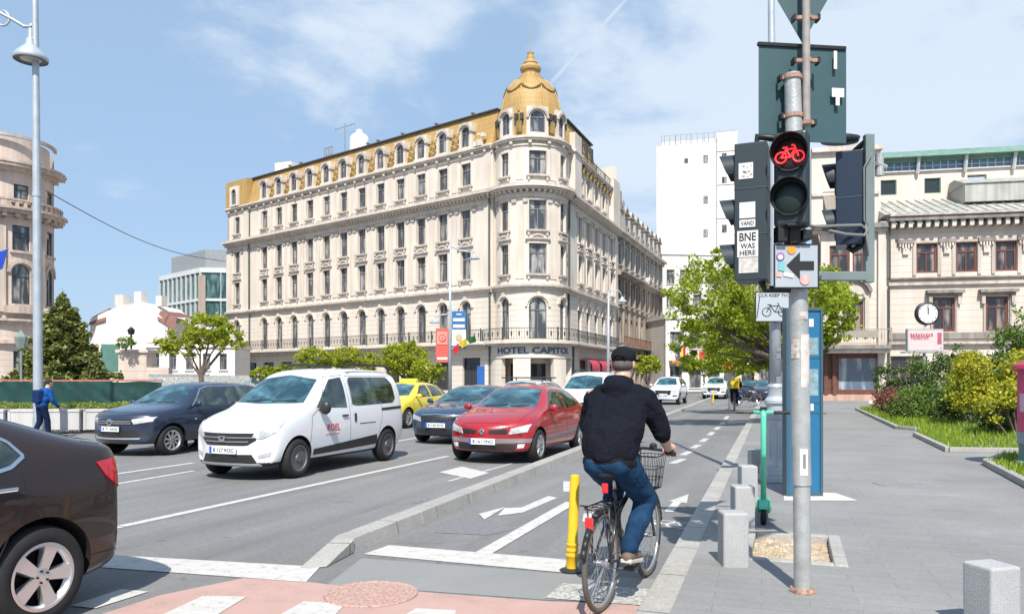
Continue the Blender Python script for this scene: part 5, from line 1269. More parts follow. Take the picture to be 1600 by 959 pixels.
        fs += [(rim[a], rim[(a+1) % len(rim)], rim[(a+1) % len(rim)]+t, rim[a]+t) for a in range(len(rim))]
        if mb is not None: mb.add(vs, fs, mi); return mb
        q = MB(); q.add(vs, fs, 0); me_o = q.build(name, m, parent or s.root, smooth=smooth)
        bm = bmesh.new(); bm.from_mesh(me_o.data); bmesh.ops.recalc_face_normals(bm, faces=bm.faces); bm.to_mesh(me_o.data); bm.free()
        me_o.data.set_sharp_from_angle(angle=R(40)); return me_o
    def line(s, mb, ax, pts, w=.008, sgn=1, mi=0, eps=.0015):
        for a, b in zip(pts[:-1], pts[1:]):
            a, b = Vector((*a, 0)), Vector((*b, 0)); d = (b-a); 
            if d.length < 1e-6: continue
            sd = Vector((-d.y, d.x, 0)).normalized()*w/2; n = max(2, int(d.length/.06)+1)
            s.patch('x', None, ax, [tuple((a-sd)[:2]), tuple((b-sd)[:2])], [tuple((a+sd)[:2]), tuple((b+sd)[:2])], n=n, k=1, eps=eps, th=.004, sgn=sgn, mb=mb, mi=mi)
    def seams(s, lines_, name='panel_gap', m=None, w=.008):
        mb = MB()
        for ax, pts, sgns in lines_:
            for g in sgns: s.line(mb, ax, pts, w, g)
        return mb.build(name, m or seam, s.root)
    def add_wheels(s, style='alloy', spokes=5, rim_m=None, fat=.21):
        yf, yr, wr, tk = s.wheels
        for y in (yf, yr):
            for sx in (1, -1):
                M = Matrix.Rotation(R(90)*sx, 4, 'Y'); t = MB(); rr = wr*.66; hw = fat/2
                t.lathe([(rr-.01, -hw+.02), (rr+.02, -hw), (wr-.04, -hw), (wr-.008, -hw+.035), (wr, -hw+.07), (wr, hw-.07), (wr-.008, hw-.035), (wr-.04, hw), (rr+.02, hw), (rr-.005, hw-.015)], 44, 0, M, cap=False)
                w_ = t.build('wheel', tyre_m, s.root, smooth=True, autos=50, loc=(sx*(tk-hw+.008), y, wr))
                r = MB(); rm = rim_m or (alloy if style == 'alloy' else steelw)
                r.lathe([(rr-.03, hw-.05), (rr, hw-.012), (rr+.004, hw-.006), (rr-.014, hw-.004), (rr-.03, hw-.025)], 44, 0, M, cap=False)
                r.lathe([(0.001, hw-.09), (rr-.02, hw-.09)], 40, 1, M)
                if style == 'steel':
                    r.lathe([(rr-.02, hw-.03), (rr-.05, hw-.055), (rr-.09, hw-.03), (.08, hw-.05), (.065, hw-.01), (.001, hw-.008)], 40, 0, M)
                    for q in range(12):
                        a = 2*pi*q/12; r.cbox(((rr-.062)*cos(a), (rr-.062)*sin(a), hw-.04), (.035, .035, .012), 1, M)
                else:
                    r.lathe([(.055, hw-.05), (.055, hw-.018), (.02, hw-.012), (.001, hw-.012)], 20, 0, M)
                    for q in range(spokes):
                        a = 2*pi*q/spokes+.3; Mr = M @ Matrix.Rotation(a, 4, 'Z'); wi, wo = (.032, .062) if spokes <= 5 else (.022, .030)
                        r.hexa([Mr @ Vector(p) for p in ((.03, -wi, hw-.05), (rr-.015, -wo, hw-.05), (rr-.015, wo, hw-.05), (.03, wi, hw-.05), (.03, -wi*.8, hw-.02), (rr-.012, -wo*.8, hw-.012), (rr-.012, wo*.8, hw-.012), (.03, wi*.8, hw-.02))], 0)
                        r.cbox((.038*cos(a+.6), .038*sin(a+.6), hw-.012), (.012, .012, .01), 1, M)
                ro = r.build('rim', [rm, cavity], w_, smooth=True, autos=35)
    def plate(s, txt, z, x=0, w=.52, ax='F', hint=True):
        h, nr = s.ray(ax, x, z); sg = -1 if ax == 'F' else 1
        y = h.y+sg*.012; p = MB(); p.box(x-w/2, x+w/2, y-.008, y+.008, z-.055, z+.055, 0); p.box(x-w/2-.001, x-w/2+.045, y-.0095, y+.0095, z-.054, z+.054, 1)
        text_on(p, txt, lambda a, b: Vector((x+.02+a*(1 if sg < 0 else -1), y+sg*.0105, z+b)), .062, w*.78, 2)
        return p.build('number_plate', [platem, plateb, platet], s.root)
    def mirrors(s, y, z, m, x=None, size=(.10, .17, .13)):
        for sx in (1, -1):
            h, _ = s.ray('S', y+.12, z-.03, sx); xx = abs(h.x)
            q = MB(); q.cbox((0, 0, 0), (size[1]*1.25, size[0]*1.3, size[2]*1.3)); o = q.build('door_mirror', m, s.root, loc=(sx*(xx+.13), y, z), smooth=True, sub=2, rot=(0, 0, sx*.15))
            g = MB(); g.tube([(sx*(xx-.03)-o.location.x, .03, -.05), (0, .02, -.03)], .022, 6); g.build('mirror_arm', blackp, o)
            o.data.polygons.foreach_set('use_smooth', [True]*len(o.data.polygons))
    def handles(s, pts, m, sgns=(1, -1)):
        for (y, z) in pts:
            for sx in sgns:
                h, _ = s.ray('S', y, z, sx); q = MB(); q.box(-.012, .03, -.09, .09, -.014, .016)
                if sx < 0: q = MB(); q.box(-.03, .012, -.09, .09, -.014, .016)
                q.build('door_handle', m, s.root, loc=(h.x, y, z), bevel=.012)
    def place(s, px, py, dyaw=0, corner=1):
        """px,py: image point where the near front wheel (corner=+1 right in picture) touches the road"""
        yf, yr, wr, tk = s.wheels
        g = G(px, py); rz = R(dyaw); off = Matrix.Rotation(rz, 3, 'Z') @ Vector((corner*(tk-.02), yf, 0))
        s.root.location = (g.x-off.x, g.y-off.y, .0); s.root.rotation_euler = (0, 0, rz)
        return s
def sec(hw, zs, zm, wb, zb, we, ze, wt, zt, zc, tuck=.05, wl=None):
    """half section: sill half-width hw, mid, belt (wb,zb), roof/bonnet edge (we,ze), inner top (wt,zt), centre zc"""
    return [(0, zs), (hw-.16, zs), (hw-tuck, zs+.07), (hw, zm), (wb, zb), (we, ze), (wt, zt), (0, zc)]

# ---- white van (tall passenger van)
def make_van(name, label, pm):
    st = [(-2.14, .30, sec(.66, .30, .48, .66, .60, .60, .68, .38, .72, .73)),
          (-2.10, .28, sec(.78, .24, .50, .77, .70, .70, .80, .42, .84, .85)),
          (-1.97, .22, sec(.85, .22, .55, .83, .80, .76, .92, .50, .97, .98)),
          (-1.60, .10, sec(.87, .22, .60, .85, .94, .79, 1.02, .55, 1.07, 1.08)),
          (-1.20, .06, sec(.875, .22, .62, .85, 1.02, .80, 1.10, .58, 1.15, 1.16)),
          (-1.02, .06, sec(.875, .22, .62, .86, 1.06, .80, 1.18, .60, 1.24, 1.26)),
          (-.55, .08, sec(.88, .22, .62, .865, 1.08, .74, 1.52, .50, 1.60, 1.62)),
          (-.28, .06, sec(.88, .22, .62, .865, 1.09, .70, 1.68, .50, 1.76, 1.78)),
          (.20, 0, sec(.88, .22, .62, .87, 1.10, .70, 1.75, .52, 1.82, 1.84)),
          (1.2, 0, sec(.88, .22, .62, .87, 1.12, .70, 1.76, .52, 1.82, 1.84)),
          (1.95, 0, sec(.88, .24, .64, .865, 1.12, .70, 1.74, .52, 1.79, 1.80)),
          (2.14, -.04, sec(.86, .28, .64, .85, 1.10, .70, 1.66, .50, 1.70, 1.71)),
          (2.22, -.06, sec(.84, .32, .62, .83, 1.0, .70, 1.45, .48, 1.50, 1.50))]
    c = Car(name, label, st, pm, (-1.30, 1.51, .325, .87), low_m=blackp, cat='van', low_z=.30)
    c.patch('windscreen', wsg, 'F', [(-.70, 1.22), (0, 1.20), (.70, 1.22)], [(-.58, 1.62), (0, 1.70), (.58, 1.62)], 24, 12)
    for g in (1, -1):
        c.patch('side_window', sdg, 'S', [(-.78, 1.14), (.12, 1.11)], [(-.35, 1.52), (-.22, 1.62), (.12, 1.66)], 16, 10, sgn=g)
        c.patch('side_window', sdg, 'S', [(.30, 1.16), (.42, 1.13), (1.75, 1.15), (1.86, 1.24)], [(.30, 1.58), (.36, 1.66), (1.70, 1.66), (1.84, 1.52)], 22, 10, sgn=g)
        c.patch('headlight', lensm, 'F', [(g*.47, .70), (g*.60, .68), (g*.80, .78)], [(g*.52, .80), (g*.62, .87), (g*.81, .95)], 10, 8, eps=.010)
        c.patch('fog_light', mat('fog_lens', (.35, .36, .37), .2, var=.3, vscale=20), 'F', [(g*.56, .36), (g*.72, .39)], [(g*.55, .42), (g*.74, .47)], 6, 4, eps=.006)
        c.patch('side_moulding', blackp, 'S', [(-.86, .34), (1.15, .38)], [(-.88, .44), (1.10, .56)], 20, 3, sgn=g, eps=.012)
        q = MB()
        q.tube([(g*.66, .30, 1.83), (g*.655, .42, 1.89), (g*.65, .9, 1.90), (g*.655, 1.72, 1.88), (g*.67, 1.88, 1.80)], .022, 8); q.build('roof_rail', blackp, c.root)
        c.patch('sliding_rail', blackp, 'S', [(1.30, 1.015), (2.06, 1.03)], [(1.30, 1.06), (2.06, 1.08)], 8, 2, sgn=g, eps=.008)
    c.patch('grille', blackp, 'F', [(-.53, .66), (-.40, .575), (.40, .575), (.53, .66)], [(-.52, .77), (.52, .77)], 24, 6, eps=.008)
    mb = MB()
    for z in (.635, .70): c.line(mb, 'F', [(-.5+(.70-z)*1.2, z), (.5-(.70-z)*1.2, z)], .014, eps=.014)
    mb.build('grille_bar', alloy, c.root)
    h, _ = c.ray('F', 0, .69); q = MB(); q.prism([(-.075, .035), (-.045, -.055), (.045, -.055), (.075, .035)][::-1], -.01, .012, 0, Matrix.Translation((0, h.y-.02, .69)) @ Matrix.Rotation(R(90), 4, 'X')); q.prism([(-.03, .0), (-.018, -.035), (.018, -.035), (.03, .0)][::-1], .012, .016, 1, Matrix.Translation((0, h.y-.02, .71)) @ Matrix.Rotation(R(90), 4, 'X')); q.build('badge', [chrome, blackp], c.root)
    c.patch('air_intake', blackp, 'F', [(-.54, .30), (.54, .30)], [(-.46, .43), (.46, .43)], 20, 5, eps=.006)
    c.patch('bumper_trim', mat('satin_trim', (.35, .35, .35), .4), 'F', [(-.60, .255), (.60, .255)], [(-.58, .285), (.58, .285)], 20, 2, eps=.014)
    c.plate('B 127 ROC', .50)
    c.seams([('S', [(-1.0, .42), (-.93, 1.0), (-.72, 1.12), (-.30, 1.66), (.18, 1.70)], (1, -1)), ('S', [(.20, .34), (.20, 1.12), (.19, 1.70)], (1, -1)), ('S', [(1.18, .56), (1.30, .9), (1.30, 1.12)], (1, -1)),
             ('T', [(-.70, -1.16), (-.66, -1.95)], (1,)), ('T', [(.70, -1.16), (.66, -1.95)], (1,)), ('S', [(.28, 1.1), (.28, 1.68), (1.9, 1.69)], (1, -1))])
    c.mirrors(-.72, 1.14, blackp, size=(.12, .20, .22)); c.handles([(.03, .97), ], blackp)
    for sx in (1, -1):
        h, _ = c.ray('S', .36, .92, sx); q = MB(); q.box(-.02, .02, -.025, .025, -.08, .08); q.build('door_handle', blackp, c.root, loc=(h.x, .36, .92), bevel=.01)
    q = MB(); q.tube([(0, -.25, 1.83), (0, .0, 2.0)], .006, 5); q.build('aerial', blackp, c.root)
    w = MB()
    for a, b in (((-.45, 1.235), (.05, 1.27)), ((.12, 1.235), (.55, 1.26))): c.line(w, 'F', [a, b], .014, eps=.012)
    w.build('wiper', blackp, c.root)
    # lettering on the door
    L_ = MB(); text_on(L_, 'ROEL', lambda a, b: (lambda h: h[0]+h[1]*.004)(c.ray('S', -.33+a, .78+b, 1)), .12, .38)
    text_on(L_, '____ __', lambda a, b: (lambda h: h[0]+h[1]*.004)(c.ray('S', -.36+a, .66+b, 1)), .012, .42)
    L_.build('door_lettering', mat('letter_red', (.65, .02, .03), .5, var=0), c.root)
    L_ = MB(); c.line(L_, 'S', [(.50, .80), (1.05, .80)], .014, 1, eps=.003); L_.build('side_lettering', platet, c.root)
    c.add_wheels('steel')
    return c
vanw = car_paint('van_white', (.72, .73, .74))
van = make_van('white_van', 'white passenger van with red lettering on its door and black side mouldings', vanw); van.place(466, 747, -1.6); van.root.scale = (.97, .97, .97)

# ---- generic hatch / sedan / off-roader
def make_car(name, label, pm, kind='hatch', plate='B 21 KLM', wheel='alloy', spokes=5, glass=None, seed=0, **kw):
    if kind == 'hatch':
        st = [(-2.10, .36, sec(.62, .30, .42, .62, .50, .55, .56, .35, .59, .60)), (-2.06, .34, sec(.74, .24, .46, .74, .58, .66, .66, .40, .70, .71)), (-1.92, .28, sec(.83, .20, .50, .82, .68, .72, .77, .48, .80, .81)),
              (-1.60, .14, sec(.87, .19, .54, .845, .80, .75, .87, .52, .90, .91)), (-1.15, .06, sec(.88, .18, .56, .85, .88, .76, .95, .54, .98, .99)), (-.92, .07, sec(.88, .18, .56, .85, .90, .76, .99, .56, 1.03, 1.045)),
              (-.40, .09, sec(.885, .18, .57, .855, .92, .68, 1.24, .45, 1.31, 1.325)), (-.08, .07, sec(.885, .18, .57, .86, .93, .62, 1.37, .42, 1.435, 1.45)), (.45, 0, sec(.885, .18, .57, .86, .95, .61, 1.40, .42, 1.465, 1.48)),
              (1.15, 0, sec(.885, .18, .57, .86, .97, .59, 1.37, .40, 1.43, 1.445)), (1.65, -.05, sec(.88, .20, .58, .85, .98, .60, 1.22, .40, 1.27, 1.28)), (1.95, -.10, sec(.86, .24, .58, .83, .92, .70, 1.02, .42, 1.05, 1.05)), (2.10, -.16, sec(.82, .30, .56, .80, .80, .70, .88, .42, .90, .90)), (2.14, -.2, sec(.74, .36, .54, .72, .70, .62, .78, .36, .80, .80))]
        wh = (-1.26, 1.38, .315, .86)
    elif kind == 'suv':
        st = [(-2.18, .32, sec(.66, .38, .54, .66, .66, .60, .74, .38, .78, .79)), (-2.13, .30, sec(.80, .30, .58, .79, .78, .70, .87, .42, .91, .92)), (-1.98, .22, sec(.88, .27, .62, .86, .88, .76, .97, .50, 1.0, 1.01)),
              (-1.60, .10, sec(.90, .26, .66, .88, .98, .79, 1.05, .55, 1.07, 1.08)), (-1.15, .06, sec(.905, .26, .68, .885, 1.04, .80, 1.10, .56, 1.13, 1.14)), (-.98, .07, sec(.905, .26, .68, .885, 1.05, .80, 1.14, .58, 1.18, 1.195)),
              (-.48, .09, sec(.91, .26, .68, .885, 1.07, .72, 1.42, .50, 1.49, 1.505)), (-.18, .07, sec(.91, .26, .68, .885, 1.08, .66, 1.57, .46, 1.635, 1.65)), (.4, 0, sec(.91, .26, .68, .885, 1.09, .65, 1.61, .46, 1.67, 1.685)),
              (1.3, 0, sec(.91, .26, .68, .885, 1.10, .64, 1.60, .46, 1.65, 1.66)), (1.9, -.05, sec(.90, .28, .69, .875, 1.10, .66, 1.50, .46, 1.54, 1.55)), (2.15, -.1, sec(.86, .34, .68, .84, 1.02, .70, 1.25, .44, 1.28, 1.28)), (2.22, -.14, sec(.80, .40, .66, .78, .92, .66, 1.05, .40, 1.07, 1.07))]
        wh = (-1.32, 1.28, .345, .88)
    elif kind == 'sedan':
        st = [(-2.28, .34, sec(.64, .30, .42, .64, .52, .58, .60, .36, .64, .65)), (-2.23, .32, sec(.78, .23, .46, .77, .62, .68, .70, .42, .74, .75)), (-2.05, .24, sec(.87, .19, .50, .85, .74, .75, .82, .50, .85, .86)),
              (-1.60, .12, sec(.89, .18, .54, .865, .84, .77, .91, .54, .93, .94)), (-1.05, .06, sec(.895, .17, .56, .87, .91, .78, .98, .56, 1.0, 1.01)), (-.86, .07, sec(.895, .17, .56, .87, .93, .78, 1.02, .56, 1.05, 1.065)),
              (-.35, .09, sec(.90, .17, .57, .875, .95, .69, 1.27, .46, 1.34, 1.355)), (0, .07, sec(.90, .17, .57, .875, .96, .63, 1.39, .44, 1.455, 1.47)), (.6, 0, sec(.90, .17, .57, .875, .98, .62, 1.40, .44, 1.46, 1.475)),
              (1.1, -.02, sec(.90, .17, .57, .875, 1.02, .62, 1.37, .44, 1.43, 1.44)), (1.55, -.04, sec(.895, .18, .58, .87, 1.06, .68, 1.23, .48, 1.27, 1.28)), (1.82, -.06, sec(.885, .19, .58, .86, 1.07, .74, 1.15, .52, 1.175, 1.18)),
              (2.06, -.14, sec(.87, .23, .58, .845, 1.06, .74, 1.13, .52, 1.155, 1.16)), (2.20, -.26, sec(.85, .28, .52, .82, .96, .73, 1.07, .50, 1.10, 1.11)), (2.29, -.34, sec(.80, .33, .50, .77, .72, .68, .86, .48, .90, .91))]
        wh = (-1.36, 1.34, .325, .88)
    c = Car(name, label, st, pm, wh, low_m=kw.get('low_m'), low_z=kw.get('low_z', 0), cat=kw.get('cat', 'car'), group=kw.get('group'))
    S = kind == 'suv'; dz = {'hatch': 0, 'suv': .135, 'sedan': .03}[kind]
    wt = {'hatch': 1.375, 'suv': 1.575, 'sedan': 1.395}[kind]; wb_ = {'hatch': 1.03, 'suv': 1.185, 'sedan': 1.05}[kind]
    g_ = glass or wsg
    c.patch('windscreen', g_, 'F', [(-.64, wb_), (0, wb_-.02), (.64, wb_)], [(-.50, wt-.02), (0, wt+.03), (.50, wt-.02)], 24, 12)
    zb0 = {'hatch': .955, 'suv': 1.105, 'sedan': .985}[kind]; zt0 = {'hatch': 1.345, 'suv': 1.545, 'sedan': 1.36}[kind]
    for g in (1, -1):
        if kind == 'hatch':
            c.patch('side_window', sdg, 'S', [(-.66, zb0+.01), (.33, zb0+.02)], [(-.12, zt0-.03), (.05, zt0+.01), (.33, zt0+.02)], 16, 8, sgn=g)
            c.patch('side_window', sdg, 'S', [(.42, zb0+.02), (1.28, zb0+.05)], [(.42, zt0+.02), (1.1, zt0-.02)], 16, 8, sgn=g)
            c.patch('side_window', sdg, 'S', [(1.36, zb0+.06), (1.66, zb0+.12)], [(1.18, zt0-.04), (1.40, zt0-.13)], 8, 6, sgn=g)
        elif kind == 'suv':
            c.patch('side_window', sdg, 'S', [(-.72, zb0+.01), (.28, zb0+.01)], [(-.22, zt0-.03), (-.05, zt0+.01), (.28, zt0+.03)], 16, 8, sgn=g)
            c.patch('side_window', sdg, 'S', [(.38, zb0+.01), (1.22, zb0+.03)], [(.38, zt0+.03), (1.18, zt0+.02)], 16, 8, sgn=g)
            c.patch('side_window', sdg, 'S', [(1.30, zb0+.04), (1.80, zb0+.10)], [(1.26, zt0+.02), (1.66, zt0-.05)], 8, 6, sgn=g)
        else:
            c.patch('side_window', sdg, 'S', [(-.60, zb0), (.40, zb0+.01)], [(-.05, zt0-.04), (.10, zt0), (.40, zt0+.01)], 16, 8, sgn=g)
            c.patch('side_window', sdg, 'S', [(.48, zb0+.01), (1.18, zb0+.06), (1.24, zb0+.12)], [(.48, zt0+.01), (.95, zt0-.03), (1.16, zt0-.16)], 16, 8, sgn=g)
        if kind == 'suv':
            c.patch('headlight', lensm, 'F', [(g*.50, .74), (g*.82, .80)], [(g*.46, .84), (g*.60, .875), (g*.84, .90)], 10, 6, eps=.010)
            c.patch('fog_light', blackp, 'F', [(g*.55, .48), (g*.76, .49)], [(g*.53, .57), (g*.80, .58)], 6, 4, eps=.006)
        elif kind == 'hatch':
            c.patch('headlight', lensm, 'F', [(g*.46, .56), (g*.76, .60)], [(g*.50, .665), (g*.80, .74)], 10, 6, eps=.010)
        else:
            c.patch('headlight', lensm, 'F', [(g*.46, .57), (g*.78, .62)], [(g*.48, .68), (g*.80, .74)], 10, 6, eps=.010)
    yb = {'hatch': 2.0, 'suv': 2.1, 'sedan': 2.2}[kind]
    return c
def finish_common(c, kind, pm, mir=None, handle_m=None, simple=False):
    zb0 = {'hatch': .955, 'suv': 1.105, 'sedan': .985}[kind]
    if not simple:
        c.seams([('S', [(-1.0, .22), (-.92, .6), (-.86, .92), (-.70, zb0)], (1, -1)), ('S', [(.38, .24), (.38, zb0)], (1, -1)), ('S', [(1.02, .38), (1.16, .65), (1.30, .85), (1.32, zb0+.03)], (1, -1)),
                 ('T', [(-.68, -.98), (-.60, -1.86), (0, -1.95), (.60, -1.86), (.68, -.98)], (1,)), ('S', [(-.9, .255), (1.0, .255)], (1, -1))])
        c.handles([(.22, zb0-.10), (1.12, zb0-.08)], handle_m or pm)
        w = MB(); b = {'hatch': 1.04, 'suv': 1.19, 'sedan': 1.06}[kind]
        for a, q in (((-.42, b), (.05, b+.025)), ((.12, b), (.50, b+.02))): c.line(w, 'F', [a, q], .014, eps=.012)
        w.build('wiper', blackp, c.root)
    c.mirrors(-.68, zb0+.06, mir or pm)
# red hatchback
redm = car_paint('car_red', (.33, .008, .016))
c = make_car('red_hatchback', 'wine red hatchback with grey bumper strip driving towards the yellow post', redm, 'hatch', group=None)
greyt = mat('bumper_grey', (.20, .20, .205), .5)
for g in (1, -1):
    c.patch('grille', blackp, 'F', [(g*.14, .575), (g*.43, .565)], [(g*.12, .64), (g*.44, .66)], 8, 4, eps=.010)
c.patch('bumper_strip', greyt, 'F', [(-.80, .40), (0, .395), (.80, .40)], [(-.82, .475), (0, .485), (.82, .475)], 30, 3, eps=.012)
c.patch('air_intake', blackp, 'F', [(-.56, .27), (.56, .27)], [(-.62, .375), (.62, .375)], 20, 4, eps=.006)
for g in (1, -1): c.patch('fog_light', lensm, 'F', [(g*.60, .30), (g*.70, .31)], [(g*.60, .37), (g*.72, .38)], 5, 4, eps=.010)
h, _ = c.ray('F', 0, .61); q = MB(); q.prism([(0, -.07), (.05, 0), (0, .07), (-.05, 0)], -.01, .014, 0, Matrix.Translation((0, h.y-.015, .615)) @ Matrix.Rotation(R(90), 4, 'X')); q.prism([(0, -.03), (.02, 0), (0, .03), (-.02, 0)], .014, .017, 1, Matrix.Translation((0, h.y-.015, .615)) @ Matrix.Rotation(R(90), 4, 'X')); q.build('badge', [chrome, blackp], c.root)
c.plate('B 161 VNO', .43)
for g in (1, -1): c.patch('side_moulding', greyt, 'S', [(-.86, .42), (1.02, .46)], [(-.87, .47), (1.02, .51)], 16, 2, sgn=g, eps=.010)
finish_common(c, 'hatch', redm); c.add_wheels('alloy', 7); c.place(843, 722, -1.8)
# dark blue off-roader
navy = car_paint('car_navy', (.012, .020, .045))
c = make_car('dark_suv', 'dark navy off-road car with pale headlights waiting at far left lane', navy, 'suv')
c.patch('grille', blackp, 'F', [(-.44, .72), (.44, .72)], [(-.48, .84), (.48, .84)], 20, 5, eps=.008)
mb = MB()
for z in (.755, .80): c.line(mb, 'F', [(-.45, z), (.45, z)], .014, eps=.014)
mb.build('grille_bar', alloy, c.root)
h, _ = c.ray('F', 0, .78); q = MB(); q.lathe([(.075, -.01), (.075, .01), (.062, .014), (.001, .012)], 28, 0, Matrix.Translation((0, h.y-.014, .78)) @ Matrix.Rotation(R(90), 4, 'X')); 
for a, b in (((-.045, .03), (-.012, -.04)), ((-.012, -.04), (.0, .0)), ((.0, .0), (.012, -.04)), ((.012, -.04), (.045, .03))): q.tube([(a[0], h.y-.032, .78+a[1]), (b[0], h.y-.032, .78+b[1])], .006, 5, 1)
q.build('badge', [chrome, blackp], c.root)
c.patch('lower_grille', blackp, 'F', [(-.60, .46), (.60, .46)], [(-.50, .60), (.50, .60)], 20, 5, eps=.006); c.patch('bumper_trim', mat('satin_trim', (.35, .35, .35), .4), 'F', [(-.60, .40), (.60, .40)], [(-.62, .43), (.62, .43)], 20, 2, eps=.012)
c.plate('B 71 AHG', .63); finish_common(c, 'suv', navy); c.add_wheels('alloy', 9, fat=.23)
mb = MB()
for g in (1, -1): c.line(mb, 'S', [(-.74, 1.10), (-.28, 1.50), (-.05, 1.565), (1.2, 1.58)], .018, g, eps=.006)
mb.build('window_trim', chrome, c.root)
c.place(268, 711, -1.5); c.root.scale = (.97, .97, .90)
# blue saloon behind
blu = car_paint('car_blue', (.016, .04, .085))
c = make_car('blue_saloon', 'dark blue saloon car partly hidden behind the red hatchback', blu, 'sedan')
c.patch('grille', blackp, 'F', [(-.40, .62), (.40, .62)], [(-.44, .73), (.44, .73)], 18, 5, eps=.008)
mb = MB(); pts = [(-.44, .735), (-.1, .745), (0, .755), (.1, .745), (.44, .735)]; c.line(mb, 'F', pts, .022, eps=.016)
for x in [i*.07 for i in range(-5, 6)]: c.line(mb, 'F', [(x, .63), (x, .73)], .008, eps=.012)
mb.build('grille_frame', chrome, c.root)
c.patch('air_intake', blackp, 'F', [(-.60, .27), (.60, .27)], [(-.66, .40), (.66, .40)], 20, 4, eps=.006); c.plate('B 100 RYX', .49); finish_common(c, 'sedan', blu); c.add_wheels('alloy', 7); c.place(657, 689, -1.2, corner=-1); c.root.scale = (1, 1, .96)
# yellow taxi
yc = car_paint('taxi_yellow', (.70, .56, .03))
c = make_car('yellow_taxi', 'bright yellow taxi seen between the white van and blue saloon', yc, 'hatch', cat='taxi')
c.patch('air_intake', blackp, 'F', [(-.5, .27), (.5, .27)], [(-.56, .38), (.56, .38)], 16, 4, eps=.006); c.patch('grille', blackp, 'F', [(-.4, .57), (.4, .57)], [(-.42, .65), (.42, .65)], 16, 3, eps=.008); c.plate('B 33 TAX', .46)
q = MB(); q.box(-.32, .32, -.09, .09, 0, .13); q.build('roof_sign', mat('taxi_sign', (.72, .60, .08), .5), c.root, loc=(0, .30, 1.44), bevel=.03)
finish_common(c, 'hatch', yc); c.add_wheels('alloy', 7); c.place(638, 669, -1.0)
# silver car with roof rails behind the red hatchback: SUV
sil = car_paint('car_silver', (.50, .51, .52))
c = make_car('silver_suv', 'silver car with black roof bars, its roof showing above the red hatchback', sil, 'suv')
c.patch('grille', blackp, 'F', [(-.44, .72), (.44, .72)], [(-.48, .84), (.48, .84)], 12, 4, eps=.008); c.plate('B 09 WLD', .63)
q = MB()
for y in (-.0, .9): 
    q.tube([(-.80, y, 1.74), (.80, y, 1.74)], .025, 6)
    for sx in (-.62, .62): q.tube([(sx, y, 1.60), (sx, y, 1.74)], .02, 6)
q.build('roof_bar', blackp, c.root)
finish_common(c, 'suv', sil, simple=True); c.add_wheels('alloy', 5); c.place(838, 676, -1.2); c.root.scale = (.95, .95, .92)
# white minibus beyond
wv2 = make_van('white_minibus', 'white minibus with wide blue-green windscreen half hidden behind the cyclist', vanw)
wv2.place(944, 663, -1)
for ch in list(wv2.root.children):
    if ch.name.startswith(('door_lettering', 'side_lettering')): bpy.data.objects.remove(ch)
wv2.root['category'] = 'minibus'
# far cars
whc = car_paint('car_white', (.70, .72, .73))
far = make_car('white_car', 'white car with dark grille, the nearer of two oncoming down the street', whc, 'suv', group='oncoming cars far down the street')
far.patch('grille', blackp, 'F', [(-.40, .58), (.40, .58)], [(-.48, .86), (.48, .86)], 12, 5, eps=.010); far.plate('B 11 AAA', .6); finish_common(far, 'suv', whc, simple=True); far.add_wheels('alloy', 5); far.place(1062, 632, -1.0)
o = copy_tree(far.root); o['label'] = 'smaller white car behind the nearer one, beside the bike lane kerb'; g = G(1118, 623); o.location = (g.x, g.y+1, 0)
dk_ = make_car('dark_car', 'dark parked car at the far end of the bike lane behind the courier', navy, 'hatch', group='cars parked by the far trees'); finish_common(dk_, 'hatch', navy, simple=True); dk_.add_wheels('alloy', 5)
g = camw(1133, 62); dk_.root.location = (g.x, g.y, 0)
for px, D, lab in ((1172, 56, 'dark parked car just right of the yellow courier'), (1196, 52, 'dark parked car half hidden by the lamp post foot')):
    o = copy_tree(dk_.root); o['label'] = lab; g = camw(px, D); o.location = (g.x, g.y, 0)
# brown saloon in the foreground
brn = car_paint('car_brown', (.024, .012, .008)); brn.node_tree.nodes['Principled BSDF'].inputs['Metallic'].default_value = .15; brn.node_tree.nodes['Principled BSDF'].inputs['Coat Weight'].default_value = .6
c = make_car('brown_saloon', 'dark brown saloon, only its rear wheel and tail showing at bottom left', brn, 'sedan')
tr2 = MB()
for g in (1, -1):
    c.patch('tail_light', redl, 'S', [(1.84, .90), (2.02, .775), (2.22, .76)], [(1.76, 1.015), (1.95, 1.035), (2.14, 1.02)], 14, 8, sgn=g, eps=.010)
    c.patch('tail_light', redl, 'B', [(g*.50, .84), (g*.80, .82)], [(g*.46, 1.0), (g*.80, 1.0)], 10, 8, eps=.008)
mb = MB()
for g in (1, -1):
    c.line(mb, 'S', [(-.55, .975), (.9, .99), (1.16, 1.04), (1.26, 1.10), (1.20, 1.19), (.98, 1.33), (.4, 1.385)], .022, g, eps=.008)
mb.build('window_trim', chrome, c.root)
c.patch('rear_window', wsg, 'B', [(-.58, 1.12), (.58, 1.12)], [(-.50, 1.36), (.50, 1.36)], 20, 8)
c.seams([('S', [(.38, .24), (.38, 1.0)], (1, -1)), ('S', [(.98, .36), (1.12, .66), (1.24, .86), (1.22, 1.0)], (1, -1)), ('S', [(1.98, .30), (1.92, .44), (1.98, .62), (2.10, .74), (2.22, .74)], (1, -1)), ('S', [(1.72, .385), (2.0, .385)], (1, -1)), ('B', [(-.62, .98), (-.58, .62), (.58, .62), (.62, .98)], (1,)), ('T', [(-.70, 1.75), (-.74, 2.15)], (1,)), ('T', [(.70, 1.75), (.74, 2.15)], (1,))], w=.007)
c.plate('B 52 FLU', .80, ax='B'); c.mirrors(-.66, 1.05, brn); c.handles([(.22, .9), (1.08, .91)], chrome); c.add_wheels('alloy', 5, fat=.215)
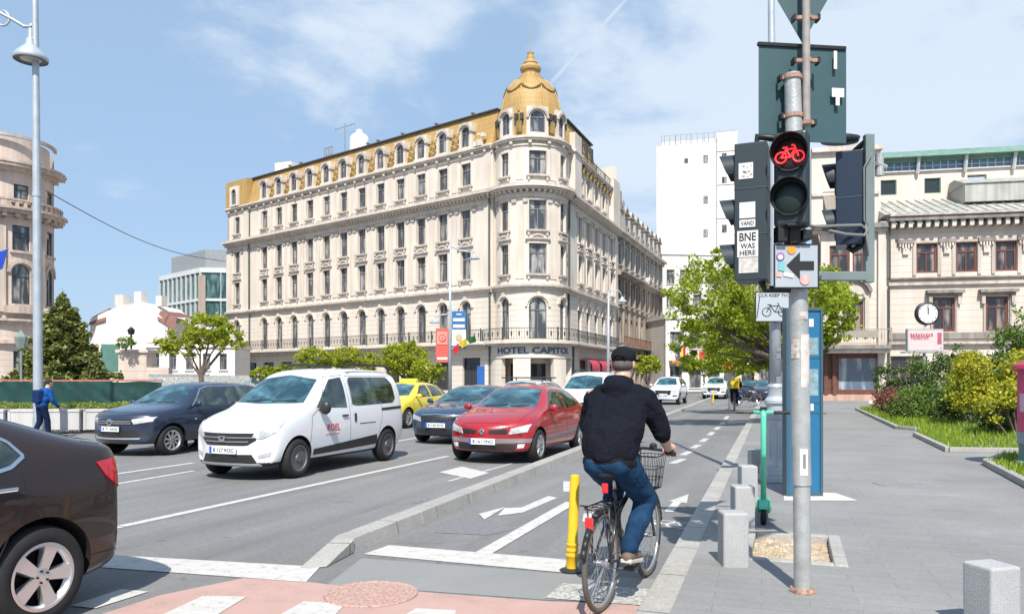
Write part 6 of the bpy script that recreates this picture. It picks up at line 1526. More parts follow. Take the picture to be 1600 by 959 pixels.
# place by rear wheel
c.root.location = (0, 0, 0); g = camw(50, 4.98); c.root.location = (g.x-(.88-.1), g.y-1.34, 0); c.root.rotation_euler = (0, 0, R(-1))
# ------------------------------------------------------------------ street furniture
galv = mat('galvanised', (.42, .43, .42), .45, metal=.35, var=.22, vscale=7, bump=.15, bscale=60)
rust = mat('rusty_clamp', (.33, .20, .15), .8, var=.4, vscale=25); sigb = mat('signal_body', (.020, .032, .040), .45, var=.15); sigd = mat('signal_black', (.008, .009, .01), .5, var=0)
backm = mat('sign_back_slate', (.032, .078, .090), .55, var=.06, vscale=5); whitep = mat('sticker_white', (.62, .62, .60), .6, var=.08, vscale=20); blackt = mat('print_black', (.012, .012, .014), .5, var=0)
DP = 5.42
def QP(px, py, d=0): return Q(px, py, DP+d)
tl_ = empty('traffic_light', G(1254, 925, SWZ), 0, 'grey pole with red bicycle signal, two dark signal heads and sign backs', 'traffic light'); TO_ = Vector(tl_.location)
def tlb(mb, name, m, parent=None, **k):
    if parent is None: return mb.build(name, m, tl_, TO_, **k)
    return mb.build(name, m, parent, TO_+Vector(parent.location), **k)
pole = MB(); pole.tube([QP(1254, 925), QP(1252.5, 757)], .058, 20); pole.tube([QP(1252.5, 757), QP(1247, 455), QP(1238, 116)], [.066, .064, .056], 20)
o = tlb(pole, 'pole', galv, smooth=True, autos=40)
mb = MB(); mb.lathe([(.085, -.002), (.085, .012), (.07, .03), (.06, .03)], 6, 0, Matrix.Translation(TO_))
for k in range(6): a = k*pi/3; mb.tube([TO_+Vector((.075*cos(a), .075*sin(a), 0)), TO_+Vector((.075*cos(a), .075*sin(a), .04))], .01, 6)
tlb(mb, 'base_flange', rust)
mb = MB(); mb.tube([QP(1260, 197, -.01), QP(1259, -150, -.01)], .027, 14); tlb(mb, 'sign_tube', mat('tube_brown_grey', (.30, .27, .25), .6, var=.2, vscale=10), smooth=True, autos=40)
def facing(px0, py0, px1, py1, D, th, mi=0, mb=None, yaw=0, bev=0):
    """flat panel with given picture extents at distance D, optionally yawed"""
    c = Q((px0+px1)/2, (py0+py1)/2, D); w = (px1-px0)*D/1200/(cos(yaw)-((px0+px1)/2-800)/1200*sin(yaw)); h = (py1-py0)*D/1200
    M = Matrix.Translation(c) @ Matrix.Rotation(A_+yaw, 4, 'Z')
    mb = mb if mb is not None else MB(); mb.box(-w/2, w/2, 0, th, -h/2, h/2, mi, M); return mb, M
mb, _ = facing(1186, 70, 1323, 222, DP+.10, .006, yaw=.12); mb.v = [(x, y, z) for x, y, z in mb.v]
tlb(mb, 'square_sign_back', backm, bevel=.004)
mb, M = facing(1186, 69, 1323, 74, DP+.085, .03, yaw=.12); tlb(mb, 'sign_rim', sigd)
st_ = MB()
for a in ((1300, 138, 1319, 152), (1303, 80, 1308, 108), (1306, 150, 1312, 165)): facing(*a, DP+.093, .002, mb=st_, yaw=.12)
tlb(st_, 'sticker', whitep)
ap, dx = (1254, 68), 99
mb = MB(); P3 = [QP(1254, 68, .09), QP(1254+99, 68-171, .09), QP(1254-99, 68-171, .09)]; dn = WD(0, 1)*.005
mb.add(P3+[p+dn for p in P3], [(0, 1, 2), (5, 4, 3), (0, 3, 4, 1), (1, 4, 5, 2), (2, 5, 3, 0)]); tlb(mb, 'triangular_sign_back', backm)
cl = MB()
def clamp(px, py, r, w=.10, d=0):
    c = QP(px, py, d); cl.lathe([(r, -.014), (r+.008, -.014), (r+.008, .014), (r, .014)], 18, 0, Matrix.Translation(c), cap=False)
    M = Matrix.Translation(c) @ Matrix.Rotation(A_, 4, 'Z'); cl.box(-w/2, -r, -.01, .02, -.012, .012, 0, M); cl.box(r, w/2, -.01, .02, -.012, .012, 0, M)
    for s in (-1, 1): cl.box(s*w/2-.008, s*w/2+.008, -.02, .05, -.02, .02, 1, M)
clamp(1260, 28, .028, .17); clamp(1260, 95, .028, .17); clamp(1238, 122, .058, .17); clamp(1240, 182, .058, .17); clamp(1260, 192, .028, .12, -.01)
tlb(cl, 'clamp', [rust, sigd])
# bicycle signal
bh, M = facing(1208, 204, 1261, 353, DP-.21, .16, yaw=-.50); bh_o = tlb(bh, 'bicycle_signal_head', sigb, bevel=.025, bseg=3)
lensr = MB()
for i, py in enumerate((240, 309)):
    c = Q(1234.5, py, DP-.22); M = Matrix.Translation(c) @ Matrix.Rotation(A_-.46, 4, 'Z') @ Matrix.Rotation(R(90), 4, 'X')
    v = MB(); 
    # long hood, open below
    a0, a1 = R(-60), R(240)
    vs = []
    for k in range(25):
        a = a0+(a1-a0)*k/24; dl = .10-.05*abs((k-12)/12)**2
        for rr in (.123, .118):
            for z_ in (-.01, dl): vs.append(M @ Vector((rr*cos(a), rr*sin(a), z_)))
    fs = []
    for k in range(24): 
        b = k*4; fs += [(b, b+1, b+5, b+4), (b+2, b+6, b+7, b+3), (b+1, b+3, b+7, b+5)]
    v.add(vs, fs); v.lathe([(.122, -.005), (.122, .012), (.110, .012), (.110, -.005)], 32, 0, M, cap=False); v.lathe([(.112, .002), (.100, .002)], 32, 0, M, cap=False)
    vo = tlb(v, 'visor', sigd, smooth=True, autos=40)
    l_ = MB(); l_.lathe([(.110, .000), (.104, .004), (.08, .012), (.04, .017), (.001, .018)], 32, 0, M, cap=False)
    tlb(l_, 'lens', mat('lens_red_dark', (.012, .003, .003), .6, var=0) if i == 0 else mat('lens_green_dark', (.004, .014, .013), .45, var=0), smooth=True)
    if i == 0:
        s_ = MB(); s = .00058*5.2
        def bp(x, y): return M @ Vector((x, y, .024))
        for cx in (-.056, .056): s_.tube([bp(cx+.036*cos(a*pi/8), -.030+.036*sin(a*pi/8)) for a in range(17)], .0052, 6)
        for a, b in (((-.056, -.03), (-.022, .022)), ((-.022, .022), (.034, .026)), ((.034, .026), (.006, -.032)), ((.006, -.032), (-.028, .03)), ((-.056, -.03), (.006, -.032)), ((.056, -.03), (.030, .046)), ((.030, .046), (.012, .050)), ((-.045, .036), (-.014, .038)), ((-.028, .03), (-.03, .038))): s_.tube([bp(*a), bp(*b)], .0052, 6)
        tlb(s_, 'red_bicycle_light', mat('lamp_red', (1, .025, .035), .5, emit=1.2, var=0))
mb, M = facing(1216, 352, 1231, 377, DP-.17, .1); facing(1234, 350, 1252, 380, DP-.15, .12, mb=mb); facing(1255, 358, 1270, 374, DP-.17, .1, mb=mb); facing(1230, 349, 1248, 353, DP-.23, .1, mb=mb)
tlb(mb, 'signal_bracket', sigd, bevel=.006)
# arrow plate
ar, M = facing(1209, 381, 1280, 451, DP-.12, .006); facing(1211.5, 383.5, 1277.5, 448.5, DP-.124, .003, 1, ar)
ap_o = tlb(ar, 'arrow_plate', [blackt, mat('plate_grey_white', (.36, .40, .44), .4, var=.08)])
def poly_face(mb, pts, D, mi=0):
    P = [Q(a, b, D) for a, b in pts]; dn = WD(0, 1)*.002; n = len(P)
    mb.add(P+[p+dn for p in P], [tuple(range(n))]+[tuple(range(2*n-1, n-1, -1))]+[(i, (i+1) % n, n+(i+1) % n, n+i) for i in range(n)], mi)
a_ = MB(); poly_face(a_, [(1229, 414.5), (1250, 394), (1250, 408), (1272, 408), (1272, 422), (1250, 422), (1250, 436)], DP-.128)
tlb(a_, 'arrow', blackt, ap_o) if False else a_.build('arrow', blackt, ap_o, TO_)
sk = MB(); cols_ = [mat('sticker_orange', (.75, .28, .03), .5), mat('sticker_purple', (.25, .12, .35), .5), mat('sticker_pink', (.62, .35, .33), .6, var=.4, vscale=60), mat('sticker_teal', (.15, .42, .45), .5), whitep]
def disc(mb, px, py, r, D, mi, rin=0, n=16):
    P = [(px+r*cos(2*pi*k/n), py+r*sin(2*pi*k/n)) for k in range(n)]; poly_face(mb, P, D, mi)
disc(sk, 1237, 390, 7, DP-.130, 0); disc(sk, 1219.5, 401, 6.5, DP-.130, 1); disc(sk, 1219.5, 401.5, 4, DP-.133, 4); disc(sk, 1258, 437, 8, DP-.131, 2)
poly_face(sk, [(1216, 409), (1227, 410), (1226, 424), (1216, 422)], DP-.130, 3); poly_face(sk, [(1225, 425), (1240, 428), (1239, 434), (1224, 431)], DP-.1302, 4); poly_face(sk, [(1214, 424), (1222, 425), (1221, 433), (1213, 432)], DP-.1301, 2)
sk.build('sticker', cols_, ap_o, TO_)
# generic three / two lamp head seen from the side, facing left
def side_head(px0, px1, py0, py1, D, lamps, yaw, vis_len, body, name='signal_head', dark=True):
    c = Q((px0+px1)/2, (py0+py1)/2, D); w = (px1-px0)*D/1200; h = (py1-py0)*D/1200
    M = Matrix.Translation(c) @ Matrix.Rotation(A_+yaw, 4, 'Z'); mb = MB(); mb.box(-w/2, w/2, -.14, .14, -h/2, h/2, 0, M)
    for k in range(1, lamps): z_ = h/2-h*k/lamps; mb.box(-w/2-.003, w/2+.003, -.143, .143, z_-.006, z_+.006, 0, M)
    o = tlb(mb, name, body, bevel=.02, bseg=3)
    v = MB()
    for k in range(lamps):
        z_ = h/2-h*(k+.5)/lamps
        Mv = M @ Matrix.Translation((-w/2, 0, z_)) @ Matrix.Rotation(R(-90), 4, 'Y')   # local z -> -x
        vs = []; fs = []
        for q in range(21):
            a = R(-110)+R(220)*q/20; dl = vis_len*(1-.55*abs((q-10)/10)**1.6)
            for rr in (.118, .112):
                for z2 in (-.01, dl): vs.append(Mv @ Vector((rr*cos(a), rr*sin(a), z2)))
        for q in range(20): b = q*4; fs += [(b, b+1, b+5, b+4), (b+2, b+6, b+7, b+3), (b+1, b+3, b+7, b+5)]
        v.add(vs, fs); v.lathe([(.118, .0), (.118, .01), (.001, .012)], 24, 0, Mv, cap=False)
    v.build('visor', sigb, o, TO_, smooth=True, autos=40)
    return o, M, w, h
o1, M1, w1, h1 = side_head(1152, 1200, 231, 441, DP+.02, 3, -.40, .12, sigb)
s_ = MB(); yf = -.1435
def stick(px0, py0, px1, py1, mi, y=yf):
    cx = 1174; sc = (DP-.12)/1200/cos(.40)
    s_.box((px0-cx)*sc-.012, (px1-cx)*sc-.012, y-.001, y+.002, (336-py1)*sc+.0, (336-py0)*sc, mi, M1)
def stxt(t, px, py, h, w, y=yf-.0025, mi=1):
    sc = (DP-.12)/1200/cos(.40)
    text_on(s_, t, lambda a, b: M1 @ Vector(((px-1174)*sc-.012+a, y, (336-py)*sc+b)), h*sc, w*sc, mi)
stick(1160, 266, 1180, 289, 0); stick(1161, 323, 1183, 346, 0, yf-.001); stick(1161, 348, 1183, 359, 0); stick(1158, 364, 1187, 402, 0); stick(1160, 403, 1187, 425, 2)
stxt('BNE', 1172.5, 373, 12, 23); stxt('WAS', 1172.5, 386, 8, 20); stxt('HERE', 1172.5, 396, 7, 22); stxt('VAND', 1172, 353.5, 6, 18)
for k in range(12): 
    x = 1162+random.random()*15; y_ = 268+random.random()*18; stick(x, y_, x+random.uniform(1.5, 4), y_+1.6, 3, yf-.0015)
s_.build('sticker', [whitep, blackt, mat('sticker_pale', (.50, .47, .44), .7, var=.3, vscale=30), mat('sticker_ink', (.2, .2, .22), .7)], o1, TO_)
mb = MB(); mb.tube([QP(1183, 232, .02), QP(1183, 214, .02), QP(1205, 216, .0), QP(1240, 220, 0)], .025, 10); mb.tube([QP(1190, 440, .02), QP(1195, 452, .0), QP(1245, 452, 0)], .026, 10); tlb(mb, 'head_arm', sigd, smooth=True)
# right-hand head on its square arm
o2, M2, w2, h2 = side_head(1308, 1346, 243, 386, DP+.32, 2, -.42, .10, mat('signal_navy', (.006, .018, .040), .4, var=.1, coat=.2))
mb, _ = facing(1353, 209, 1367, 441, DP+.16, .055); facing(1278, 424, 1354, 438, DP+.16, .05, mb=mb)
mb.tube([QP(1250, 431, 0), QP(1280, 431, .16)], .028, 10)
tlb(mb, 'square_arm', mat('arm_grey_green', (.15, .19, .19), .5, var=.15), bevel=.005)
mb = MB(); mb.tube([QP(1332, 243, .3), QP(1334, 238, .28), QP(1352, 222, .2)], .022, 10); mb.tube([QP(1325, 386, .3), QP(1332, 392, .28), QP(1353, 380, .2)], .022, 10)
tlb(mb, 'head_arm', sigd, smooth=True)
mb = MB(); mb.tube([QP(1256, 350, -.1), QP(1275, 355, -.02), QP(1310, 353, .1), QP(1345, 352, .14), QP(1356, 360, .15), QP(1350, 368, .13), QP(1320, 366, .1), QP(1285, 358, .05)], .012, 8)
mb.tube([QP(1362, 240, .14), QP(1350, 262, .14), QP(1350, 345, .14), QP(1356, 352, .14)], .007, 6); mb.tube([QP(1353, 350, .14), QP(1356, 400, .14)], .008, 6)
tlb(mb, 'cable', mat('cable_grey', (.16, .16, .16), .6), smooth=True)
mb = MB(); mb.tube([QP(1369, 255, .18), QP(1384, 262, .2)], .02, 8); mb.lathe([(.03, -.08), (.03, .08)], 12, 0, Matrix.Translation(QP(1374, 258, .2))); tlb(mb, 'clamp', galv)
mb = MB(); M = Matrix.Translation(QP(1312, 222, .25)) @ Matrix.Rotation(A_, 4, 'Z'); mb.lathe([(.001, -.01), (.09, -.004), (.1, .03), (.05, .05), (.001, .055)], 16, 0, M @ Matrix.Scale(1.5, 4, (1, 0, 0))); tlb(mb, 'rear_hood', sigb, smooth=True)
mb = MB()
for py0, py1, mi in ((565, 700, 0),): pass
def wrap(mb, px, py0, py1, a0, a1, r, mi):      # sticker wrapped round the pole
    for k in range(6):
        t0, t1 = a0+(a1-a0)*k/6, a0+(a1-a0)*(k+1)/6
        P = []
        for t, py in ((t0, py1), (t1, py1), (t1, py0), (t0, py0)):
            c = QP(px, py); P.append(c+WD(sin(t), -cos(t))*r)
        mb.add(P, [(0, 1, 2, 3)], mi)
wrap(mb, 1252, 700, 741, -.5, .35, .0672, 0); wrap(mb, 1249, 523, 605, -.2, 1.1, .0665, 1); wrap(mb, 1250, 488, 500, -.5, .5, .0668, 2); wrap(mb, 1248, 530, 560, -1.2, -.3, .067, 2); wrap(mb, 1252, 708, 730, -.2, .1, .068, 3)
tlb(mb, 'sticker', [whitep, mat('sticker_blush', (.58, .50, .47), .7, var=.2, vscale=20), mat('sticker_worn', (.42, .38, .34), .8, var=.5, vscale=40), MATS['sticker_ink']])

# ornate lamp post behind
silv = mat('silver_paint', (.42, .46, .50), .45, metal=.3, var=.12)
DL = 11.2; lp0 = W((1212-800)/1200*DL, DL, SWZ); lp = empty('street_lamp', lp0, 0, 'silver street lamp post with stepped column base behind the blue totem', 'street lamp')
mb = MB(); mb.box(-.21, .21, -.21, .21, 0, .10); mb.box(-.185, .185, -.185, .185, .10, .22); mb.build('plinth', silv, lp, bevel=.012, rot=(0, 0, A_))
mb = MB(); mb.lathe([(.17, .22), (.17, .28), (.15, .32), (.165, .80), (.175, .86), (.15, .9), (.185, .95), (.185, 1.0), (.13, 1.04), (.13, 1.10), (.16, 1.14), (.16, 1.18), (.11, 1.24), (.105, 1.34), (.12, 1.38), (.10, 1.42)], 28)
for k in range(12): a = 2*pi*k/12; mb.tube([(.158*cos(a), .158*sin(a), .34), (.168*cos(a), .168*sin(a), .79)], .012, 6)
mb.build('column_base', silv, lp, smooth=True, autos=35)
mb = MB(); mb.tube([(0, 0, 1.4), (-.01, 0, 2.6), (-.06, -.02, 6.8), (-.07, -.02, 9.2)], [.085, .075, .048, .04], 16)
mb.build('post', silv, lp, smooth=True)
mb = MB(); mb.tube([(-.07, 0, 9.0), (-.3, 0, 9.5), (-.9, 0, 9.6), (-1.1, 0, 9.4)], .025, 8); mb.lathe([(.30, 9.0), (.28, 9.06), (.12, 9.2), (.05, 9.4)], 20, 0, Matrix.Translation((-1.1, 0, 0))); mb.build('lamp_head', silv, lp, smooth=True, autos=40)
# cycle plate on the lamp post
mb, M = facing(1180, 456, 1237, 503, DL-.16, .006); facing(1181.5, 457.5, 1235.5, 501.5, DL-.164, .003, 1, mb)
def pf(x, y): return M @ Vector((x, -.006, y))
for a, b in (((-.20, .14), (-.24, -.16)), ): mb.tube([pf(*a), pf(*b)], .006, 4, 2)
for cx in (-.10, .13): mb.tube([pf(cx+.062*cos(k*pi/8), -.075+.062*sin(k*pi/8)) for k in range(17)], .006, 4, 2)
for a, b in (((-.10, -.075), (-.05, .01)), ((-.05, .01), (.07, .015)), ((.07, .015), (.02, -.075)), ((.02, -.075), (-.06, .03)), ((.13, -.075), (.06, .06)), ((-.09, .03), (-.03, .03)), ((.03, -.075), (.13, -.075))): mb.tube([pf(*a), pf(*b)], .006, 4, 2)
text_on(mb, 'CLX KEEP TH', lambda a, b: pf(-.01+a, .165+b), .045, .42, 2)
mb.build('cycle_plate', [blackt, mat('plate_pale', (.40, .44, .48), .45, var=.06), blackt], lp, lp0)
mb = MB()
for i, (py0, py1) in enumerate(((543, 549), (552, 560), (588, 602))): facing(1213, py0, 1220, py1, DL-.09, .004, mb=mb)
mb.build('sticker', MATS['sticker_ink'], lp, lp0)

# blue totem
DT_ = 9.85; tt = empty('information_totem', W((1254-800)/1200*DT_, DT_, SWZ), 0, 'tall blue information panel in dark frame behind the traffic light pole', 'totem'); tO = Vector(tt.location)
M = Matrix.Translation(tO) @ Matrix.Rotation(A_+.05, 4, 'Z'); mb = MB(); Ht = 2.40
for a in ((-.24, -.205, -.07, .07, .0, Ht), (.205, .24, -.07, .07, .0, Ht), (-.205, .205, -.07, .07, Ht-.04, Ht), (-.205, .205, -.07, .07, 0, .05)): mb.box(*a, 0, M)
mb.build('frame', mat('totem_frame', (.045, .095, .125), .4, var=.06), tt, tO, bevel=.006)
mb = MB(); mb.box(-.205, .205, -.05, .05, .05, Ht-.04, 0, M)
for z_ in (1.75, 1.18, 1.05): mb.box(-.205, .205, -.053, .05, z_, z_+.02, 1, M)
for a in ((-.18, .18, 1.80, 2.02), (-.18, .18, 1.28, 1.62), (-.18, -.02, 1.08, 1.17)): mb.box(a[0], a[1], -.056, -.05, a[2], a[3], 2, M)
mb.box(.06, .12, -.056, -.05, 2.16, 2.26, 3, M); mb.box(.08, .12, -.056, -.05, 1.09, 1.18, 3, M)
mb.build('panel', [mat('totem_blue', (.02, .135, .27), .3, var=.05), mat('totem_dark', (.02, .09, .14), .4), mat('totem_notice', (.20, .30, .33), .5, var=.35, vscale=14), whitep], tt, tO)

# e-scooter
mint = mat('mint_green', (.10, .56, .36), .35, var=.04, coat=.5)
sc = empty('electric_scooter', G(1193, 819, SWZ), R(2), 'mint green electric scooter standing upright beside the granite bollards', 'scooter')
def wheelmb(r, w, M, mi=0): mb = MB(); mb.lathe([(r*.5, -w*.4), (r*.85, -w/2), (r, -w*.25), (r, w*.25), (r*.85, w/2), (r*.5, w*.4)], 28, mi, M, cap=True); return mb
for y in (0.0, .88):
    M = Matrix.Translation((0, y, .12)) @ Matrix.Rotation(R(90), 4, 'Y'); w_ = wheelmb(.12, .06, M).build('wheel', tyre_m, sc, smooth=True, autos=45)
    mb = MB(); mb.lathe([(.05, -.032), (.05, .032)], 16, 0, M); mb.build('hub', alloy, w_)
mb = MB(); mb.tube([(0, .02, .26), (0, .10, 1.10), (0, .115, 1.17)], .029, 14); mb.tube([(-.05, 0, .12), (-.05, .01, .24), (.05, .01, .24), (.05, 0, .12)], .016, 8)
mb.tube([(-.10, .12, 1.15), (.10, .12, 1.15)], .02, 10)
mb.build('stem', mint, sc, smooth=True)
mb = MB()
for k in range(9):
    a0, a1 = R(30+k*14), R(30+(k+1)*14)
    mb.hexa([Vector((-.045, .135*cos(a0), .12+.135*sin(a0))), Vector((.045, .135*cos(a0), .12+.135*sin(a0))), Vector((.045, .135*cos(a1), .12+.135*sin(a1))), Vector((-.045, .135*cos(a1), .12+.135*sin(a1)))]+[Vector((x, .145*cos(a), .12+.145*sin(a))) for x, a in ((-.045, a0), (.045, a0), (.045, a1), (-.045, a1))])
mb.build('mudguard', mint, sc)
mb = MB(); mb.box(-.08, .08, .16, .80, .10, .16); mb.tube([(0, .05, .30), (0, .16, .16)], .03, 10); mb.build('deck', mint, sc, bevel=.02)
mb = MB()
for s in (-1, 1): mb.tube([(s*.10, .12, 1.15), (s*.26, .10, 1.15)], .019, 10); mb.tube([(s*.12, .09, 1.15), (s*.2, .06, 1.14)], .006, 6)
mb.cbox((0, .12, 1.19), (.07, .07, .03)); mb.build('handlebar', blackp, sc, smooth=True, autos=40)
# granite bollards
def bollard(p, w, h, rz, label):
    mb = MB(); mb.box(-w/2, w/2, -w/2, w/2, -.02, h); tag(mb.build('granite_bollard', gran, loc=p, rot=(0, 0, rz), bevel=.018, bseg=3), label, 'bollard', 'square granite bollards')
bollard(G(1151, 886, SWZ)+WD(0, 1)*.1, .205, .43, A_-.02, 'nearest kerbside granite bollard, left of the tree pit')
bollard(G(1165, 828, SWZ)+WD(0, 1)*.1, .20, .43, A_-.02, 'granite bollard right behind the nearest kerbside one, next to the scooter wheel')
bollard(G(1172, 783, SWZ)+WD(0, 1)*.1, .20, .43, A_-.02, 'third granite bollard along the kerb, behind the scooter stem')
bollard(G(1187, 748, SWZ)+WD(-.3, 1)*.1, .20, .43, A_-.02, 'fourth and smallest looking granite bollard, by the lamp post foot')
bollard(W((1549-800)/1200*4.58, 4.58, SWZ), .215, .405, A_+.24, 'granite block at the bottom right corner, standing alone')
# yellow flexible post
yp = mat('post_yellow', (.74, .46, .02), .45, var=.08, vscale=8)
def ypost(g, label, grp=None, h=.80):
    t = empty('delineator_post', g, 0, label, 'traffic post', grp)
    mb = MB(); mb.lathe([(.047, .015), (.047, .12), (.052, .125), (.052, .14), (.045, .145), (.045, .165), (.051, .17), (.051, .185), (.045, .19), (.045, .21), (.050, .215), (.050, .23), (.044, .235), (.044, .26), (.042, .27), (.040, h-.03), (.036, h-.008), (.02, h), (.001, h)], 24)
    mb.build('post', yp, t, rot=(-.01, .035, 0), smooth=True, autos=45)
    mb = MB(); mb.lathe([(.10, .0), (.10, .012), (.06, .03), (.05, .03)], 24); mb.build('base', blackp, t, smooth=True, autos=40); return t
yp0 = ypost(G(893, 892), 'yellow ribbed flexible post left of the cyclist on the white line')
for px, py, lab in ((1114, 632, 'thin yellow post far off in the bike lane, left of the courier'), (1139, 640, 'thin yellow post just left of the courier on the bike')):
    o = copy_tree(yp0); o['label'] = lab; o.location = G(px, py)
# clock on a post
ck = empty('street_clock', G(1444, 641, SWZ), A_, 'round black-rimmed clock on a post above a small white sign board', 'clock'); Dk = 1812/51
def zc(py): return 1.6+(590-py)*Dk/1200-SWZ
mb = MB(); mb.lathe([(.10, 0), (.10, .3), (.07, .4), (.065, zc(552)), (.10, zc(548))], 14); mb.tube([(0, 0, zc(514)), (.1, 0, zc(506))], .05, 8); mb.build('post', mat('clock_post', (.40, .42, .43), .5), ck, smooth=True, autos=40)
mb = MB(); mb.box(-.82, .84, -.10, .10, zc(549), zc(514), 0); mb.box(-.78, .80, -.108, .108, zc(547), zc(516), 1); text_on(mb, 'Restaurant', lambda a, b: Vector((-.25+a, -.112, zc(527)+b)), .24, .8, 2); text_on(mb, 'Terasa', lambda a, b: Vector((.05+a, -.112, zc(540)+b)), .14, .9, 3) if False else None
for k in range(9): mb.box(-.7+k*.12, -.62+k*.12, -.113, -.11, zc(528)+.03*(k % 3), zc(521)-.02*(k % 2), 2)
mb.box(.55, .75, -.113, -.11, zc(538), zc(520), 2)
mb.box(-1.0, 1.0, -.2, .2, zc(551.5), zc(549.5), 0)
mb.build('sign_board', [mat('board_grey', (.35, .36, .37), .5), mat('board_pink', (.62, .50, .50), .5, var=.06), mat('board_red', (.40, .10, .13), .6), blackt], ck)
z_ = zc(490); Mc = Matrix.Translation((.12, 0, z_)) @ Matrix.Rotation(R(90), 4, 'X')
mb = MB(); mb.lathe([(.50, -.12), (.53, -.10), (.53, .10), (.50, .12), (.45, .13), (.45, .10)], 36, 0, Mc); cko = mb.build('clock_case', blackt, ck, smooth=True, autos=35)
mb = MB(); mb.lathe([(.45, .115), (.001, .116)], 36, 0, Mc, cap=False)
mb.build('clock_face', mat('clock_white', (.66, .68, .66), .4, var=0), cko)
mb = MB()
for k in range(12): a = k*pi/6; mb.box(-.015, .015, .36, .42, .118, .122, 0, Mc @ Matrix.Rotation(a, 4, 'Z'))
mb.box(-.016, .016, -.05, .36, .124, .128, 0, Mc @ Matrix.Rotation(.04, 4, 'Z')); mb.box(-.02, .02, -.04, .24, .13, .134, 0, Mc @ Matrix.Rotation(-.03, 4, 'Z'))
mb.build('clock_hand', blackt, cko)
# advertising column at the right edge
DC = 12.6; cc_ = W((1655-800)/1200*DC, DC, SWZ); ad = empty('poster_column', cc_, 0, 'pink poster column standing in the grass at the right edge', 'column')
mb = MB(); mb.lathe([(.62, 0), (.62, .12), (.56, .14), (.56, .42)], 40, 0); mb.build('base', mat('column_teal', (.10, .22, .22), .6), ad, smooth=True, autos=40)
mb = MB(); mb.lathe([(.58, .42), (.58, 1.62)], 48, 0, cap=False); mb.lathe([(.585, .42), (.585, .62)], 48, 1, cap=False); 
for a in (3.3, 3.75, 4.3): mb.lathe([(.586, .95), (.586, 1.25)], 6, 2, a0=a, a1=a+.28)
mb.build('poster', [mat('poster_pink', (.50, .045, .13), .5, var=.3, vscale=4), mat('poster_grey', (.25, .27, .30), .6, var=.3), mat('poster_pale', (.55, .35, .42), .6)], ad, smooth=True, autos=40)
mb = MB(); mb.lathe([(.64, 1.62), (.66, 1.66), (.64, 1.72), (.3, 1.9), (.001, 1.95)], 40); mb.build('cap', mat('column_red', (.42, .03, .08), .5), ad, smooth=True, autos=40)
# left lamp: hanging shade on a scrolled arm + plain mast
DLf = 20.8; ml = empty('tall_mast', W((60-800)/1200*DLf, DLf, 0), 0, 'tall plain pale metal mast at far left rising out of frame', 'mast')
mb = MB(); mb.tube([(0, 0, 0), (-.06, 0, 6.6), (-.13, 0, 12.5)], [.125, .10, .075], 16); mb.lathe([(.135, 0), (.135, .5), (.125, .6)], 16); mb.lathe([(.115, 6.5), (.115, 6.62)], 16, 0, Matrix.Translation((-.06, 0, 0))); mb.build('mast_tube', silv, ml, smooth=True, autos=40)
sl = empty('street_lamp', W((-120-800)/1200*DLf, DLf, 0), 0, 'grey bell-shaped street lamp hanging from a scrolled arm at top left', 'street lamp'); sO = Vector(sl.location)
mb = MB(); mb.tube([sO, sO+Vector((0, 0, 12.6))], [.11, .07], 14)
mb.tube([Q(-120, 5, DLf), Q(-60, -5, DLf), Q(-10, 15, DLf), Q(18, 30, DLf), Q(38, 42, DLf), Q(48, 42, DLf), Q(50, 38, DLf)], .045, 8)
mb.tube([Q(4+12*cos(a)*(1-i*.03), 30+13*sin(a)*(1-i*.03), DLf) for i, a in enumerate([R(-90+k*28) for k in range(12)])], .03, 6)
mb.build('post', silv, sl, sO, smooth=True)
c = Q(48, 98, DLf); mb = MB(); mb.lathe([(.41, .05), (.43, .08), (.43, .14), (.36, .24), (.20, .40), (.13, .48), (.12, .62), (.07, .66), (.06, .92)], 32, 0, Matrix.Translation(c), cap=False); mb.lathe([(.001, .10), (.41, .07)], 32, 1, Matrix.Translation(c), cap=False); mb.lathe([(.001, .03), (.2, .06), (.28, .09)], 24, 2, Matrix.Translation(c), cap=False)
mb.build('lamp_shade', [silv, mat('lamp_inner', (.10, .11, .11), .5), mat('lamp_glass', (.45, .45, .40), .2)], sl, sO, smooth=True, autos=40)
# banner pole in front of the hotel
DB_ = 47; bpole = empty('street_lamp', W((703-800)/1200*DB_, DB_, .1), 0, 'slim lamp post with red and blue banners before the hotel front', 'street lamp'); bO = Vector(bpole.location)
def zB(py): return 1.6+(590-py)*DB_/1200
mb = MB(); mb.tube([bO, Q(703, 500, DB_), Q(704, 372, DB_)], [.13, .09, .05], 10)
mb.tube([Q(703, 385, DB_), Q(722, 392, DB_), Q(741, 395, DB_), Q(741, 402, DB_)], .04, 6); mb.tube([Q(703, 490, DB_), Q(690, 492, DB_), Q(680, 496, DB_), Q(680, 502, DB_)], .04, 6)
mb.build('post', silv, bpole, bO, smooth=True)
mb = MB()
for px, py in ((741, 405), (680, 505)): mb.lathe([(.34, 0), (.34, .05), (.16, .16), (.06, .3)], 16, 0, Matrix.Translation(Q(px, py, DB_)))
mb.build('lamp_shade', silv, bpole, bO)
bann = MB(); redb = mat('banner_red', (.62, .10, .08), .6, var=.05)
facing(681, 513, 701, 566, DB_, .03, 0, bann, .1); facing(683, 518, 699, 538, DB_-.03, .02, 1, bann, .1); facing(683, 558, 699, 562, DB_-.03, .02, 2, bann, .1)
for a in (0, 1, 2): disc(bann, 691, 528, 6-a*2, DB_-.06-a*.01, 0 if a % 2 == 0 else 1)
bann.build('red_banner', [redb, mat('banner_pale_red', (.66, .28, .24), .6), whitep], bpole, bO)
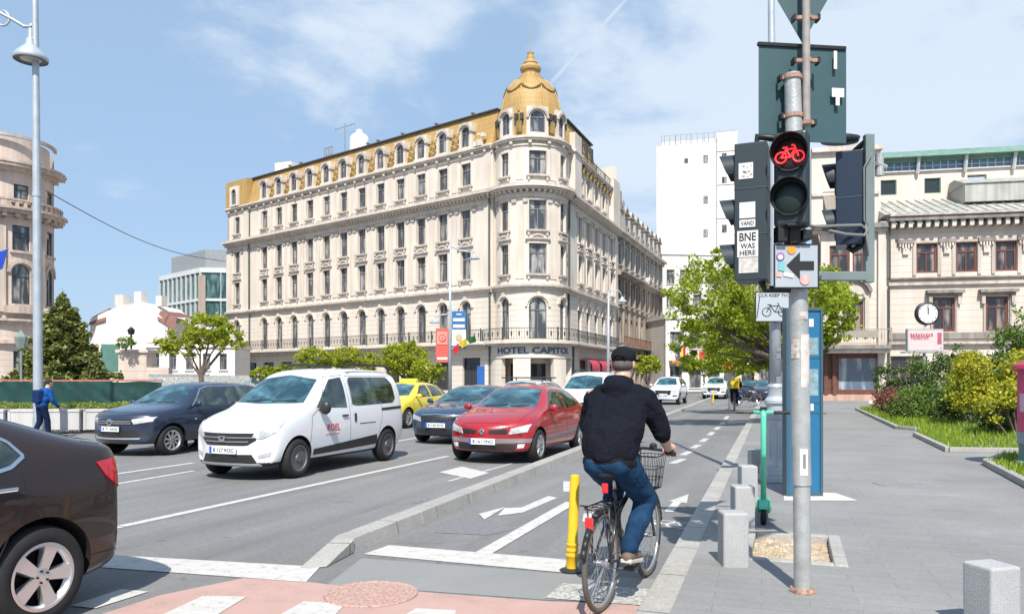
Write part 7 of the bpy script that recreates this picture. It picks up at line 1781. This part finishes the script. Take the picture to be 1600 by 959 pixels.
bann = MB(); facing(706, 486, 728, 515, DB_, .03, 0, bann); facing(706, 515, 728, 540, DB_, .03, 1, bann); facing(706, 540, 728, 545, DB_, .03, 0, bann); disc(bann, 717, 527, 5, DB_-.04, 3)
for y0, x0, x1 in ((490, 713, 721), (497, 708, 726), (507, 708, 726)): facing(x0, y0, x1, y0+(2 if y0 < 495 else 5), DB_-.03, .02, 2, bann)
bann.build('blue_banner', [mat('banner_blue', (.02, .14, .36), .6), mat('banner_white', (.62, .62, .56), .6), whitep, mat('banner_tan', (.5, .38, .2), .6)], bpole, bO)
fl = MB(); fl.tube([Q(706, 545, DB_), Q(742, 525, DB_)], .03, 6, 0)
for i, (m_, a, b) in enumerate(((1, (706, 544), (716, 534)), (2, (716, 534), (728, 527)), (3, (728, 527), (742, 522)))):
    P = [Q(a[0], a[1]+2, DB_-.2), Q(b[0], b[1]+2, DB_-.2-.1*i), Q(b[0]+2, b[1]+12, DB_-.1), Q(a[0]+6, a[1]+10, DB_-.1)]; fl.add(P, [(0, 1, 2, 3)], m_); fl.add([p+WD(0, 1)*.01 for p in P], [(3, 2, 1, 0)], m_)
fl.build('flag', [silv, redf, yel, mat('flag_green', (.05, .2, .06), .7)], bpole, bO)
# second lamp further right
D2 = 50; l2 = empty('street_lamp', W((950-800)/1200*D2, D2, .1), 0, 'slim lamp post with drooping lamp against the hotel side, left of the cyclist head', 'street lamp'); O2 = Vector(l2.location)
mb = MB(); mb.tube([O2, Q(951, 455, D2)], [.12, .06], 10); mb.tube([Q(951, 458, D2), Q(958, 452, D2), Q(968, 455, D2), Q(972, 463, D2)], .035, 6); mb.build('post', silv, l2, O2, smooth=True)
mb = MB(); mb.lathe([(.32, 0), (.32, .05), (.15, .2), (.06, .35)], 16, 0, Matrix.Translation(Q(972, 472, D2))); mb.build('lamp_shade', silv, l2, O2)
# small warning sign by the bike lane
D3 = 36; rs = empty('road_sign', W((1139-800)/1200*D3, D3, .05), A_, 'small orange diamond and white plate sign above the yellow courier', 'sign')
mb = MB(); mb.tube([(0, 0, 0), (0, 0, 2.2)], .035, 8); mb.build('post', galv, rs)
mb = MB(); Ms = Matrix.Rotation(R(90), 4, 'X'); mb.prism([(0, 1.78), (.34, 2.08), (0, 2.42), (-.34, 2.08)], .03, .05, 0, Ms); mb.box(-.26, .26, -.05, -.03, 1.40, 1.68, 1); mb.build('sign_plate', [mat('sign_orange', (.62, .24, .03), .6), whitep], rs)
# overhead wire and corner flag
mb = MB(); a, b = Q(72, 298, 55), Q(352, 408, 84)
mb.tube([a.lerp(b, t)-Vector((0, 0, 1.4*sin(pi*t)))*.8 for t in [i/24 for i in range(25)]], .035, 5)
tag(mb.build('overhead_cable', mat('cable_dark', (.06, .06, .07), .6)), 'thin dark overhead cable sagging from the pink building to the hotel', 'cable')
mb = MB(); a = Q(-6, 385, 56); mb.tube([Q(-30, 430, 57), Q(14, 388, 55.5)], .05, 6, 0)
P = [Q(-14, 398, 56), Q(12, 389, 55.5), Q(4, 420, 55.7), Q(-18, 428, 56)]; mb.add(P, [(0, 1, 2, 3)], 1); mb.add([p+WD(0, 1)*.02 for p in P], [(3, 2, 1, 0)], 1)
tag(mb.build('flag', [silv, blue]), 'deep blue flag on the pink stone building at the left edge', 'flag')
# shrub tub and lantern on the pier, lantern by the bank
mb = MB(); p = camw(205, 51.5); mb.tube([(0, 0, 3.5), (0, 0, 4.5)], .06, 6); mb.lathe([(.18, 4.5), (.24, 4.8), (.05, 5.0)], 8); tag(mb.build('pier_lantern', sigd, loc=p), 'small dark lantern standing on the pink gate pier', 'lantern')
bush('small bushy shrub on top of the pink gate pier', camw(197, 51.4)+Vector((0, 0, 3.45)), [el(0, 0, .4, .55, .4, .4)], 700, .11, midl, 21)
mb = MB(); p = camw(33, 34); mb.tube([(0, 0, 0), (0, 0, 2.9)], .05, 8); mb.lathe([(.16, 2.9), (.25, 3.3), (.26, 3.4), (.02, 3.7)], 6); tag(mb.build('park_lantern', mat('lantern_green', (.20, .25, .23), .4), loc=p), 'old greenish park lantern left of the spruce', 'lantern')
mb = MB(); p = B(1361, 632); 
for a in ((0, 0, .16, .22), (.14, .05, .12, .13)): mb.lathe([(a[2], 0), (a[2]*1.08, a[3]*.4), (a[2]*.7, a[3]*.9), (.001, a[3])], 9, 0, Matrix.Translation((a[0], a[1], 0)))
tag(mb.build('white_stone', whitep, loc=p, smooth=True), 'white painted stone at the tip of the garden under the maroon bush', 'stone')
# ------------------------------------------------------------------ bicycle and rider
RC = G(940, 955); FCt = G(1015, 897)
hd = (FCt-RC); hd.z = 0; WBs = 1.06; hdn = hd.normalized(); yawb = atan2(-hdn.x, hdn.y)
def circ(c, r, n=40, ax='x', tilt=0): 
    return [Vector((c[0], c[1]+r*cos(2*pi*k/n), c[2]+r*sin(2*pi*k/n))) for k in range(n+1)]
bikeblk = mat('frame_black', (.02, .02, .022), .3, var=0, coat=.5); spokem = mat('spoke_steel', (.55, .55, .55), .25, metal=.9, var=0); tanm = mat('worn_tyre', (.10, .085, .07), .8, var=.2)
def make_bike(label, detailed=True):
    b = empty('bicycle', (0, 0, 0), 0, label, 'bicycle'); r = .335
    for y, nm in ((0, 'wheel'), (WBs, 'wheel')):
        mb = MB(); mb.tube(circ((0, y, r), r-.018), .019, 10, cap=False); w_ = mb.build('wheel', tanm, b, smooth=True)
        mb = MB(); mb.tube(circ((0, y, r), r-.042), .011, 8, cap=False); mb.build('rim', alloy, w_, smooth=True)
        mb = MB(); mb.tube([(-.035, y, r), (.035, y, r)], .02, 12); mb.tube([(-.06, y, r), (.06, y, r)], .008, 8)
        for k in range(32):
            a = 2*pi*k/32; sx = .028 if k % 2 else -.028; a2 = a+(.35 if (k//2) % 2 else -.35)
            mb.tube([(sx, y+.02*cos(a2), r+.02*sin(a2)), (0, y+(r-.045)*cos(a), r+(r-.045)*sin(a))], .0016, 4)
        mb.build('spokes', spokem, w_)
    mb = MB(); bb = (0, .45, .29); st_ = (0, .27, .80); ht = (0, .84, .90); hb_ = (0, .90, .70)
    mb.tube([bb, st_], .017, 10); mb.tube([bb, (0, .885, .76)], .02, 10); mb.tube([(0, .33, .62), (0, .855, .86)], .018, 10); mb.tube([ht, hb_], .021, 10)
    for s in (-1, 1): mb.tube([(s*.02, .43, .29), (s*.062, 0, r)], .010, 8); mb.tube([(s*.02, .29, .74), (s*.062, 0, r)], .009, 8)
    mb.build('frame', bikeblk, b, smooth=True)
    mb = MB()
    for s in (-1, 1): mb.tube([(s*.03, .90, .70), (s*.055, .95, .55), (s*.058, WBs, r)], .012, 8)
    mb.tube([(-.04, .90, .70), (.04, .90, .70)], .014, 8); mb.build('fork', bikeblk, b, smooth=True)
    for y, a0, a1 in ((0, 20, 165), (WBs, 40, 170)):
        mb = MB(); n = 14
        for k in range(n):
            t0, t1 = R(a0+(a1-a0)*k/n), R(a0+(a1-a0)*(k+1)/n)
            if y: t0, t1 = pi-t0+R(0), pi-t1
            mb.tube([(0, y+(r+.022)*cos(t0 if not y else t0), r+(r+.022)*sin(t0)), (0, y+(r+.022)*cos(t1), r+(r+.022)*sin(t1))], .022, 6)
        o = mb.build('mudguard', blackp, b, smooth=True)
    mb = MB(); mb.tube([(0, .275, .79), (0, .25, .90)], .0135, 10); mb.build('seat_post', alloy, b, smooth=True)
    mb = MB(); mb.lathe([(.001, -.03), (.07, -.022), (.115, 0), (.10, .025), (.05, .035), (.001, .036)], 24, 0, Matrix.Translation((0, .15, .93)) @ Matrix.Scale(1.0, 4, (0, 1, 0))); mb.tube([(0, .2, .93), (0, .32, .925), (0, .42, .92)], [.06, .038, .022], 12); mb.build('saddle', mat('saddle_black', (.025, .025, .027), .5), b, smooth=True)
    mb = MB(); mb.tube([(0, .87, .80), (0, .83, 1.00), (0, .86, 1.04)], .013, 10); mb.tube([(-.29, .74, 1.03), (-.20, .80, 1.045), (-.06, .86, 1.05), (.06, .86, 1.05), (.20, .80, 1.045), (.29, .74, 1.03)], .0125, 10); mb.build('handlebar', bikeblk, b, smooth=True)
    mb = MB()
    for s in (-1, 1): mb.tube([(s*.21, .795, 1.045), (s*.31, .725, 1.028)], .018, 10); mb.tube([(s*.17, .86, 1.035), (s*.24, .86, 1.02), (s*.30, .80, 1.005)], .006, 6)
    mb.lathe([(.03, 0), (.03, .02), (.015, .035), (.001, .036)], 14, 0, Matrix.Translation((.11, .85, 1.06))); mb.build('grip', blackp, b, smooth=True)
    # rack
    mb = MB(); z = .73
    mb.tube([(-.055, .24, z), (-.06, -.17, z), (-.03, -.22, z), (.03, -.22, z), (.06, -.17, z), (.055, .24, z)], .007, 6)
    for y in (-.1, 0, .1): mb.tube([(-.058, y, z), (.058, y, z)], .005, 6)
    for s in (-1, 1): mb.tube([(s*.06, -.12, z), (s*.065, 0, r)], .005, 6); mb.tube([(s*.06, -.02, z), (s*.065, 0, r)], .005, 6)
    mb.tube([(-.10, -.15, z+.01), (.02, -.15, z+.01)], .006, 6)
    mb.build('rack', bikeblk, b, smooth=True)
    mb = MB(); mb.box(-.028, .028, -.245, -.225, .60, .68); mb.build('rear_reflector', mat('reflector_red', (.7, .02, .02), .3, emit=0, var=.1, coat=1), b, bevel=.006)
    mb = MB(); mb.box(-.022, .022, .055, .08, .80, .87); mb.build('rear_lamp', MATS['reflector_red'], b, bevel=.008)
    # crank, pedals, chain
    mb = MB(); ca = R(155)
    p1 = Vector((.07, .45+.165*cos(R(195)), .29+.165*sin(R(195)))); p2 = Vector((-.07, .45-.165*cos(R(195)), .29-.165*sin(R(195))))
    mb.tube([(.06, .45, .29), p1], .011, 8); mb.tube([(-.06, .45, .29), p2], .011, 8); mb.tube([(-.06, .45, .29), (.06, .45, .29)], .018, 10)
    mb.lathe([(.085, -.003), (.085, .003), (.07, .003), (.07, -.003)], 30, 0, Matrix.Translation((.045, .45, .29)) @ Matrix.Rotation(R(90), 4, 'Y')); mb.build('crank', alloy, b, smooth=True, autos=40)
    for p, s in ((p1, 1), (p2, -1)): mb = MB(); mb.box(p.x+(.0 if s > 0 else -.09), p.x+(.09 if s > 0 else 0), p.y-.045, p.y+.045, p.z-.012, p.z+.012); mb.build('pedal', blackp, b, bevel=.004)
    mb = MB(); mb.tube([(.045, .45, .375), (.045, 0, r+.035)], .004, 5); mb.tube([(.045, .45, .205), (.045, 0, r-.035)], .004, 5); mb.lathe([(.035, -.01), (.035, .01)], 16, 0, Matrix.Translation((.045, 0, r)) @ Matrix.Rotation(R(90), 4, 'Y')); mb.build('chain', spokem, b)
    mb = MB(); mb.tube([(.0, .05, .30), (-.09, .02, .06)], .007, 6); mb.build('kickstand', alloy, b)
    # front basket
    mb = MB()
    for z, w, d0, d1 in ((.72, .10, .92, 1.10), (.80, .105, .915, 1.12), (.88, .11, .91, 1.14), (.98, .12, .90, 1.17)):
        mb.tube([(-w, d0, z), (w, d0, z), (w, d1, z), (-w, d1, z), (-w, d0, z)], .004 if z < .97 else .006, 5)
    for k in range(9):
        t = -1+k/4
        mb.tube([(t*.10, .92, .72), (t*.12, .90, .98)], .0025, 4); mb.tube([(t*.10, 1.10, .72), (t*.12, 1.17, .98)], .0025, 4)
    for k in range(6):
        t = k/5
        for s in (-1, 1): mb.tube([(s*.10, .92+.18*t, .72), (s*.12, .90+.27*t, .98)], .0025, 4)
    for k in range(6): mb.tube([(-.10, .92+.036*k, .72), (.10, .92+.036*k, .72)], .0025, 4)
    mb.build('basket', blackp, b)
    return b
bike = make_bike('black city bicycle with front basket and red rear reflector under the man'); bike.location = (RC.x, RC.y, 0); bike.rotation_euler = (0, 0, yawb)

# people -------------------------------------------------------------
def sphere(mb, c, r, n=14, M=None):
    rx, ry, rz = r if hasattr(r, '__len__') else (r, r, r); prof = [(cos(-pi/2+pi*k/n) if 0 < k < n else 0.0001, sin(-pi/2+pi*k/n)) for k in range(n+1)]
    T = Matrix.Translation(c) @ (M or Matrix.Identity(4)) @ Matrix.Diagonal((rx, ry, rz, 1)); mb.lathe(prof, 18, 0, T, cap=False)
def limb(mb, pts, rs, n=14):
    pts = [Vector(p) for p in pts]
    for p, r in zip(pts, rs): sphere(mb, p, r, 10)
    for i in range(len(pts)-1): mb.tube([pts[i], pts[i+1]], [rs[i], rs[i+1]], n)
def remesh(mb, name, m, parent, vox=.010, smooth_it=5, disp=0, dscale=.12):
    o = mb.build(name, m, None); 
    md = o.modifiers.new('r', 'REMESH'); md.mode = 'VOXEL'; md.voxel_size = vox
    s = o.modifiers.new('s', 'SMOOTH'); s.iterations = smooth_it; s.factor = .5
    if disp:
        t = bpy.data.textures.new('folds', 'CLOUDS'); t.noise_scale = dscale; t.noise_depth = 2
        d = o.modifiers.new('d', 'DISPLACE'); d.texture = t; d.strength = disp; d.mid_level = .5; d.texture_coords = 'LOCAL'
    bpy.context.view_layer.update(); dg = bpy.context.evaluated_depsgraph_get(); me = bpy.data.meshes.new_from_object(o.evaluated_get(dg)); o.modifiers.clear(); o.data = me
    me.polygons.foreach_set('use_smooth', [True]*len(me.polygons)); o.parent = parent
    return o
skin = mat('skin', (.55, .33, .25), .5, var=.07, vscale=12); skin.node_tree.nodes['Principled BSDF'].inputs['Subsurface Weight'].default_value = .05
def cloth(name, col, var=.15, bump=.5):
    return mat(name, col, .9, var=var, vscale=9, bump=bump, bscale=45, spec=.12)
jack = cloth('jacket_black', (.0075, .009, .015)); jean = mat('jeans_blue', (.013, .042, .095), .9, var=.5, vscale=6, bump=.4, bscale=90, spec=.12)
# local frame: same as the bicycle (y forward, x right)
def hand(mb, wrist, grip_c, axis_dir, palm_dir, curl_c, s=1.0, side=1):
    """fist-like grip: palm over the bar, four unequal fingers wrapped round, thumb below; axis_dir = along the bar"""
    w = Vector(wrist); g = Vector(grip_c); ax = Vector(axis_dir).normalized(); fw = (g-w).normalized()
    up = ax.cross(fw).normalized(); up = up if up.z > 0 else -up; fw = up.cross(ax).normalized(); fw = fw if fw.dot(g-w) > 0 else -fw
    pc = g-fw*.025+up*.032
    limb(mb, [w, w.lerp(pc, .5), pc], [.030*s, .033*s, .03*s]); sphere(mb, pc, (.043*s, .043*s, .024*s)); sphere(mb, pc+ax*.018, .027*s); sphere(mb, pc-ax*.018, .027*s)
    for i, (o_, l, r_) in enumerate(((-.031, .9, .0098), (-.010, 1.0, .0102), (.011, .95, .0098), (.031, .78, .0088))):
        k = g+ax*o_*s; c0 = k+up*.030*s-fw*.004; c1 = k+fw*.026*s*l+up*.017*s; c2 = k+fw*.027*s*l-up*.012*s; c3 = k+fw*.006*s-up*.026*s
        limb(mb, [pc+ax*o_*s, c0, c1, c2, c3], [r_*1.2, r_*1.1, r_, r_*.95, r_*.85], 8)
    t0 = pc-ax*side*.035*s-fw*.015; limb(mb, [t0, g-ax*side*.045*s-fw*.022*s-up*.002, g-ax*side*.030*s-fw*.005-up*.028*s], [.014*s, .0125*s, .010*s], 8)
def head(mb, c, s=1.0, fwd=Vector((0, 1, 0))):
    rz = Matrix.Rotation(atan2(-fwd.x, fwd.y), 4, 'Z')
    P = lambda x, y, z: Vector(c)+rz.to_3x3() @ Vector((x, y, z))*s
    sphere(mb, P(0, -.012, .02), (.076*s, .094*s, .105*s), 16, rz); sphere(mb, P(0, .03, -.045), (.058*s, .066*s, .072*s), 14, rz); sphere(mb, P(0, .055, -.085), (.032*s, .03*s, .026*s), 12, rz)
    limb(mb, [P(0, .088, .015), P(0, .112, -.028)], [.010*s, .015*s], 8)                               # nose
    sphere(mb, P(0, .088, -.060), (.024*s, .012*s, .008*s), 10, rz); sphere(mb, P(0, .086, -.072), (.021*s, .012*s, .008*s), 10, rz)   # lips
    for g in (-1, 1):
        sphere(mb, P(g*.031, .083, .012), (.014*s, .010*s, .009*s), 8, rz); sphere(mb, P(g*.031, .085, .034), (.020*s, .010*s, .007*s), 8, rz)
        sphere(mb, P(g*.078, -.008, -.005), (.011*s, .022*s, .032*s), 10, rz)
rider = empty if False else None
# joints
HIP = Vector((0, .17, .985)); NECK = Vector((0, .42, 1.535)); HEAD = Vector((0, .47, 1.70))
shR, shL = Vector((.20, .38, 1.46)), Vector((-.20, .38, 1.46)); elR, elL = Vector((.285, .45, 1.225)), Vector((-.27, .46, 1.23)); haR, haL = Vector((.262, .76, 1.037)), Vector((-.262, .76, 1.037))
hpR, hpL = Vector((.095, .20, .99)), Vector((-.095, .20, .99)); pR = Vector((.125, .45+.165*cos(R(195)), .275)); pL = Vector((-.125, .45-.165*cos(R(195)), .36))
knR, knL = Vector((.15, .53, .70)), Vector((-.13, .62, .80)); anR, anL = Vector((.125, pR.y-.07, .39)), Vector((-.125, pL.y-.06, .455))
body = MB()
head(body, HEAD); limb(body, [NECK+Vector((0, -.02, -.02)), HEAD+Vector((0, -.015, -.06))], [.066, .062])
limb(body, [HIP+Vector((0, .02, .06)), HIP.lerp(NECK, .5), NECK+Vector((0, 0, -.08))], [.11, .12, .11])
for s, sh, el_, ha in ((1, shR, elR, haR), (-1, shL, elL, haL)):
    wr = ha+(el_-ha).normalized()*.075; limb(body, [NECK+Vector((0, 0, -.06)), sh, el_, el_.lerp(wr, .45), wr], [.06, .062, .046, .047, .030])
    hand(body, wr, ha+Vector((0, 0, 0)), Vector((s*.6, -.42, -.1)), None, None, 1.05, side=s)
for hp, kn, an, pp_ in ((hpR, knR, anR, pR), (hpL, knL, anL, pL)): limb(body, [hp, kn, kn.lerp(an, .35), an, pp_+Vector((0, .02, .04))], [.078, .056, .052, .036, .034])
ro = remesh(body, 'person', skin, None, .0055, 3)
tag(ro, 'person in black hooded jacket, cap and blue jeans riding the bicycle, seen from behind', 'person')
ro.location = (RC.x, RC.y, 0); ro.rotation_euler = (0, 0, yawb)
jk = MB()
sp = lambda y, z, rx, ry, rz, x=0: sphere(jk, (x, y, z), (rx, ry, rz), 16)
JS = [(.165, 1.045, .195, .165), (.18, 1.10, .212, .172), (.22, 1.22, .225, .165), (.28, 1.33, .232, .150), (.34, 1.43, .212, .128), (.39, 1.50, .145, .105)]
for (y0_, z0_, a0_, b0_), (y1_, z1_, a1_, b1_) in zip(JS[:-1], JS[1:]):
    for k in range(9): t_ = k/9; sp(y0_+(y1_-y0_)*t_, z0_+(z1_-z0_)*t_, a0_+(a1_-a0_)*t_, b0_+(b1_-b0_)*t_, .075)
sp(.39, 1.50, .145, .105, .075)
sp(.30, 1.52, .115, .065, .075); sp(.285, 1.47, .085, .06, .07); sp(.36, 1.575, .112, .095, .045); sp(.36, 1.545, .118, .10, .04)                        # hood lying on the neck
for s, sh, el_ in ((1, shR, elR), (-1, shL, elL)): 
    he = el_.lerp(haR if s > 0 else haL, .16); limb(jk, [sh+Vector((-s*.07, 0, .01)), sh+Vector((-s*.005, 0, -.02)), sh.lerp(el_, .5), el_, he], [.088, .086, .078, .074, .064])
jo = remesh(jk, 'jacket', jack, ro, .008, 8, .042, .13)
hm = MB(); hm.lathe([(.188, 0), (.196, .01), (.196, .05), (.188, .06)], 40, 0, Matrix.Translation((0, .165, .975)) @ Matrix.Rotation(R(-8), 4, 'X') @ Matrix.Diagonal((1, .82, 1, 1)), cap=False); hm.build('hem_band', cloth('ribbing', (.012, .013, .016)), jo, smooth=True)
hr = MB()
for k in range(10): 
    pass
jn = MB(); sphere(jn, (0, .16, 1.0), (.18, .155, .10), 16); sphere(jn, (.075, .15, .99), (.105, .135, .09)); sphere(jn, (-.075, .15, .99), (.105, .135, .09))
for hp, kn, an in ((hpR, knR, anR), (hpL, knL, anL)): limb(jn, [hp, hp.lerp(kn, .5), kn, kn.lerp(an, .4), an+Vector((0, -.005, .02))], [.112, .102, .084, .078, .064])
remesh(jn, 'jeans', jean, ro, .010, 5, .022, .07)
for an, pp_, s in ((anR, pR, 1), (anL, pL, -1)):
    sh_ = MB(); b0 = pp_+Vector((0, 0, .028)); limb(sh_, [b0+Vector((0, -.11, .045)), b0+Vector((0, -.03, .045)), b0+Vector((0, .06, .022)), b0+Vector((0, .13, .012))], [.043, .046, .043, .034]); limb(sh_, [an+Vector((0, 0, -.01)), b0+Vector((0, -.08, .04))], [.046, .044])
    so_ = remesh(sh_, 'shoe', mat('shoe_brown', (.14, .10, .075), .7, var=.3), ro, .008, 3)
    sl_ = MB(); M = Matrix.Translation(b0) @ Matrix.Rotation(R(-9), 4, 'X'); sl_.prism([(-.04, -.15), (.04, -.15), (.046, -.02), (.048, .09), (.028, .165), (-.028, .165), (-.048, .09), (-.046, -.02)], -.012, .016, 0, M); sl_.build('shoe_sole', mat('sole_cream', (.50, .46, .40), .7), so_, bevel=.006)
# cap and hair
cp = MB(); sphere(cp, HEAD+Vector((0, -.010, .055)), (.091, .108, .078), 18)
for k in range(5): pass
cpo = remesh(cp, 'cap', cloth('cap_black', (.012, .013, .017)), ro, .006, 3)
# trim the lower half of the cap by a clean cut
bm = bmesh.new(); bm.from_mesh(cpo.data); bmesh.ops.bisect_plane(bm, geom=bm.verts[:]+bm.edges[:]+bm.faces[:], plane_co=HEAD+Vector((0, 0, .025)), plane_no=(0, -.12, 1), clear_inner=True); bm.to_mesh(cpo.data); bm.free()
sm_ = cpo.modifiers.new('s', 'SOLIDIFY'); sm_.thickness = .004
bl = MB()
for k in range(8):
    a0, a1 = R(30+k*15), R(30+(k+1)*15); q = lambda a, r_, z_: HEAD+Vector((r_*cos(a)*.80, r_*sin(a), z_))
    bl.hexa([q(a0, .10, .035), q(a1, .10, .035), q(a1, .175, .018), q(a0, .175, .018), q(a0, .10, .041), q(a1, .10, .041), q(a1, .175, .024), q(a0, .175, .024)])
bl.tube([HEAD+Vector((x, -.115-.0*abs(x), .045+.02*(1-(x/.05)**2))) for x in (-.05, -.03, 0, .03, .05)], .006, 6); bl.build('cap_peak', MATS['cap_black'], cpo)
ha_ = MB(); sphere(ha_, HEAD+Vector((0, -.030, -.002)), (.080, .083, .062), 16); remesh(ha_, 'hair', mat('hair_grey', (.10, .085, .075), .9, var=.3, vscale=60), ro, .006, 2)
# blue-clad pedestrian
def walker(name, label, base, yaw, jm, tm_, lean=.15, s=1.0, pack=False, hair=None, ride=False):
    b = MB(); N_ = Vector((0, lean*1.4, 1.40)); H_ = N_+Vector((0, .05+lean*.25, .17)); hp = Vector((0, 0, .92))
    head(b, H_, 1.0); limb(b, [N_, H_+Vector((0, -.01, -.06))], [.06, .058]); limb(b, [hp, N_+Vector((0, 0, -.08))], [.13, .13])
    A = {1: (Vector((.19, lean*1.25, 1.34)), Vector((.26, lean+.05, 1.08)), Vector((.24, lean+.25, .88))), -1: (Vector((-.19, lean*1.25, 1.34)), Vector((-.27, lean-.08, 1.08)), Vector((-.25, lean-.02, .83)))}
    Lg = {1: (Vector((.09, .0, .9)), Vector((.10, .11, .50)), Vector((.10, .14, .09))), -1: (Vector((-.09, 0, .9)), Vector((-.10, .01, .48)), Vector((-.10, -.16, .11)))}
    for g in (1, -1):
        sh, e, h = A[g]; limb(b, [N_+Vector((0, 0, -.07)), sh, e, h], [.06, .055, .043, .028]); pm_ = h+(h-e).normalized()*.05; limb(b, [h, pm_], [.028, .03])
        for i in range(4): f0 = pm_+Vector((0, (i-1.5)*.018, -.01)); limb(b, [f0, f0+Vector((-g*.004, .004, -.035)), f0+Vector((-g*.014, .006, -.062+.006*abs(i-1.5)))], [.0095, .009, .008], 6)
        limb(b, [pm_+Vector((0, .03, .02)), pm_+Vector((-g*.01, .05, -.02))], [.011, .009], 6)
        hp_, k, a = Lg[g]; limb(b, [hp_, k, a], [.085, .06, .04])
    o = remesh(b, 'person', skin, None, .009, 2); tag(o, label, 'person'); o.location = base; o.rotation_euler = (0, 0, yaw); o.scale = (s, s, s)
    j = MB(); sphere(j, (0, 0, .95), (.18, .16, .12)); sphere(j, (0, lean*.5, 1.10), (.20, .175, .17)); sphere(j, (0, lean*1.0, 1.27), (.215, .18, .15)); sphere(j, (0, lean*1.3, 1.35), (.17, .15, .09))
    for g in (1, -1): sh, e, h = A[g]; limb(j, [sh, e, e.lerp(h, .92)], [.082, .064, .046])
    remesh(j, 'jacket', jm, o, .014, 3, .02, .1)
    t = MB(); sphere(t, (0, 0, .90), (.165, .13, .11))
    for g in (1, -1): hp_, k, a = Lg[g]; limb(t, [hp_, k, a+Vector((0, 0, .03))], [.10, .08, .065])
    remesh(t, 'trousers', tm_, o, .014, 3, .015, .1)
    for g in (1, -1):
        a = Lg[g][2]; f = MB(); tilt = .0 if g > 0 else -.05; limb(f, [a+Vector((0, -.02, -.04)), a+Vector((0, .06, -.05+tilt)), a+Vector((0, .15, -.06+tilt))], [.045, .042, .032]); remesh(f, 'shoe', blackp, o, .012, 2)
    hh = MB(); sphere(hh, H_+Vector((0, -.025, .038)), (.090, .098, .096)); remesh(hh, 'hair', hair or mat('hair_dark', (.03, .022, .018), .8), o, .010, 1)
    if pack: p = MB(); p.box(-.15, .15, -.30+lean, -.10+lean, 1.0, 1.38); p.build('backpack', cloth('pack_navy', (.01, .03, .10)), o, bevel=.05)
    return o
walker('person', 'person in blue jacket with small backpack, leaning forward by the planters', camw(65, 20.3), A_-.5, cloth('jacket_blue', (.01, .07, .25)), cloth('trousers_navy', (.008, .018, .05)), .10, .93, pack=True)
# courier: same kind of bicycle and rider further up the lane, with a yellow box
b2 = copy_tree(bike); b2['label'] = 'dark bicycle under the courier far up the lane'; g = G(1147, 642); b2.location = (g.x, g.y, 0); b2.rotation_euler = (0, 0, .03)
r2 = copy_tree(ro); r2['label'] = 'person in dark clothes riding up the lane with a yellow box on the back'; r2.location = b2.location; r2.rotation_euler = b2.rotation_euler
mb = MB(); mb.box(-.24, .24, -.24, .16, 1.08, 1.62); tag(mb.build('delivery_box', mat('box_yellow', (.78, .52, .01), .6, var=.05), loc=b2.location, rot=(0, 0, .03), bevel=.03), 'square yellow delivery box carried on the back of the distant courier', 'delivery box')
# bicycles parked against the kerb beyond
for px, D, rz, lab in ((1181, 41, 1.2, 'parked bicycle far up the kerb, between the courier and the lamp post'),):
    o = copy_tree(bike); o['label'] = lab; g = camw(px, D); o.location = (g.x, g.y, SWZ); o.rotation_euler = (0, .06, rz)
# ------------------------------------------------------------------ one object per separate piece of these parts
def split_pieces(o, eps=.02):
    me = o.data; nv = len(me.vertices); par = list(range(nv))
    def fd(a):
        while par[a] != a: par[a] = par[par[a]]; a = par[a]
        return a
    for p in me.polygons:
        v = p.vertices; r0 = fd(v[0])
        for k in v[1:]: par[fd(k)] = r0
    isl = {}
    for p in me.polygons: isl.setdefault(fd(p.vertices[0]), []).append(p.index)
    boxes = []
    for r, fs in isl.items():
        vi = {v for f in fs for v in me.polygons[f].vertices}; co = [me.vertices[i].co for i in vi]
        boxes.append([fs, [min(c[k] for c in co)-eps for k in range(3)], [max(c[k] for c in co)+eps for k in range(3)]])
    n = len(boxes); g = list(range(n))
    def fg(a):
        while g[a] != a: a = g[a]
        return a
    for i in range(n):
        for j in range(i):
            if all(boxes[i][1][k] <= boxes[j][2][k] and boxes[j][1][k] <= boxes[i][2][k] for k in range(3)): g[fg(i)] = fg(j)
    cl = {}
    for i in range(n): cl.setdefault(fg(i), []).extend(boxes[i][0])
    if len(cl) < 2: return
    kids = [c for c in o.children]
    base = o.name.split('.')[0]
    for i, fs in enumerate(cl.values()):
        idx = {}; vs = []; ff = []
        for f in fs:
            t = []
            for v in me.polygons[f].vertices:
                if v not in idx: idx[v] = len(vs); vs.append(tuple(me.vertices[v].co))
                t.append(idx[v])
            ff.append(t)
        m2 = bpy.data.meshes.new(base); m2.from_pydata(vs, [], ff)
        for m_ in me.materials: m2.materials.append(m_)
        m2.polygons.foreach_set('material_index', [me.polygons[f].material_index for f in fs]); m2.polygons.foreach_set('use_smooth', [me.polygons[f].use_smooth for f in fs])
        if any(me.polygons[f].use_smooth for f in fs): m2.set_sharp_from_angle(angle=R(40))
        if i == 0: first = m2
        else:
            c = o.copy(); c.data = m2; c.parent = o.parent; COL.objects.link(c)
    o.data = first
for o in list(bpy.data.objects):
    if o.type == 'MESH' and o.name.split('.')[0] in ('dormer', 'drain_pipe', 'chimney', 'window_trim', 'sticker', 'awning', 'clamp', 'lamp_shade', 'roof_bar', 'grip', 'wiper', 'roof_antenna', 'entrance_glazing', 'head_arm', 'signal_bracket'): split_pieces(o)
